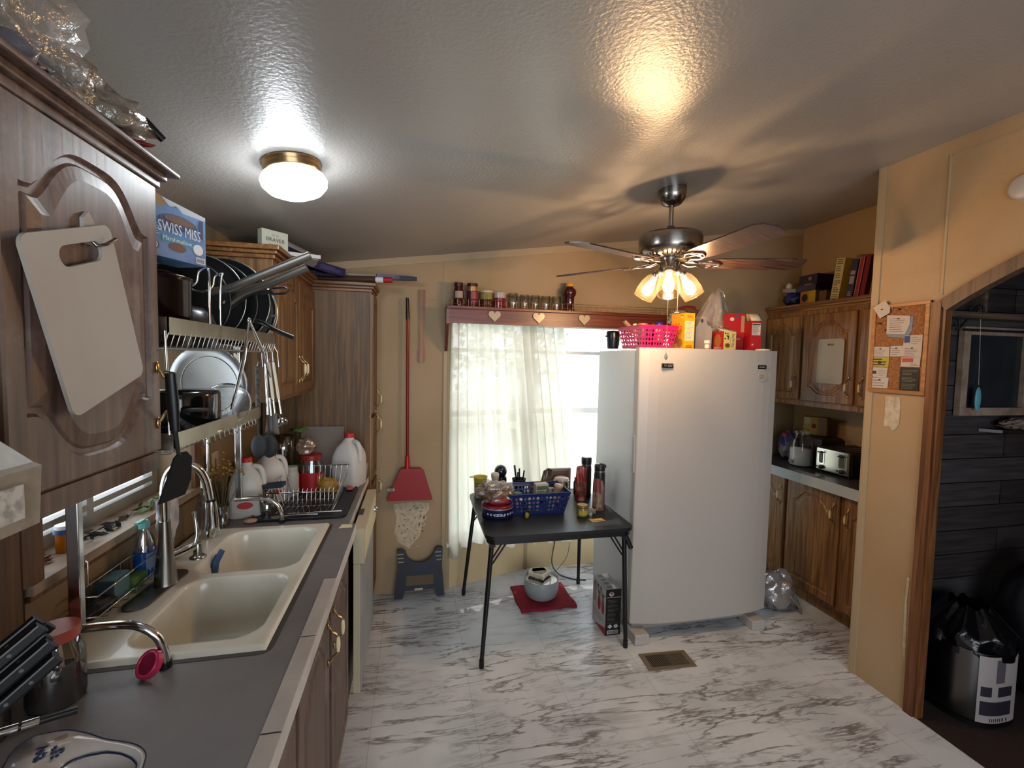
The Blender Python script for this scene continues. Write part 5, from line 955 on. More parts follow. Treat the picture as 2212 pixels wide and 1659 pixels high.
cD = sum(pi_, Vector())/len(pi_); po, pi_ = closed_resample(po, 60, cD), closed_resample(pi_, 60, cD); fl_ = [Vector((cD.x+(p.x-cD.x)*.72, cD.y+(p.y-cD.y)*.72, .9145)) for p in pi_]; mid_ = [(a*.5+c_*.5)+Vector((0, 0, .003)) for a, c_ in zip(po, pi_)]; foot_ = [Vector((p.x, p.y, .9125)) for p in fl_]
b = B(); L5 = [po, mid_, pi_, fl_]; b.add([p for R in L5 for p in R], [(j*60+i, j*60+(i+1) % 60, (j+1)*60+(i+1) % 60, (j+1)*60+i) for j in range(3) for i in range(60)]+[tuple(range(180, 240))], 0, True); obj('dish_body', b, mat('glazed_white', 'c4bdb8', .15, coat=.6), t, True, solid=.004)
b = B(); b.tube([p+Vector((0, 0, .002)) for p in po], .0011, closed=True, n=6); obj('outer_rim_line', b, mat('cobalt', '1c2440', .25), t, True); b = B(); b.tube([p+Vector((0, 0, .002)) for p in pi_], .0022, closed=True, n=6); obj('blue_rim', b, MT['cobalt'], t, True)
b = B(); rnd = random.Random(2)
for i in range(22):
    p = at(100+rnd.gauss(0, 14), 1624+rnd.gauss(0, 9), z=.9415); b.blob((.0045, .0028, .0012), .3, 3, M=T(p.x, p.y, p.z) @ Rz(rnd.uniform(0, 180)), n=6)
obj('flower_sprig', b, mat('sprig_blue', '2a3156', .4), t, True)
# ---------------- top of the far wall cabinets
z2 = 2.117
t = thing('word_block', 'small white block sign reading BRAVER on the far wall cabinet', 'sign', (-.55, 1.99+.15, z2)); pa, pb = at(560, 521, z=z2), None
Mw = plane((-.655, 2.155, z2), (.10, .10, 0), (0, 0, 1)); b = B(); b.box(0, .118, 0, .084, -.034, 0, 0, Mw); b.text('BRAVER', .060, .042, .024, 1, Mw); b.text('You are', .058, .063, .010, 1, Mw); b.text('than you know', .060, .022, .010, 1, Mw); obj('block', b, [mat('block_white', 'a3a596', .6), ink], t, True)
b = B(); Mw = plane((-.70, 2.30, z2+.002), (1, .3, 0), (-.3, 1, 0)); b.box(0, .24, 0, .20, 0, .003, 0, Mw @ Rx(0)); b.box(.01, .25, -.03, .18, .003, .02, 0, Mw @ Rx(4)); one('paper_stack', b, mat('paper_shaded', 'b8b4b0', .6), 'loose white papers lying beside the BRAVER block', 'paper')
b = B(); b.prism(arc(0, 0, .035, 0, 180, 10), -.14, .14, M=plane((-.60, 2.52, z2+.06), (0, 1, 0), (0, 0, 1)) @ Ry(75)); one('plastic_roll', b, mat('grey_film', '85838a', .3), 'grey rolled plastic packet on top of the blue wrap boxes', 'packet')
bx = mat('wrap_blue', '1f2452', .4)
for k, (x, y, z, L, w_, h_, a, lb) in enumerate(((-.62, 2.50, z2, .30, .055, .055, 78, 'dark blue wrap box with white dots beneath the grey packet'), (-.555, 2.58, z2, .30, .05, .045, 72, 'dark blue foil box with a yellow corner label'), (-.50, 2.68, z2, .30, .05, .045, 60, 'dark blue box with a striped end, third along the cabinet top'), (-.56, 2.80, z2, .30, .05, .048, 20, 'dark blue box with white mark at its end, over the tall cabinet'))):
    b = B(); b.box(-L/2, L/2, -w_/2, w_/2, 0, h_); b.rect(-L/2+.01, -L/2+.05, -w_/2+.008, w_/2-.008, 1, h_+.0005); e = plane((L/2, -w_/2, 0), (0, 1, 0), (0, 0, 1)); b.rect(.008, w_-.008, .01, h_-.01, 2, .0008, e); e2 = plane((-L/2, -w_/2, 0), (1, 0, 0), (0, 0, 1)); b.disc(.03, h_*.6, .008, .008, 1, .0008, e2); b.disc(.055, h_*.6, .008, .008, 1, .0008, e2); b.lines(.09, L-.03, .01, h_-.01, 3, 3, e2)
    one('wrap_box', b, [bx, MT['print_white'], mat('box_yellow', 'a08c3a', .5), mat('box_purple', '4b4a78', .5)], lb, 'box', T(x, y, z) @ Rz(a), 'wrap boxes on the far cabinets')
t = thing('foil_roll', 'long brown wrapped roll over the tall cabinet with a red end', 'roll', (-.4, 2.86, 2.10)); b = B(); b.tube([(-.62, 2.91, 2.118), (-.235, 2.845, 2.118)], .020, n=12); obj('tube', b, mat('copper_wrap', '6b5444', .2, .6), t, True); b = B(); b.tube([(-.235, 2.845, 2.118), (-.19, 2.838, 2.118)], .018, n=12); b.tube([(-.19, 2.838, 2.118), (-.14, 2.83, 2.118)], .018, 1, n=12); obj('end_wrap', b, [MT['print_white'], redcap], t, True)
t = thing('flat_handled_tool', 'dark blue flat handle lying along the top of the tall cabinet', 'tool', (-.3, 2.95, 2.16)); b = B(); b.box(-.60, -.24, 2.93, 2.97, 2.142, 2.162); obj('white_shaft', b, mat('shaft_grey', '908a84', .5), t, True); b = B(); b.prism([(-.24, 2.92), (-.10, 2.92), (-.02, 2.935), (.01, 2.95), (-.02, 2.965), (-.10, 2.975), (-.24, 2.975)], 2.140, 2.166); obj('blue_end', b, mat('navy_plastic', '161c3c', .35), t, True, bevel=.004)
# ================================================================ things on the card table
TZ = tz+.001
t = thing('plastic_tub', 'yellow plastic tub with a lipped rim at the back left corner of the table', 'tub', T(.445, 2.985, TZ)); b = B(); b.lathe([(.040, 0), (.044, .10)], 1, n=24); b.lathe([(.0445, .10), (.047, .125), (.050, .135), (.046, .135), (.042, .10)], 0, n=24, caps=False); b.box(-.075, -.045, -.008, .008, .130, .136, 0); obj('tub_body', b, [mat('tub_yellow', 'b8ad3a', .4), mat('tub_clear', '8d8a72', .4)], t)
t = thing('shaker_bottle', 'tall white shaker bottle in front of the dark ball', 'bottle', T(.535, 2.92, TZ)); b = B(); b.lathe([(.028, 0), (.028, .03), (.022, .09), (.021, .11), (.026, .145), (.029, .16), (.025, .172), (0, .175)], 0, n=22); obj('bottle_body', b, mat('cream_white', 'c5bfb2', .4), t)
t = thing('ball_ornament', 'dark blue-black ball sitting in a black cup behind the white shaker', 'ornament', T(.585, 2.985, TZ)); b = B(); b.lathe([(.030, 0), (.034, .01), (.044, .11), (.040, .13)], 0, n=22); obj('cup', b, black, t); b = B(); b.blob((.044, .044, .046), 0, 1, M=T(0, 0, .165), n=26); obj('ball', b, mat('midnight_ball', '0f1626', .2, coat=.4), t)
t = thing('pen_cup', 'black pen cup holding dark pens on the table', 'cup', T(.715, 2.975, TZ)); b = B(); b.lathe([(.036, 0), (.047, .105), (.050, .112), (.046, .112), (.034, .004), (0, .004)], 0, n=26); b.box(-.056, -.042, -.006, .006, .06, .072); obj('cup_body', b, blackm, t)
for k, (x, y, x1, y1, z1_) in enumerate(((-.01, .0, -.032, .01, .205), (.01, .01, .004, .012, .18), (.022, -.005, .036, .0, .168), (-.02, -.01, -.012, -.012, .16))):
    b = B(); b.tube([(x*.6, y*.6, .008), (x1, y1, z1_)], [.005, .0055 if k else .007], n=8); one('pen', b, mat('pen_dark', '15151c', .35), ['thick black pen leaning left in the pen cup', 'thin dark pen standing in the middle of the pen cup', 'dark pen leaning right in the pen cup', 'short dark pen at the front of the pen cup'][k], 'pen', T(.715, 2.975, TZ), 'pens in the black cup')
t = thing('foil_pouch', 'crumpled silver and brown foil pouch standing behind the blue basket', 'pouch', T(.875, 2.93, TZ)); b = B()
b.grid(lambda u, v: ((u-.5)*(.085-.02*v)+.035*v+.004*math.sin(v*9), .018*math.sin(PI*u)*(1-v)*(-1)+.008*math.sin(u*12+v*7), .19*v*(1-.18*abs(u-.55))), 14, 14); b.grid(lambda u, v: ((u-.5)*(.085-.02*v)+.035*v, .018*math.sin(PI*u)*(1-v), .19*v*(1-.18*abs(u-.55))), 14, 14); obj('pouch_film', b, mat('foil', 'a39a90', .25, .7, noise=(14, '6a5448', .45, .6)), t)
b = B(); b.blob((.035, .025, .03), .35, 3, n=20, seed=3); one('snack_packet', b, mat('brown_packet', '6a4f40', .5), 'small crumpled brown packet left of the foil pouch', 'packet', T(.81, 2.95, TZ+.055))
b = B(); b.blob((.035, .028, .03), .2, 3, n=16, seed=5, flat=-.025); one('snack_packet', b, MT['brown_packet'], 'lower brown packet beneath the small crumpled one', 'packet', T(.815, 2.95, TZ+.022))
t = thing('glass_canister', 'glass canister with a clamp lid behind the basket', 'canister', T(1.01, 2.93, TZ)); b = B(); b.lathe([(.046, 0), (.050, .01), (.050, .085), (.042, .10)], 0, n=28, caps=False); obj('glass', b, film('canister_glass', 'b8b0a8', .25), t); b = B(); b.cyl(.047, .004, .06, n=24); obj('contents', b, mat('canister_stuff', '8a7c70', .8), t)
b = B(); b.lathe([(.046, .10), (.052, .105), (.050, .118), (.03, .126), (0, .126)], 0, n=28); b.tube([(.053*math.cos(a), .053*math.sin(a), .103) for a in [2*PI*i/24 for i in range(24)]], .002, 1, 5, closed=True); obj('lid', b, [mat('lid_glassy', 'a8a6a2', .15), steel], t)
t = thing('picture_frame', 'small dark framed box leaning by the curtain behind the canister', 'frame', T(1.02, 3.03, TZ)); b = B(); b.box(-.09, .09, -.012, .012, 0, .16); b.rect(-.075, .075, .015, .145, 1, .0128, T(0, 0, 0) @ Rx(90)); b.rect(-.04, .05, .02, .09, 2, .0134, Rx(90)); obj('frame_box', b, [mat('frame_grey', '6f6f72', .4), mat('frame_brown', '5e4038', .5), mat('frame_tan', 'a3927a', .5)], t)
t = thing('condiment_bottle', 'small dark bottle with an orange cap by the red snack bag', 'bottle', T(1.125, 2.93, TZ)); b = B(); b.lathe([(.022, 0), (.024, .08), (.015, .10)], 0); obj('bottle_body', b, mat('dark_sauce', '2b1a22', .2), t); b = B(); b.cyl(.018, .10, .118); obj('cap', b, mat('orange_cap', 'd1481c', .4), t)
def pouch(name, label, M, w, h, mats, lean=.0, cat='bag', group=None):
    t = thing(name, label, cat, M, group); b = B()
    def F(s): return lambda u, v: ((u-.5)*w*(1-.12*v+.08*math.sin(v*PI)), s*.032*math.sin(PI*u)*(1-v)**.7+lean*v+.003*math.sin(u*17+v*5), h*v*(1-.12*abs(u-.4)))
    b.grid(F(-1), 14, 14, 0); b.grid(F(1), 14, 14, 0); obj('pouch_film', b, mats[0], t)
    b = B(); f = F(-1); b.grid(lambda u, v: (f(.12+.76*u, .12+.45*v)[0], f(.12+.76*u, .12+.45*v)[1]-.0015, f(.12+.76*u, .12+.45*v)[2]), 8, 8); obj('printed_panel', b, mats[1], t); return t
pouch('snack_bag', 'red snack bag standing left of the dark flasks', T(1.105, 2.80, TZ) @ Rz(-8), .075, .235, [mat('snack_red', '741c1a', .35, noise=(10, 'b08a80', .5, .7)), mat('snack_panel', '4f1f18', .5, noise=(25, '8a4a38', .45, .6))])
pouch('treat_bag', 'pinkish treat bag with a hang hole in front of the dark flasks', T(1.14, 2.59, TZ) @ Rz(-50), .08, .20, [mat('treat_pink', '6f3a38', .4, noise=(9, '4c3a30', .45, .6)), mat('treat_panel', '6a5040', .5, noise=(30, '8d7460', .4, .6))])
def flask(label, M, h, capk):
    t = thing('insulated_flask', label, 'flask', M, 'dark steel flasks on the table'); b = B(); b.lathe([(.036, 0), (.037, .01), (.036, h*.72), (.033, h*.80)], 0, n=28); obj('flask_body', b, mat('flask_green', '23261f', .35, .4), t)
    b = B(); b.lathe([(.0345, h*.80), (.0345, h*.84)], 0, n=28); obj('steel_ring', b, nickel, t); b = B()
    if capk: b.lathe([(.034, h*.84), (.036, h*.93), (.030, h*.98), (.0, h)], 0, n=24); b.box(-.01, .04, -.012, .012, h*.90, h*.96)
    else: b.lathe([(.035, h*.84), (.036, h*.97), (.034, h), (0, h)], 0, n=24)
    obj('cap', b, black, t); return t
flask('dark flask with a flat cap behind the flip-lid one', T(1.165, 2.86, TZ), .275, False); flask('dark flask with a flip lid beside the freezer', T(1.185, 2.68, TZ), .275, True)
t = thing('spread_jar', 'small glass jar with a gold lid and yellow label on the table', 'jar', T(1.00, 2.50, TZ)); b = B(); b.lathe([(.030, 0), (.034, .008), (.034, .045), (.030, .055)], 0, n=24); obj('jar_body', b, mat('olive_jar', '6f6a3c', .15), t); b = B(); b.lathe([(.0345, .012), (.0345, .04)], 0, caps=False, n=24, a0=-2.6, a1=-.4); obj('label', b, mat('jar_yellow', 'a9952e', .5), t); b = B(); b.cyl(.031, .055, .07, n=24); b.cyl(.0315, .045, .055, 1, n=24); obj('lid', b, [mat('gold_lid', 'a3854a', .3, .6), mat('dark_band', '33231c', .4)], t)
b = B(); b.grid(lambda u, v: (.05*u+.006*v, .05*v, .005+.045*(1-v)+.006*math.sin(u*7+v*4)), 10, 10); one('paper_napkin', b, mat('napkin', 'b5a48e', .8), 'folded beige napkin leaning by the gold-lidded jar', 'napkin', T(1.035, 2.47, TZ), solid=.0015)
b = B(); b.box(0, .085, 0, .05, 0, .0012); b.rect(.005, .08, .008, .018, 1, .0016); one('card', b, [mat('mustard_card', 'a98a2a', .6), MT['dark_band']], 'mustard yellow card lying flat at the front of the table', 'card', T(1.02, 2.385, TZ) @ Rz(6), bevel=0)
# blue lattice basket
def lattice_basket(name, label, M, w0, d0, w1, d1, h, mt, front, group=None, rim=None):
    """moulded basket: tapered walls cut with rows of round holes"""
    t = thing(name, label, 'basket', M, group); th = .003
    c0 = [(-w0/2, -d0/2), (w0/2, -d0/2), (w0/2, d0/2), (-w0/2, d0/2)]; c1 = [(-w1/2, -d1/2), (w1/2, -d1/2), (w1/2, d1/2), (-w1/2, d1/2)]; b = B()
    for k in range(4):
        a0, a1 = c0[k], c0[(k+1) % 4]; e0, e1 = c1[k], c1[(k+1) % 4]; L = max(w1, d1) if k % 2 == 0 else min(w1, d1); nx = max(3, round(L/.027)); ny = max(2, round((h*.80)/.027))
        def S(u, v): p = Vector((a0[0]+(a1[0]-a0[0])*u, a0[1]+(a1[1]-a0[1])*u)).lerp(Vector((e0[0]+(e1[0]-e0[0])*u, e0[1]+(e1[1]-e0[1])*u)), v); return (p.x, p.y, h*v)
        v0, v1 = .10, .88
        for (va, vb) in ((0, v0), (v1, 1)): b.grid(lambda u, v: S(u, va+(vb-va)*v), nx, 1, 0, None, False)
        for i in range(nx):
            for j in range(ny):
                ua, ub, wa, wb = i/nx, (i+1)/nx, v0+(v1-v0)*j/ny, v0+(v1-v0)*(j+1)/ny; cu_, cv = (ua+ub)/2, (wa+wb)/2; n = 12; ou, inn = [], []
                for q in range(n):
                    a = 2*PI*(q+.5)/n; c_, s_ = math.cos(a), math.sin(a); k_ = 1/max(abs(c_), abs(s_)); ou.append(S(cu_+(ub-ua)/2*c_*k_, cv+(wb-wa)/2*s_*k_))
                    star = .86 if (i+j) % 2 else (.98 if q % 3 == 0 else .62); inn.append(S(cu_+(ub-ua)/2*c_*star*.9, cv+(wb-wa)/2*s_*star*.9))
                b.add(ou+inn, [(q, (q+1) % n, n+(q+1) % n, n+q) for q in range(n)])
    b.add([(x, y, .001) for x, y in c0], [(0, 1, 2, 3)]); obj('basket_wall', b, mt, t, solid=th)
    b = B(); P = rrect(-w1/2, w1/2, -d1/2, d1/2, .012, 3); b.tube([(x, y, h) for x, y in P], .0045, n=8, closed=True); obj('rim', b, rim or mt, t); return t
navy = mat('basket_navy', '14255c', .35)
bk = lattice_basket('storage_basket', 'blue lattice plastic basket full of small items in the middle of the table', T(.745, 2.665, TZ), .32, .20, .385, .255, .135, navy, 0)
def kbx(name, label, cat, M, dims, mats, prints=()):
    b = B(); w, d, h = dims; b.box(-w/2, w/2, -d/2, d/2, 0, h)
    for p in prints: p(b, w, d, h)
    return one(name, b, mats, label, cat, M)
kbx('medicine_box', 'white and green medicine box in the blue basket', 'box', T(.80, 2.72, TZ+.062) @ Rz(5), (.085, .05, .085), [mat('pharm_white', 'aaa99e', .5), mat('pharm_green', '4f6a52', .5)], [lambda b, w, d, h: (b.rect(-w/2+.004, w/2-.004, .05, h-.012, 1, d/2+.001, Rx(90)), b.lines(-w/2+.006, w/2-.006, .008, .044, 4, 1, Rx(90), d/2+.001))])
b = B(); b.lathe([(.026, 0), (.026, .085), (.028, .088), (.028, .105), (.022, .108)], 0, n=22); one('pill_bottle', b, mat('tan_bottle', 'a88a72', .4), 'tan plastic bottle tilted in the blue basket', 'bottle', T(.875, 2.655, TZ+.05) @ Ry(14))
for k, (x, y, z, r, c, lb) in enumerate(((.64, 2.70, .085, .028, '3f6a5c', 'green round lid in the left of the blue basket'), (.70, 2.63, .078, .024, 'b5b0a4', 'pale round lid at the front of the blue basket'), (.745, 2.62, .076, .024, 'a8a49a', 'second pale round lid beside the first one'), (.83, 2.61, .076, .026, '8f8a82', 'grey round lid at the front right of the blue basket'))):
    t = thing('small_jar', lb, 'jar', T(x, y, TZ+.008)); b = B(); b.cyl(r*.92, 0, z-.012, n=20); obj('jar_body', b, mat('jar_pale', '9a968c', .4), t); b = B(); b.cyl(r, z-.012, z+.006, n=20); obj('lid', b, mat('lid'+c, c, .45), t)
b = B(); b.lathe([(.03, 0), (.035, .02), (.02, .05)], 0, n=14); b.tube([(.0, 0, .02), (.05, .0, .05), (.09, 0, .07)], .008, n=8); one('grey_tool', b, mat('grey_metal_bits', '6f6d6a', .4, .4), 'grey tool handle lying across the right of the blue basket', 'tool', T(.86, 2.70, TZ+.07))
# cookie tin and bread bag
t = thing('cookie_tin', 'round navy cookie tin with a red lid at the front left of the table', 'tin', T(.497, 2.605, TZ) @ Matrix.Scale(1.08, 4)); b = B(); b.lathe([(.085, 0), (.088, .004), (.088, .055)], 0, n=36); obj('tin_wall', b, mat('tin_navy', '1a2347', .3, .3), t); b = B(); b.lathe([(.090, .048), (.090, .066), (.080, .070), (0, .070)], 0, n=36); b.lathe([(.0905, .05), (.0905, .056)], 1, caps=False, n=36); obj('lid', b, [mat('tin_red', '6f1626', .3, .3), mat('tin_edge', '9aa0b8', .3, .5)], t)
b = B()
for i in range(9): a = -2.4+i*.22; b.disc(.0, .0, .006, .006, 0, .0885, Rz(math.degrees(a)) @ T(0, 0, .025) @ Ry(90))
b.lines(-.03, .03, .015, .035, 2, 0, Rx(90) @ T(0, 0, .0), .0886); obj('printed_band', b, mat('tin_print', 'a8aec0', .4), t)
t = thing('bread_bag', 'bag of sliced brown bread resting on the cookie tin', 'bag', T(.485, 2.62, TZ+.077) @ Matrix.Scale(1.25, 4)); b = B(); b.blob((.082, .062, .042), .22, 2.6, M=T(.0, 0, .042) @ Rz(-12), n=36, seed=7, flat=-.04); obj('bread', b, mat('bread_brown', '4f3828', .7, noise=(16, '7a604c', .45, .6)), t)
b = B(); b.blob((.088, .068, .047), .3, 3, M=T(.0, 0, .046) @ Rz(-12), n=40, seed=8, flat=-.044); b.grid(lambda u, v: (.07+.07*u, -.02+.05*v-.02*u, .03-.03*u+.006*math.sin(v*14)), 8, 8); obj('bag_film', b, crinkle('bread_clear', 'b0a69a', .5, .4, 40), t)
b = B(); b.blob((.05, .012, .018), .2, 3, M=T(.01, -.06, .016), n=16, seed=2); obj('red_print', b, mat('bag_red', '7f2026', .4), t)
b = B(); b.blob((.012, .010, .022), .25, 3, n=14, seed=3, M=T(0, 0, .022)); b.blob((.012, .012, .010), .25, 3, 1, T(.004, .0, .048), 12, seed=4); one('chick_toy', b, [mat('toy_yellow', '8a7a22', .6), mat('toy_black', '14120f', .6)], 'small yellow and black fuzzy toy in front of the blue basket', 'toy', T(.655, 2.505, TZ))
# ================================================================ floor things near the window
t = thing('floor_towel', 'folded red towel lying on the floor under the water fountain', 'towel', (.85, 2.9, 0)); P = [at(1102, 1272, z=0), at(1210, 1262, z=0), at(1246, 1312, z=0), at(1126, 1326, z=0)]
def tw(u, v): p = P[0].lerp(P[1], u).lerp(P[3].lerp(P[2], u), v); return (p.x+.004*math.sin(v*9), p.y+.004*math.sin(u*11), .010+.002*math.sin(u*21)*math.sin(v*17))
b = B(); b.grid(tw, 24, 24); obj('cloth', b, mat('towel_red', '8f1a2a', .9, bump=(180, .6), noise=(7, '7a1422', .4, .7)), t, True, solid=.016, subd=0)
t = thing('pet_fountain', 'round white pet water fountain on the red towel', 'pet fountain', T(.868, 2.885, .02)); b = B(); b.lathe([(.085, 0), (.105, .015), (.118, .06), (.120, .13), (.118, .133), (.112, .122), (.10, .10), (0, .095)], 0, n=48); obj('bowl', b, mat('fountain_white', '9ba3a3', .3, noise=(3, '8a8f8f', .4, .7)), t); b = B(); b.lathe([(0, .117), (.113, .117)], 0, n=40, caps=False); obj('water', b, film('water', 'c8c4b4', .25, .03), t)
b = B(); b.prism([(-.085, .02), (-.06, .075), (.06, .075), (.085, .02), (.02, -.035), (.0, -.065), (-.02, -.035)], .128, .150, M=T(0, .02, 0)); b.cyl(.05, .10, .15, 0, T(0, .06, 0)); obj('spout_top', b, mat('fountain_cream', 'd0c2ac', .35), t, bevel=.004); b = B(); b.prism([(-.05, .02), (.05, .02), (.008, -.03), (-.008, -.03)], .1505, .1512, 0, T(0, .03, 0)); obj('spout_hollow', b, mat('spout_hollow', '8d7c68', .4), t)
def cable(name, label, pts, r=.0035, m=blackm, cat='cord'): b = B(); b.tube(smoothpts(pts, 5), r, n=7); return one(name, b, m, label, cat)
cable('power_cord', 'black power cord looping from the outlet down to the floor by the freezer', [(1.115, 3.30, .27), (1.09, 3.29, .20), (1.06, 3.25, .07), (1.09, 3.18, .012), (1.18, 3.09, .006), (1.27, 3.06, .006)], .0045, mat('cord_grey', '3a3a3c', .5))
cable('fountain_cord', 'thin cord bundle coiled behind the pet fountain', [(1.22, 3.30, .20), (1.19, 3.27, .10), (1.10, 3.22, .03), (.98, 3.12, .010), (.95, 3.06, .03), (.93, 3.09, .06), (.92, 3.05, .03), (.90, 3.02, .06), (.88, 2.98, .06)], .0022, MT['cord_grey'])
t = thing('wall_outlet', 'white outlet with plugs low on the bay wall', 'outlet', (1.19, 3.325, .24)); b = B(); b.box(1.155, 1.225, 3.318, 3.328, .20, .31); obj('plate', b, white, t, True); b = B(); b.box(1.175, 1.205, 3.29, 3.318, .255, .29); obj('plug', b, white, t, True)
# mixer box beside the freezer
t = thing('appliance_box', 'black and white mixer box with red mixer picture, standing by the table leg', 'box', (1.19, 2.5, 0)); x0, x1, y0, y1, h = 1.130, 1.228, 2.405, 2.60, .285
b = B(); b.box(x0, x1, y0, y1, 0, h, 0); Mf_ = plane((x0, y0, 0), (1, 0, 0), (0, 0, 1)); w = x1-x0; b.rect(.0, w, 0, h, 1, .0006, Mf_)
b.disc(.035, h-.03, .016, .014, 3, .0012, Mf_); b.disc(.035, h-.025, .008, .007, 4, .0016, Mf_); b.rect(.004, w-.004, h-.052, h-.049, 2, .0012, Mf_)
for i in range(5): b.lines(.012, w-.016, h-.085-i*.028, h-.064-i*.028, 3, 5, Mf_, .0012, .4, seed=i)
b.rect(.008, w-.01, .075, .078, 5, .0012, Mf_); b.disc(.03, .055, .016, .014, 2, .0012, Mf_, 4); b.disc(.068, .055, .016, .014, 2, .0012, Mf_, 5); b.rect(.012, w-.016, .008, .032, 3, .0012, Mf_)
for i in range(12): b.rect(.018+i*.005, .0205+i*.005, .011, .029, 1, .0018, Mf_)
Ms_ = plane((x0, y1, 0), (0, -1, 0), (0, 0, 1)); L = y1-y0; b.rect(0, L, 0, h, 2, .0006, Ms_); b.rect(.0, L, h-.05, h-.047, 1, .0012, Ms_)
for i in range(3): b.rect(.02+i*.045, .05+i*.045, h-.040, h-.018, 6, .0012, Ms_)
for cx in (.10, .155): b.disc(cx, .155, .022, .045, 4, .0014, Ms_); b.rect(cx-.008, cx+.008, .155, .225, 6, .0022, Ms_); b.rect(cx-.016, cx+.018, .222, .230, 1, .003, Ms_)
b.lines(.01, .06, .13, .24, 9, 4, Ms_, .0012, .4); b.lines(.01, .18, .05, .10, 4, 6, Ms_, .0012, .3); b.poly([(.04, .0), (L, .0), (L, .05)], 4, .0012, Ms_)
Mt_ = plane((x0, y0, h), (1, 0, 0), (0, 1, 0)); b.rect(.006, w*.62, .006, L-.006, 3, .0006, Mt_)
for i in range(4): b.rect(.014, w*.5, .012+i*.045, .042+i*.045, 6, .0012, Mt_)
obj('carton', b, [mat('carton_grey', '8f8c88', .5), mat('carton_black', '111013', .35), mat('carton_white', 'b9b3b0', .5), mat('carton_pale', 'a8a49c', .5), mat('carton_red', '9c1c24', .45), mat('carton_print', '55504e', .5), mat('carton_mid', '6e6a70', .5)], t, True)
# folding step stool leaning on the wall
t = thing('step_stool', 'folded dark blue plastic step stool leaning on the wall under the dustpan', 'step stool', (.04, 3.07, 0)); nb = mat('stool_navy', '0c1226', .45); Mt = plane((.045, 3.052, 0), (1, 0, 0), (0, .12, 1)); b = B()
# upper carry part with a semicircular notch and side slots
L_ = [(-.15, .215), (-.155, .33), (-.12, .335)]+[( .098*math.cos(math.radians(a)), .325+.088*math.sin(math.radians(a))) for a in range(185, 356, 12)]+[(.12, .335), (.155, .33), (.15, .215)]
b.prism(L_, 0, .022, M=Mt); obj('seat_panel', b, nb, t, True, bevel=.003)
b = B()
for s in (-1, 1):
    b = B()
    for k in range(3): b.box(s*.128-.018-(.004*k), s*.128+.018, .245+k*.026, .253+k*.026, .021, .0235, 0, Mt)
    obj('slot_row', b, mat('slot_pale', '8f8a78', .5), t, True)
b = B(); b.prism([(-.15, .215), (.15, .215), (.168, 0), (.115, 0), (.10, .05), (-.10, .05), (-.115, 0), (-.168, 0)], -.012, .016, M=Mt); fr = obj('leg_frame', b, nb, t, True, bevel=.004)
b = B(); b.box(-.092, .092, .085, .15, .0155, .0175, 0, Mt); b.box(-.035, .02, .052, .064, .0155, .018, 1, Mt); obj('recessed_panel', b, [mat('panel_tan', '5f5038', .7), mat('sticker_white', 'b5b2aa', .5)], t, True)
# floor register
t = thing('floor_vent', 'tan metal floor register set in the marble floor before the freezer', 'vent', (1.38, 2.14, 0)); P = [at(1378, 1411, z=0), at(1466, 1406, z=0), at(1506, 1440, z=0), at(1402, 1450, z=0)]; o_ = P[3]; r_ = (P[2]-P[3]); u_ = (P[0]-P[3]); w, d = r_.length, .135; Mv = plane(o_, r_, u_); b = B(); b.box(0, w, 0, d, 0, .005, 0, Mv); obj('frame', b, mat('register_tan', '7b6c56', .4, .3), t, True, bevel=.002)
b = B(); b.box(.03, w-.03, .022, d-.022, .0052, .0058, 0, Mv); obj('dark_grille', b, mat('vent_dark', '15110e', .8), t, True); b = B()
for i in range(22):
    if 1: x = .034+i*(w-.068)/21; b.box(x-.0016, x+.0016+(.002 if i > 10 else 0), .022, d-.022, .0058, .0085, 0, Mv @ T(0, 0, 0))
obj('louvre_blades', b, MT['register_tan'], t, True)
# ================================================================ broom-style dustpan and wall things
t = thing('dustpan', 'long-handled red dustpan hanging on the back wall', 'dustpan', (-.04, 3.08, .68)); a, c = at(881, 690, y=3.09), at(880, 985, y=3.085); b = B(); b.tube([a, c], .0095, n=12); obj('handle_pole', b, mat('pole_red', '6f1216', .3), t, True); b = B(); e = at(880, 643, y=3.09); b.tube([a, e*.3+a*.7, e], [.0125, .012, .009], n=12); obj('grip', b, black, t, True)
b = B(); b.tube([c, at(880, 1012, y=3.08)], [.014, .019], n=12); obj('socket', b, red, t, True)
q = lambda x, y, yy=3.06: at(x, y, y=yy); P = [q(862, 1020), q(868, 1013), q(908, 1013), q(916, 1020), q(934, 1080), q(835, 1083)]; n = 6; b = B(); f = [(v.x, v.y, v.z) for v in P]; k = [(v.x, v.y+.05, v.z) for v in P]; b.add(f+k, [tuple(range(n))]+[(i, (i+1) % n, n+(i+1) % n, n+i) for i in range(n) if i != 4]+[tuple(reversed(range(n, 2*n)))]); obj('scoop', b, mat('scoop_red', '8a1018', .35), t, True)
b = B(); s = q(845, 1058, 3.058); b.box(s.x-.022, s.x+.022, 3.057, 3.0595, s.z-.009, s.z+.007); b.rect(s.x-.016, s.x+.014, s.z-.004, s.z+.003, 1, .0005, plane((0, 3.057, 0), (1, 0, 0), (0, 0, 1))); obj('price_sticker', b, [MT['sticker_white'], ink], t, True)
b = B(); a0, a1 = at(912, 626, y=3.115), at(912, 783, y=3.115); zt_, zb_ = a0.z, a1.z; L = zt_-zb_; x = a0.x
P = []; ww = [(0, .022), (.06, .023), (.12, .024), (.2, .018), (.3, .014), (.45, .0155), (.6, .017), (.75, .020), (.9, .022), (1, .022)]
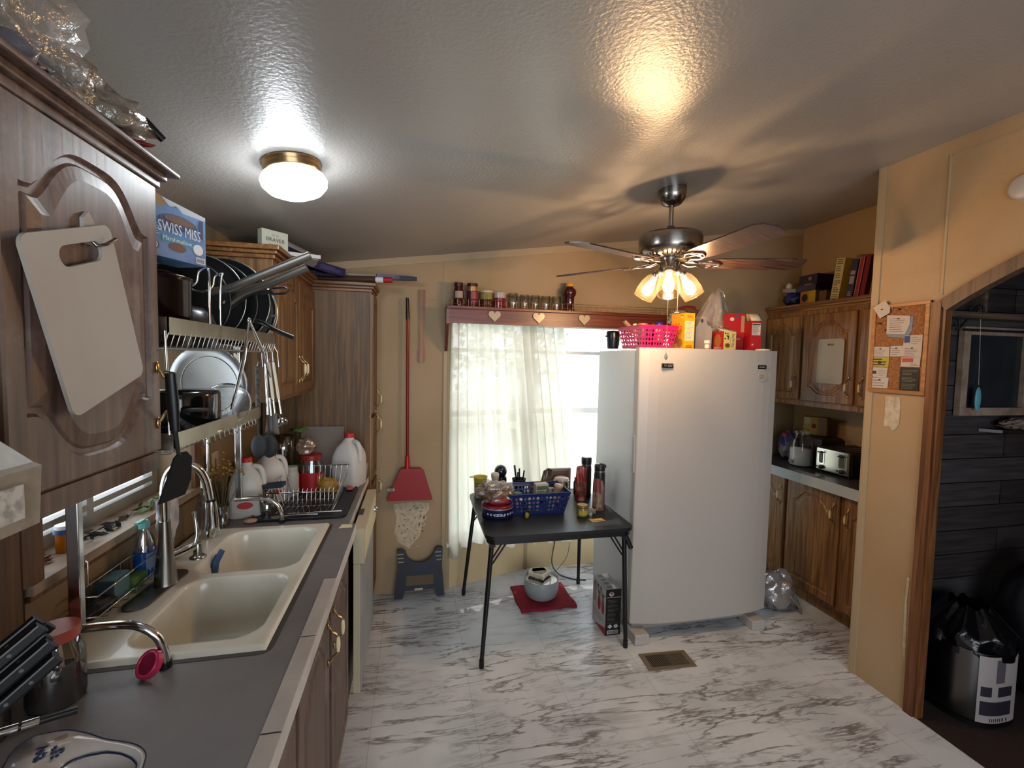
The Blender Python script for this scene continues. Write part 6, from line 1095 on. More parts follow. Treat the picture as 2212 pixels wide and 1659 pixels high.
P = [(x-w_, zb_+L*s_) for s_, w_ in ww]+[(x+w_, zb_+L*s_) for s_, w_ in reversed(ww)]; b.prism(P, -.014, 0, M=plane((0, 3.118, 0), (1, 0, 0), (0, 0, 1))); one('wooden_paddle', b, wood('carved_wood', '6b4028', '8a5838', 'a0704c'), 'narrow carved wooden paddle hanging right of the red dustpan', 'paddle', bevel=.003)
# ================================================================ things on top of the freezer
FZ = ft+.0015
def label_box(name, label, cat, M, w, d, h, mats, fn, group=None, extra=None):
    t = thing(name, label, cat, M, group); b = B(); b.box(-w/2, w/2, -d/2, d/2, 0, h); F = plane((-w/2, -d/2, 0), (1, 0, 0), (0, 0, 1)); S = plane((w/2, -d/2, 0), (0, 1, 0), (0, 0, 1)); fn(b, F, S, w, d, h); obj('carton', b, mats, t)
    if extra: extra(t, w, d, h)
    return t
t = thing('insulated_mug', 'dark container with a green patch at the left end of the freezer top', 'container', T(1.305, 2.80, FZ)); b = B(); b.lathe([(.035, 0), (.038, .01), (.045, .105), (.040, .118), (0, .122)], 0, n=26); b.lathe([(.0425, .02), (.0455, .09)], 1, caps=False, a0=-1.3, a1=-.4, n=10); b.tube([(-.04, 0, .09), (-.055, 0, .08)], .006); obj('mug_body', b, [mat('mug_navy', '141b26', .25), mat('mug_green', '3a5a22', .4)], t)
pink = mat('basket_pink', 'c2185e', .35); pinkl = mat('basket_pale_pink', 'b08090', .4)
lattice_basket('storage_basket', 'hot pink lattice basket on the freezer top', T(1.412, 2.545, FZ), .195, .25, .24, .31, .130, pink, 0)
b = B(); b.tube([(-.05, 0, .02), (.03, 0, .09), (.05, 0, .11)], [.012, .014, .012], n=10); one('brush_handle', b, mat('tan_handle', '8a6c58', .4), 'tan tool handle sticking out left of the pink basket', 'tool', T(1.335, 2.60, FZ+.06) @ Rz(180)); b = B(); b.tube([(0, 0, .0), (-.02, 0, .10)], .012, n=10); one('white_tube', b, white, 'white tube leaning in the pink basket', 'tube', T(1.375, 2.60, FZ+.055))
t = thing('spray_bottle', 'blue-capped bottle with a white label in the pink basket', 'bottle', T(1.455, 2.48, FZ+.006)); b = B(); b.cyl(.023, 0, .115); b.lathe([(.0235, .04), (.0235, .112)], 1, caps=False); obj('bottle_body', b, [MT['navy_plastic'] if 'navy_plastic' in MT else navy, mat('label_peach', 'c4a298', .5)], t); b = B(); b.lathe([(.023, .115), (.023, .14), (.015, .155), (0, .156)], 0); obj('cap', b, mat('cap_royal', '14247c', .4), t)
b = B(); b.cyl(.028, 0, .135); b.cyl(.03, .135, .15, 1); one('medicine_jar', b, [mat('teal_jar', '4a5a58', .4), mat('orange_lid', 'c47a1c', .4)], 'jar with an orange lid inside the pink basket', 'jar', T(1.40, 2.58, FZ+.006)); b = B(); b.blob((.03, .03, .04), .3, 3, n=18, seed=2); one('packet_bundle', b, crinkle('bundle', '6c6a58', .3, .4), 'crumpled packet at the right of the pink basket', 'packet', T(1.50, 2.60, FZ+.12)); b = B(); b.cyl(.022, 0, .14); one('dark_bottle', b, black, 'dark bottle behind the blue-capped one', 'bottle', T(1.44, 2.56, FZ+.006))
yel = mat('carton_yellow', 'dd9a10', .45)
def nilla(b, F, S, w, d, h):
    b.text('Nilla', w*.45, h*.60, .070, 1, F, sx=.80, sy=1.1); b.rect(0, w, h-.018, h-.004, 0, .001, F); b.disc(w*.8, h*.90, .010, .010, 3, .001, F); b.disc(w*.35, h*.28, .030, .030, 4, .001, F); b.disc(w*.7, h*.16, .028, .028, 4, .001, F); b.lines(w*.1, w*.8, h*.42, h*.48, 2, 2, F, .001, .3)
    b.rect(.002, d-.002, h*.22, h*.78, 3, .001, S); b.text('Nilla', d*.5, h*.90, .026, 1, S, sx=.7)
    for k in range(4): b.rect(.008, d-.008, h*(.27+.13*k), h*(.36+.13*k), 5, .0014, S); b.lines(.010, d-.010, h*(.275+.13*k), h*(.355+.13*k), 4, 2, S, .002, .3, seed=k)
    b.rect(.012, d-.012, h*.04, h*.06, 2, .0012, S); b.rect(.012, d-.012, h*.08, h*.10, 1, .0012, S)
label_box('cookie_box', 'tall yellow-orange box of vanilla wafers on the freezer top', 'box', T(1.614, 2.475, FZ) @ Rz(-90), .14, .068, .215, [yel, mat('print_red', 'b01c18', .5), ink, mat('pale_yellow', 'd8c078', .5), mat('wafer', '9a6218', .5), mat('panel_cream', 'd8cfb8', .5)], nilla)
b = B(); b.blob((.075, .05, .05), .3, 3, n=28, seed=3, flat=-.04); one('foil_bag', b, crinkle('beige_bag', '8f8570', .1, .3), 'crumpled beige bag behind the vanilla wafer box', 'bag', T(1.70, 2.65, FZ+.21)); b = B(); b.box(-.07, .07, -.05, .05, 0, .165); one('brown_carton', b, mat('carton_brown', '5c4030', .6), 'plain brown carton behind the vanilla wafer box', 'box', T(1.72, 2.63, FZ))
b = B(); b.tube([(-.06, 0, 0), (0, 0, .012), (.05, .0, .010), (.075, 0, -.03)], [.008, .01, .01, .008], n=8); one('red_handle', b, mat('oxblood', '5a1c1c', .3), 'dark red handle lying over the beige bag', 'tool', T(1.735, 2.62, FZ+.268))
t = thing('milk_jug', 'empty milky plastic jug with an open handle beside the wafer box', 'jug', T(1.77, 2.53, FZ)); b = B(); P = [(-.052, 0), (.060, 0), (.062, .13), (.048, .15), (.030, .152), (.022, .175), (.012, .203), (-.018, .205), (-.024, .185), (-.035, .165), (-.052, .14)]; b.prism(P, -.04, .04, M=plane((0, 0, 0), (1, 0, 0), (0, 0, 1))); obj('jug_body', b, mat('haze_plastic', 'a59c98', .35), t, bevel=.012, seg=4); b = B(); b.disc(-.012, .180, .009, .012, 0, .0405, plane((0, 0, 0), (1, 0, 0), (0, 0, 1))); obj('handle_hole', b, mat('hole_green', '3a4034', .6), t)
t = thing('pill_bottle', 'small white and orange pill bottle at the front edge of the freezer top', 'bottle', T(1.725, 2.385, FZ)); b = B(); b.cyl(.014, 0, .035); b.lathe([(.0145, .006), (.0145, .028)], 1, caps=False); obj('bottle_body', b, [mat('pill_orange', 'b87850', .4), white], t); b = B(); b.cyl(.018, .035, .052); obj('cap', b, white, t)
def crk(b, F, S, w, d, h): b.disc(w*.45, h*.5, w*.33, h*.38, 1, .001, F); b.lines(w*.1, w*.9, .008, h*.18, 2, 2, F, .0015, .4)
def bel(b, F_, S_, w_, d_, h):
    crk2(b, F_, w_, h); F, w = S_, d_; b.rect(0, w, 0, h, 7, .0006, F)
    b.text('belVita', 0, 0, .034, 1, F @ T(w*.78, h*.52, 0) @ Rz(-90), sx=.9); b.disc(w*.32, h*.24, w*.24, h*.15, 2, .001, F); b.disc(w*.32, h*.24, w*.17, h*.09, 3, .0014, F); rnd = random.Random(1)
    for i in range(7): b.disc(w*rnd.uniform(.08, .45), h*rnd.uniform(.6, .95), .006, .005, 1, .001, F, 8)
    b.text('Breakfast', 0, 0, .012, 4, F @ T(w*.55, h*.5, 0) @ Rz(-90))
def crk2(b, F, w, h): b.disc(w*.45, h*.5, w*.33, h*.38, 5, .001, F); b.lines(w*.1, w*.9, .008, h*.18, 2, 6, F, .0015, .4)
def belx(t, w, d, h): b = B(); b.grid(lambda u, v: (w/2-w*u*.9, -d/2+d*v, h+.001+.030*u), 2, 2); obj('lifted_flap', b, MT['carton_flap'], t, solid=.001)
mat('carton_flap', 'c8bda4', .6)
label_box('biscuit_box', 'open biscuit box, one face red with a biscuit, the other cream with belVita lettering', 'box', T(1.893, 2.45, FZ) @ Rz(-91), .10, .085, .112, [mat('box_red', '9f1418', .45), mat('print_dark', '3a3020', .5), mat('oat', '9a7a3a', .5), mat('choc', '5a3a20', .5), mat('print_gold', '8a7a3a', .5), mat('biscuit', '9a5a2a', .6), mat('cream_print', 'd8c8b0', .5), mat('biscuit_cream', 'cfc07a', .5)], bel, None, belx)
def rb(b, F, S, w, d, h): b.rect(w*.10, w*.90, h*.52, h*.92, 1, .001, F); b.lines(w*.14, w*.86, h*.54, h*.88, 11, 2, F, .0016, .35); b.rect(w*.12, w*.88, h*.86, h*.90, 2, .0016, F); b.disc(w*.2, h*.2, .006, .006, 3, .001, F)
def rbx(t, w, d, h): b = B(); b.grid(lambda u, v: (-w/2+w*u, -d/2+.03*v-.012*math.sin(u*3), h+.045*v), 4, 2); b.grid(lambda u, v: (-w/2+w*u, d/2-.01*v, h+.05*v), 2, 2); obj('open_flap', b, MT['carton_flap'], t, solid=.001)
label_box('cereal_bar_box', 'red box with a white nutrition panel and open flaps, rightmost on the freezer', 'box', T(2.09, 2.45, FZ) @ Rz(-10), .068, .09, .185, [mat('panel_red', 'a3161a', .45), mat('nutri_white', 'c9c4bc', .5), ink, mat('print_pink', 'd09a98', .5)], rb, None, rbx)
def rb2(b, F, S, w, d, h): b.text('Original', w*.45, h*.32, .022, 1, F, sx=.9); b.text('7', w*.35, h*.45, .02, 1, F); b.disc(w*.25, h*.85, .014, .012, 1, .001, F); b.rect(w*.75, w*.95, h*.5, h*.95, 2, .001, F); b.disc(w*.5, h*.93, .016, .010, 3, .001, F)
label_box('cereal_box', 'red cereal box behind the biscuit box on the freezer', 'box', T(2.015, 2.52, FZ) @ Rz(-10), .12, .05, .235, [mat('cereal_red', 'b0181c', .45), mat('print_light', 'd8c0b8', .5), mat('print_tan', 'b08a60', .5), mat('print_blue', '4a4a7a', .5)], rb2)
t = thing('grocery_bag', 'tied translucent white grocery bag behind the red boxes', 'bag', T(1.94, 2.66, FZ) @ Matrix.Scale(1.12, 4)); b = B()
def gb(u, v):
    a = 2*PI*u; z = .35*v; r = .11*(1-.75*max(0, v-.35)/.65)*(.85+.3*min(1, v*3)) if v < 1 else .02; r *= 1+.14*math.sin(a*5+v*4)+.07*math.sin(a*11-v*9); return (r*math.cos(a)*1.0+.035*v, r*math.sin(a)*.7, z*(1+.03*math.sin(a*3)))
b.grid(gb, 60, 26, closed_u=True); obj('bag_film', b, crinkle('milky_film', 'b5aaa0', .12, .35, 28), t)
b = B(); b.grid(lambda u, v: (.03+.03*math.sin(u*PI*1.0)+.05*u, .01*math.sin(v*8), .30+.05*v+.03*math.sin(u*6)), 10, 6); obj('bag_handle', b, MT['milky_film'], t)
b = B(); b.lathe([(.04, 0), (.042, .004), (.038, .009), (0, .010)], 0, n=26); one('round_cap', b, white, 'small white lid lying at the right corner of the freezer top', 'lid', T(2.105, 2.37, FZ)); 
# ================================================================ pantry alcove things
PZ = 2.106
def book(name, label, x, y, w, d, h, lean, mats, fn=None, cat='book', group=None, z=PZ):
    M = T(x, y, z) @ Rx(-lean); t = thing(name, label, cat, M, group); b = B(); b.box(0, d, -w/2, w/2, 0, h); F = plane((0, w/2, 0), (0, -1, 0), (0, 0, 1)); b.rect(0, w, 0, h, 1, .0006, F)
    if fn: fn(b, F, w, h)
    obj('carton', b, mats, t); return t
G = 'boxes standing on the pantry wall cabinet'; lines_ = lambda n, c: (lambda b, F, w, h: [b.lines(w*.12, w*.9, h*k/n+.004, h*(k+1)/n-.004, 3, c, F, .0012, .35, seed=k) for k in range(n)])
book('cereal_box', 'tall yellow cereal box with a cream side panel leaning on the pantry cabinet', 2.84, 2.572, .062, .19, .285, -8, [mat('cereal_yellow', 'a98c28', .5), mat('side_cream', 'b5a878', .55), mat('side_ink', '4f4430', .6)], lines_(6, 2), 'box', G)
book('board_game', 'dark box with black and white spine beside the yellow cereal box', 2.85, 2.475, .045, .19, .255, -8, [mat('dark_purple', '2b2433', .5), mat('spine_dark', '332e3c', .5), mat('spine_white', '8f8a94', .5)], lambda b, F, w, h: (b.rect(w*.15, w*.85, h*.62, h*.72, 2, .0012, F), b.rect(w*.15, w*.85, h*.38, h*.58, 3 if 0 else 2, .0012, F), b.lines(w*.2, w*.8, h*.06, h*.2, 3, 2, F)), 'box', G)
book('box_file', 'red box with pale edges right of the dark spine box', 2.85, 2.425, .030, .19, .265, -8, [mat('file_red', '7a1a28', .5), mat('file_red2', '8a1f2e', .5), mat('file_pale', 'a58a88', .5)], lambda b, F, w, h: (b.rect(0, w*.12, 0, h, 2, .0012, F), b.rect(w*.88, w, 0, h, 2, .0012, F)), 'box', G)
book('box_file', 'deep maroon box just right of the red one with pale edges', 2.85, 2.385, .030, .19, .270, -8, [mat('maroon_a', '521018', .5), mat('maroon_b', '6a141c', .5)], None, 'box', G)
book('box_file', 'grey-brown box rightmost in the leaning row on the pantry cabinet', 2.87, 2.335, .035, .19, .24, -8, [mat('greige_a', '5f5048', .6), mat('greige_b', '6d5d54', .6)], None, 'box', G)
b = B(); b.blob((.05, .04, .05), .3, 3, n=24, seed=12, flat=-.045); one('dark_figurine', b, mat('ember', '3b1f18', .5, noise=(10, '7a3320', .5, .65)), 'dark reddish lumpy object at the right end of the pantry cabinet top', 'ornament', T(2.93, 2.255, PZ+.047))
def fy(b, F, w, h): b.rect(w*.55, w, 0, h, 2, .0010, F); b.disc(w*.3, h*.5, w*.2, h*.3, 3, .0014, F); b.text('O', w*.2, h*.2, .05, 3, F)
book('snack_box', 'yellow and orange box under the dark stacked box on the pantry cabinet', 2.84, 2.785, .13, .14, .095, 0, [mat('snack_brown', '5a3a28', .6), mat('snack_orange', 'a0641c', .5), mat('snack_yellow', 'a88a1c', .5), ink], fy, 'box')
book('game_box', 'dark blue-black box stacked on the yellow one', 2.83, 2.80, .17, .17, .042, 0, [mat('game_dark', '14131c', .45), mat('game_grey', '34343f', .5)], None, 'box', None, PZ+.096)
book('game_box', 'black box with a faint emblem on top of the dark stack', 2.84, 2.79, .155, .17, .075, 0, [mat('game_black', '100f17', .4), mat('game_emblem', '24202c', .5), mat('orange_mark', '8a5a3a', .5)], lambda b, F, w, h: (b.disc(w*.6, h*.6, .014, .014, 2, .0012, F), b.rect(w*.3, w*.7, 0, h*.14, 2, .0012, F)), 'box', None, PZ+.139)
book('snack_box', 'plain brownish box right of the yellow one in shade', 2.86, 2.68, .06, .14, .085, 0, [mat('dim_brown', '4f3a2c', .6), mat('dim_brown2', '5c4434', .6)], None, 'box')
b = B(); b.blob((.06, .07, .055), .2, 2.5, n=26, seed=6, flat=-.05); one('chip_bag', b, mat('bag_royal', '22307a', .25, noise=(8, '14162c', .45, .6)), 'shiny blue bag at the left end of the pantry cabinet top', 'bag', T(2.87, 2.945, PZ+.052))
t = thing('white_gadget', 'white rounded gadget lying on the blue bag', 'gadget', T(2.87, 2.975, PZ+.125)); b = B(); b.box(-.03, .03, -.08, .05, -.015, .015, 0, Rx(8)); obj('body', b, mat('gadget_grey', '8a8c84', .5), t, bevel=.006); b = B(); b.blob((.024, .024, .028), 0, 1, M=T(0, .015, .035), n=16); obj('dome', b, mat('gadget_white', 'b5aca0', .4), t)
# white cutting board on the pantry door
q = [at(1768, 733, x=xf-.022), at(1824, 731, x=xf-.022), at(1821, 831, x=xf-.022), at(1764, 827, x=xf-.022)]
tl, tr, br_, bl = q; cutting_board('cutting_board', 'small white cutting board hung on the pantry cabinet door', [tl, tr, br_, bl], .006, (.5, .87, .024, .007), mat('board_white2', 'a8a49a', .5), 0)
# counter: jar of flour, toaster, boxes
CZ = .9135
t = thing('flour_jar', 'big glass clamp jar half full of flour on the pantry counter', 'jar', T(2.79, 2.72, CZ)); b = B(); b.lathe([(.068, 0), (.074, .012), (.074, .17), (.062, .205), (.05, .22), (.05, .235)], 0, n=32, caps=False); b.lathe([(.053, .24), (.055, .252), (.04, .27), (0, .272)], 0, n=28, caps=False); obj('glass', b, film('jar_clear', 'f0f0ea', .05), t)
b = B(); b.lathe([(.066, .006), (.0705, .014), (.0705, .125), (0, .132)], 0, n=32); obj('flour', b, mat('flour', 'efede6', .9), t); b = B(); b.tube([(.054*math.cos(a), .054*math.sin(a), .238) for a in [2*PI*i/28 for i in range(28)]], .002, closed=True, n=5); b.tube([(-.054, -.0, .238), (-.075, -.02, .225), (-.072, -.03, .262)], .002, n=5); obj('wire_clamp', b, steel, t); b = B(); b.box(-.078, -.0755, -.008, .028, .02, .045); obj('brand_plate', b, mat('jar_tag', '7d7c72', .5), t)
t = thing('toaster', 'stainless four-slice toaster with dark sides on the pantry counter', 'toaster', T(2.88, 2.44, CZ)); Mt2 = I4
b = B(); b.box(-.11, .20, -.128, .128, .012, .175); obj('housing', b, mat('toaster_dark', '141416', .3), t, bevel=.014, seg=3); b = B(); b.box(-.128, -.108, -.122, .122, .014, .172); obj('front_panel', b, mat('toaster_steel', 'c9c4b8', .22, 1), t, bevel=.010, seg=3)
F = plane((-.128, 0, 0), (0, -1, 0), (0, 0, 1))
for s in (-1, 1):
    b = B(); b.prism(rrect(s*.075-.022, s*.075+.022, .062, .155, .008), 0, .003, 0, F); b.prism(rrect(s*.075-.015, s*.075+.015, .067, .150, .006), .003, .004, 1, F); obj('lever_slot', b, [chrome, mat('slot_dark', '4a4a40', .3)], t)
    b = B(); b.box(s*.075-.014, s*.075+.014, .138, .146, .003, .022, 0, F); obj('lever', b, black, t)
    b = B(); b.lathe([(.014, 0), (.013, .014), (0, .015)], 0, F @ T(s*.075+.006, .04, .001), 14); b.cyl(.005, 0, .004, 0, F @ T(s*.045, .04, .001), 10); b.cyl(.005, 0, .004, 0, F @ T(s*.108, .038, .001), 10); obj('control_knob', b, black, t)
b = B()
for y in (-.085, -.03, .03, .085): b.box(-.09, .18, y-.012, y+.012, .1752, .1762)
obj('bread_slot', b, mat('slot_black', '050505', .8), t)
for y in (-.1, .1): b = B(); b.cyl(.012, 0, .014, 0, T(-.09, y, 0), 10); b.cyl(.012, 0, .014, 0, T(.17, y, 0), 10); obj('foot', b, black, t)
b = B(); b.box(0, .055, 0, .16, 0, .003); one('counter_strip', b, mat('silver_strip', '8f979c', .4), 'flat silvery strip lying along the pantry counter edge', 'strip', T(2.592, 2.42, CZ) @ Rz(0))
label_box('tea_box', 'yellow and brown box high against the pantry back wall', 'box', T(3.0, 2.80, 1.125) @ Rz(-60), .15, .08, .135, [mat('tea_tan', '8a6a48', .6), mat('tea_yellow', 'a8883a', .5), mat('tea_red', '7a1f18', .5), mat('tea_white', 'a8a08c', .5)], lambda b, F, S, w, d, h: (b.rect(0, w*.62, 0, h, 1, .0008, F), b.rect(w*.05, w*.3, h*.6, h*.95, 3, .0014, F), b.disc(w*.45, h*.5, w*.10, h*.14, 2, .0014, F)))
b = B(); b.box(-.10, .09, -.13, .13, 0, .20); one('bread_box', b, mat('plum_dark', '231418', .3, noise=(8, '34202a', .4, .7)), 'dark plum box beneath the yellow one behind the toaster', 'box', T(3.0, 2.78, CZ+.005), bevel=.01)
b = B(); b.blob((.05, .07, .11), .2, 2.5, n=28, seed=10, flat=-.10); b.blob((.03, .03, .03), .3, 3, 1, T(-.02, 0, .08), 14, seed=2); one('chip_bag', b, [mat('bag_bluewhite', '2a3470', .3, noise=(7, '8f8a92', .45, .55)), mat('bag_redtip', '8a2a26', .4)], 'blue, white and red bag beside the flour jar, half hidden by the freezer', 'bag', T(2.88, 2.93, CZ+.105))
t = thing('grocery_bag', 'translucent white plastic bag on the floor between freezer and pantry cabinets', 'bag', T(2.42, 2.50, 0)); b = B(); b.blob((.12, .10, .135), .22, 2.4, M=T(0, 0, .12), n=40, seed=14, flat=-.115); obj('bag_film', b, crinkle('floor_bag', '9a9490', .15, .3, 24), t); b = B(); b.tube(smoothpts([(.03, -.09, .12), (.07, -.12, .06), (.10, -.11, .01), (.13, -.07, .03), (.12, -.04, .10)], 4), .012, n=8, flat=.35); obj('bag_handle', b, MT['floor_bag'], t)
# ================================================================ cork board and its papers
cx = RX-.002; q = lambda x, y, d=.016: at(x, y, x=RX-d)
c = [q(1889, 656), q(2020, 650), q(1990, 857), q(1872, 847)]; Mc = plane((RX-.002, 0, 0), (0, -1, 0), (0, 0, 1)); yy0, yy1, zz0, zz1 = -c[0].y, -c[1].y, 1.522, 1.962
yy0, yy1 = -1.862, -1.600
t = thing('cork_board', 'framed cork bulletin board on the right wall beside the arch', 'cork board', (RX-.01, 1.72, 1.52)); b = B(); b.box(yy0, yy1, zz0, zz1, 0, .008, 0, Mc); obj('cork', b, mat('cork', '7f4f2c', .9, noise=(90, '9a6a40', .4, .65), bump=(150, .5)), t, True)
b = B(); f = .017
b.frame(yy0, yy1, zz0, zz1, f, 0, .016, 0, Mc)
obj('frame', b, wood('pine_frame', '8a5a30', 'a06c3c', 'b07e4c', axis='y', freq=.7), t, True, bevel=.001)
def note(name, label, corners, mats, fn=None, cat='paper', lift=.010, group='papers pinned to the cork board'):
    P = [at(x, y, x=RX-.002-lift) for x, y in corners]; b = B(); v = [(-p.y, p.z) for p in P]; v.reverse(); b.prism(v, lift, lift+.001, 0, Mc)
    y0 = min(a for a, _ in v); y1 = max(a for a, _ in v); z0_ = min(a for _, a in v); z1_ = max(a for _, a in v); Mn = Mc @ T(y0, z0_, lift+.0012); 
    if fn: fn(b, Mn, y1-y0, z1_-z0_)
    return one(name, b, mats, label, cat, None, group)
pw = mat('note_white', 'b5aaa0', .7); pin = mat('pin_dark', '2a201c', .5); inkn = mat('note_ink', '6a6068', .7)
wr = lambda n: (lambda b, M, w, h: (b.lines(w*.12, w*.82, h*.1, h*.85, n, 1, M, .0004, .22), b.disc(w*.5, h*.78, .006, .003, 2, .001, M, 8)))
note('note', 'tilted white note pinned over the top left corner of the cork board', [(1886, 665), (1912, 649), (1923, 664), (1922, 676), (1901, 688)], [pw, inkn, pin], lambda b, M, w, h: b.disc(w*.55, h*.5, .007, .003, 2, .001, M, 8), lift=.017)
note('note', 'blue-grey sheet showing behind the large white note', [(1918, 684), (1973, 683), (1970, 716), (1958, 731), (1940, 729), (1917, 727)], [mat('note_blue', '76808c', .7), inkn, pin], None, lift=.0095)
note('note', 'large white handwritten note near the top of the cork board', [(1917, 681), (1966, 682), (1966, 700), (1955, 722), (1915, 721)], [pw, inkn, pin], wr(7), lift=.012)
note('business_card', 'white card with a blue square at the upper right of the cork board', [(1954, 725), (1994, 723), (1992, 748), (1951, 747)], [pw, inkn, mat('card_blue', '2f3f78', .6)], lambda b, M, w, h: (b.rect(w*.05, w*.36, h*.35, h*.95, 2, .0004, M), b.lines(w*.42, w*.95, h*.15, h*.9, 4, 1, M, .0004, .2)))
note('business_card', 'white card with small print below the blue-square card', [(1951, 747), (1992, 748), (1990, 772), (1949, 770)], [pw, inkn, pin], wr(5), lift=.0105)
note('note', 'small spiral-torn white note in the middle row of the cork board', [(1924, 748), (1951, 747), (1949, 770), (1923, 770)], [pw, inkn, pin], wr(4))
note('business_card', 'white printed card at the left of the middle row', [(1884, 749), (1922, 749), (1921, 771), (1883, 770)], [pw, inkn, pin], wr(5), lift=.0105)
note('business_card', 'yellow card with black marks on the cork board', [(1883, 771), (1921, 772), (1919, 793), (1881, 792)], [mat('card_yellow', 'a8983a', .6), pin, pin], lambda b, M, w, h: (b.lines(w*.1, w*.9, h*.1, h*.9, 3, 1, M, .0004, .4), b.disc(w*.5, h*.45, w*.12, h*.15, 1, .001, M, 8)))
note('business_card', 'white card with a small dark logo below the yellow card', [(1881, 793), (1918, 794), (1915, 816), (1880, 813)], [pw, inkn, mat('card_navy', '33304a', .6)], lambda b, M, w, h: (b.rect(w*.06, w*.36, h*.35, h*.65, 2, .0004, M), b.lines(w*.45, w*.95, h*.15, h*.8, 4, 1, M, .0004, .2)))
note('note', 'torn white slip at the bottom left of the cork board', [(1882, 815), (1920, 816), (1917, 839), (1881, 837)], [pw, inkn, pin], wr(3))
note('business_card', 'pinkish card with a red block in the right column', [(1948, 772), (1989, 772), (1987, 793), (1945, 792)], [pw, inkn, mat('card_red', 'a8483c', .6)], lambda b, M, w, h: (b.rect(w*.08, w*.65, h*.5, h*.92, 2, .0004, M), b.lines(w*.5, w*.95, h*.1, h*.4, 2, 1, M, .0004, .3)))
note('leaflet', 'tall black leaflet with grey print at the bottom right of the cork board', [(1945, 793), (1986, 795), (1984, 845), (1942, 842)], [mat('leaflet_black', '1a1814', .5), mat('leaflet_ink', '6f6a5e', .6)], lambda b, M, w, h: [b.lines(w*.12, w*.9, h*(.05+.3*k), h*(.3+.3*k), 4, 1, M, .0004, .3, seed=k) for k in range(3)])
for k, (x, y) in enumerate(((1926, 666), (1941, 668), (1893, 697), (1900, 699), (1912, 713))):
    p = q(x, y, .02); b = B(); b.lathe([(.0045, 0), (.003, .005), (.0045, .009), (0, .010)], 0, plane((RX-.010, p.y, p.z), (0, -1, 0), (0, 0, 1)), 8); one('push_pin', b, [[steel, pin, brass, pin, pin][k]], ['shiny steel push pin beside the tilted note', 'dark push pin right of the steel one', 'brass push pin at the left edge of the cork', 'dark push pin beside the brass one', 'dark push pin left of the large note'][k], 'push pin', None, 'push pins in the cork board')
# white round plate high on the right wall, cut by the picture edge
p = at(2216, 402, x=RX); t = thing('wall_plate', 'white round disc high on the right wall, cut by the picture edge', 'wall disc', p); b = B(); b.lathe([(.05, 0), (.05, .01), (.04, .016), (0, .016)], 0, plane((RX, p.y, p.z), (0, -1, 0), (0, 0, 1)), 28); obj('plate', b, mat('disc_white', 'a8a4a0', .4), t, True)
# ================================================================ living room side
LY = 1.778
t = thing('decorative_frame', 'weathered white wooden frame hanging on the dark plank wall', 'frame', (3.0, LY-.03, 1.4)); X0_, X1_, Z0_, Z1_ = at(2085, 705, y=LY-.03).x, 3.42, 1.405, 1.868; ff = .042; fm = mat('chippy_white', '9a8372', .7, noise=(14, '7b6656', .4, .65)); Md_ = FF(0, LY-.004, 0)
b = B()
b.frame(X0_, X1_, Z0_, Z1_, ff, 0, .03, 0, plane((0, LY-.004, 0), (1, 0, 0), (0, 0, 1))); b.box(3.20, 3.20+ff, LY-.034, LY-.004, Z0_+ff, Z1_-ff)
obj('frame', b, fm, t, True, bevel=.002); b = B(); b.box(X0_+ff, X1_-ff, LY-.012, LY-.008, Z0_+ff, Z1_-ff); obj('pane', b, mat('slate_pane', '23282b', .15, noise=(7, '2d3234', .4, .7)), t, True)
t = thing('curtain_rod', 'black wrought iron rod with scroll ends above the white frame', 'rod', (2.75, LY-.05, 1.85)); b = B(); a = at(2082, 712, y=LY-.05); e = (3.5, LY-.05, a.z-.0); b.tube([a, e], .006, n=8); obj('rod', b, blackm, t, True)
def scr(px, py, r, a0, a1):
    c_ = at(px, py, y=LY-.05); return [c_+Vector((r*(1-.6*k/12)*math.cos(math.radians(a0+(a1-a0)*k/12)), 0, r*(1-.6*k/12)*math.sin(math.radians(a0+(a1-a0)*k/12)))) for k in range(13)]
s1, s2 = scr(2062, 697, .036, -60, 300), scr(2117, 672, .032, 120, -240); b = B(); mid = [at(2074, 707, y=LY-.05), at(2085, 695, y=LY-.05), at(2097, 680, y=LY-.05)]; b.tube(list(reversed(s1))+mid+s2, .0055, n=8); obj('scroll', b, blackm, t, True)
t = thing('hanging_feather', 'pale blue drop hanging on a thin string before the white frame', 'ornament', at(2113, 860, y=LY-.06)); a, c = at(2119, 675, y=LY-.06), at(2114, 832, y=LY-.06); b = B(); b.tube([a, c], .0008, n=4); obj('string', b, paper, t, True); b = B(); c = at(2112, 862, y=LY-.06); b.blob((.020, .008, .062), .03, 2, M=T(c.x, c.y, c.z), n=20); obj('drop', b, mat('pale_teal', '5b9aa8', .4), t, True)
t = thing('wall_shelf', 'dark wall shelf edge on the plank wall below the white frame', 'shelf', at(2170, 935, y=LY-.06)); c = at(2150, 930, y=LY-.05); b = B(); b.prism([(c.x-.04, 0), (c.x+.02, -.07), (3.6, -.13), (3.6, 0)], c.z-.012, c.z+.004, M=T(0, LY, 0)); obj('board', b, mat('shelf_dark', '2a1d14', .35), t, True, bevel=.003); b = B(); b.cyl(.006, -.003, .003, 0, T(c.x+.13, LY-.11, c.z-.018)); obj('screw_cap', b, chrome, t, True)
b = B(); b.blob((.14, .045, .03), .3, 3, n=36, seed=5, M=T(c.x+.17, LY-.06, c.z+.034), flat=-.028); one('driftwood', b, mat('driftwood', '8a7a6c', .7, noise=(12, '5f5148', .4, .6), bump=(40, .6)), 'lumpy pale driftwood piece on the dark wall shelf', 'ornament')
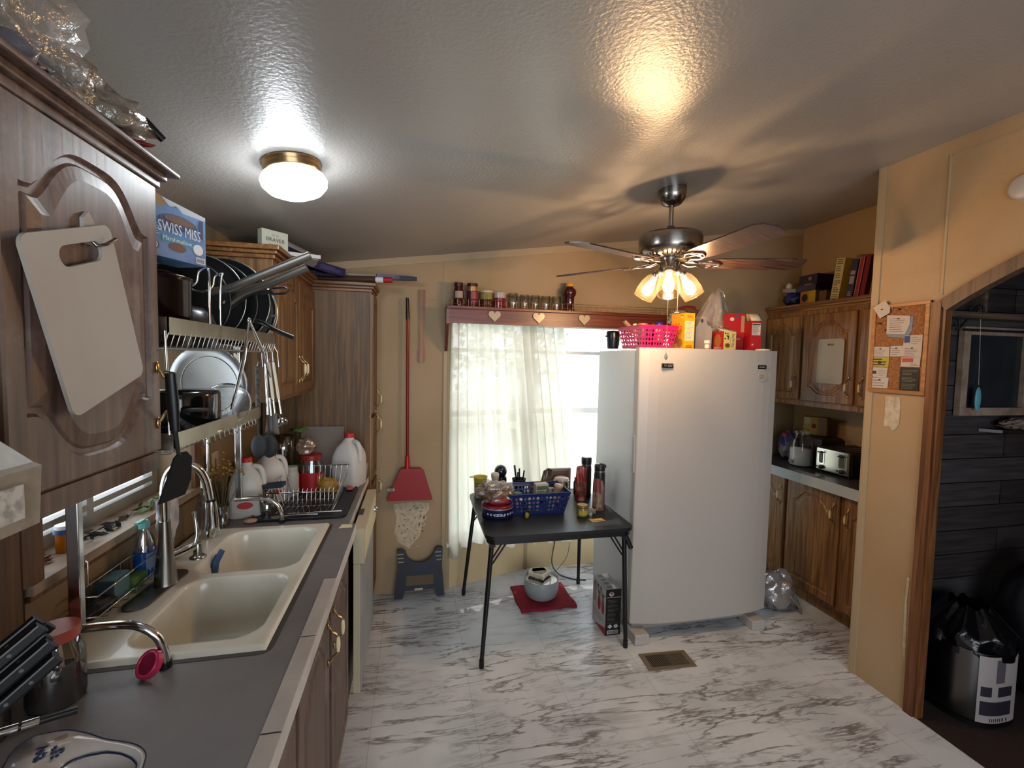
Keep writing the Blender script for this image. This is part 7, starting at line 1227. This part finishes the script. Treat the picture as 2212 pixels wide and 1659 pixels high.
# trash can
t = thing('trash_can', 'stainless steel trash can with a black bag and a white product label', 'trash can', T(2.66, 1.585, 0)); b = B()
def tc_(u, v): a = 2*PI*u; r = .165; e = .75; return (r*math.copysign(abs(math.cos(a))**e, math.cos(a)), r*.95*math.copysign(abs(math.sin(a))**e, math.sin(a)), .02+.33*v)
b.grid(tc_, 48, 2, closed_u=True); b.poly([tc_(i/48, 0)[:2] for i in range(48)], 0, .02); obj('steel_drum', b, mat('drum_steel', '6d6a68', .3, 1), t)
b = B(); b.grid(lambda u, v: tuple(Vector(tc_(u, 0))*1.0+Vector((0, 0, -.02+.03*v))), 48, 1, closed_u=True); obj('base_ring', b, black, t)
a_ = math.atan2(-1.54, -2.64); u0 = (a_/(2*PI)) % 1; b = B(); lab_u = lambda s: (u0+.05+.17*s) % 1
def lb_(s, v, o=.0025): p = Vector(tc_(lab_u(s), v)); n_ = Vector((p.x, p.y, 0)).normalized(); return tuple(p+n_*o)
b.grid(lambda s, v: lb_(s, .02+.95*v), 10, 4, 0); b.grid(lambda s, v: lb_(.08+.72*s, .13+.20*v, .0032), 8, 2, 1); b.grid(lambda s, v: lb_(.45+.2*s, .60+.33*v, .0032), 4, 2, 2); b.grid(lambda s, v: lb_(.08+.28*s, .40+.14*v, .0032), 4, 2, 1); b.grid(lambda s, v: lb_(.52+.28*s, .40+.14*v, .0032), 4, 2, 1)
for k in range(8): b.grid(lambda s, v: lb_(.35+k*.05+.02*s, .04+.05*v, .0032), 1, 1, 1)
obj('product_label', b, [mat('label_grey', 'a39a98', .5), mat('label_ink', '2a2430', .5), mat('label_mid', '5a545c', .4)], t)
b = B()
def bagf(u, v):
    a = 2*PI*u; r = .172*(1+.06*math.sin(a*7+v*5)+.04*math.sin(a*13)) if v < .4 else .172*(1+.06*math.sin(a*7+2))*(1-.55*(v-.4)/.6); return (r*math.cos(a), r*math.sin(a)*.95, .34+.17*v+.012*math.sin(a*9))
b.grid(bagf, 70, 16, closed_u=True); b.grid(lambda u, v: ((.172+.004*math.sin(u*60))*math.cos(2*PI*u), (.166+.004*math.sin(u*60))*math.sin(2*PI*u), .345-.03*v), 70, 2, closed_u=True); obj('black_bag', b, mat('bin_film', '0a0a0d', .18, bump=(26, .9)), t)
t = thing('armchair', 'dark rounded chair back in the unlit living room behind the trash can', 'chair', T(3.06, 1.52, 0)); b = B(); b.blob((.20, .17, .36), .08, 2, M=T(0, 0, .36), n=30, seed=3, flat=-.355); obj('upholstery', b, mat('dark_leather', '100f13', .4), t)
# wood panelling left of the sink window, under the near cabinet
b = B()
for i in range(9): y0 = .62+i*.066; b.box(LX, LX+.012, y0, y0+.061, 1.0, 1.385)
b.box(LX, LX+.008, .6, 1.22, 1.0, 1.385, 1); struct('trim_6', b, [oakd, mat('groove', '1c120a', .8)])
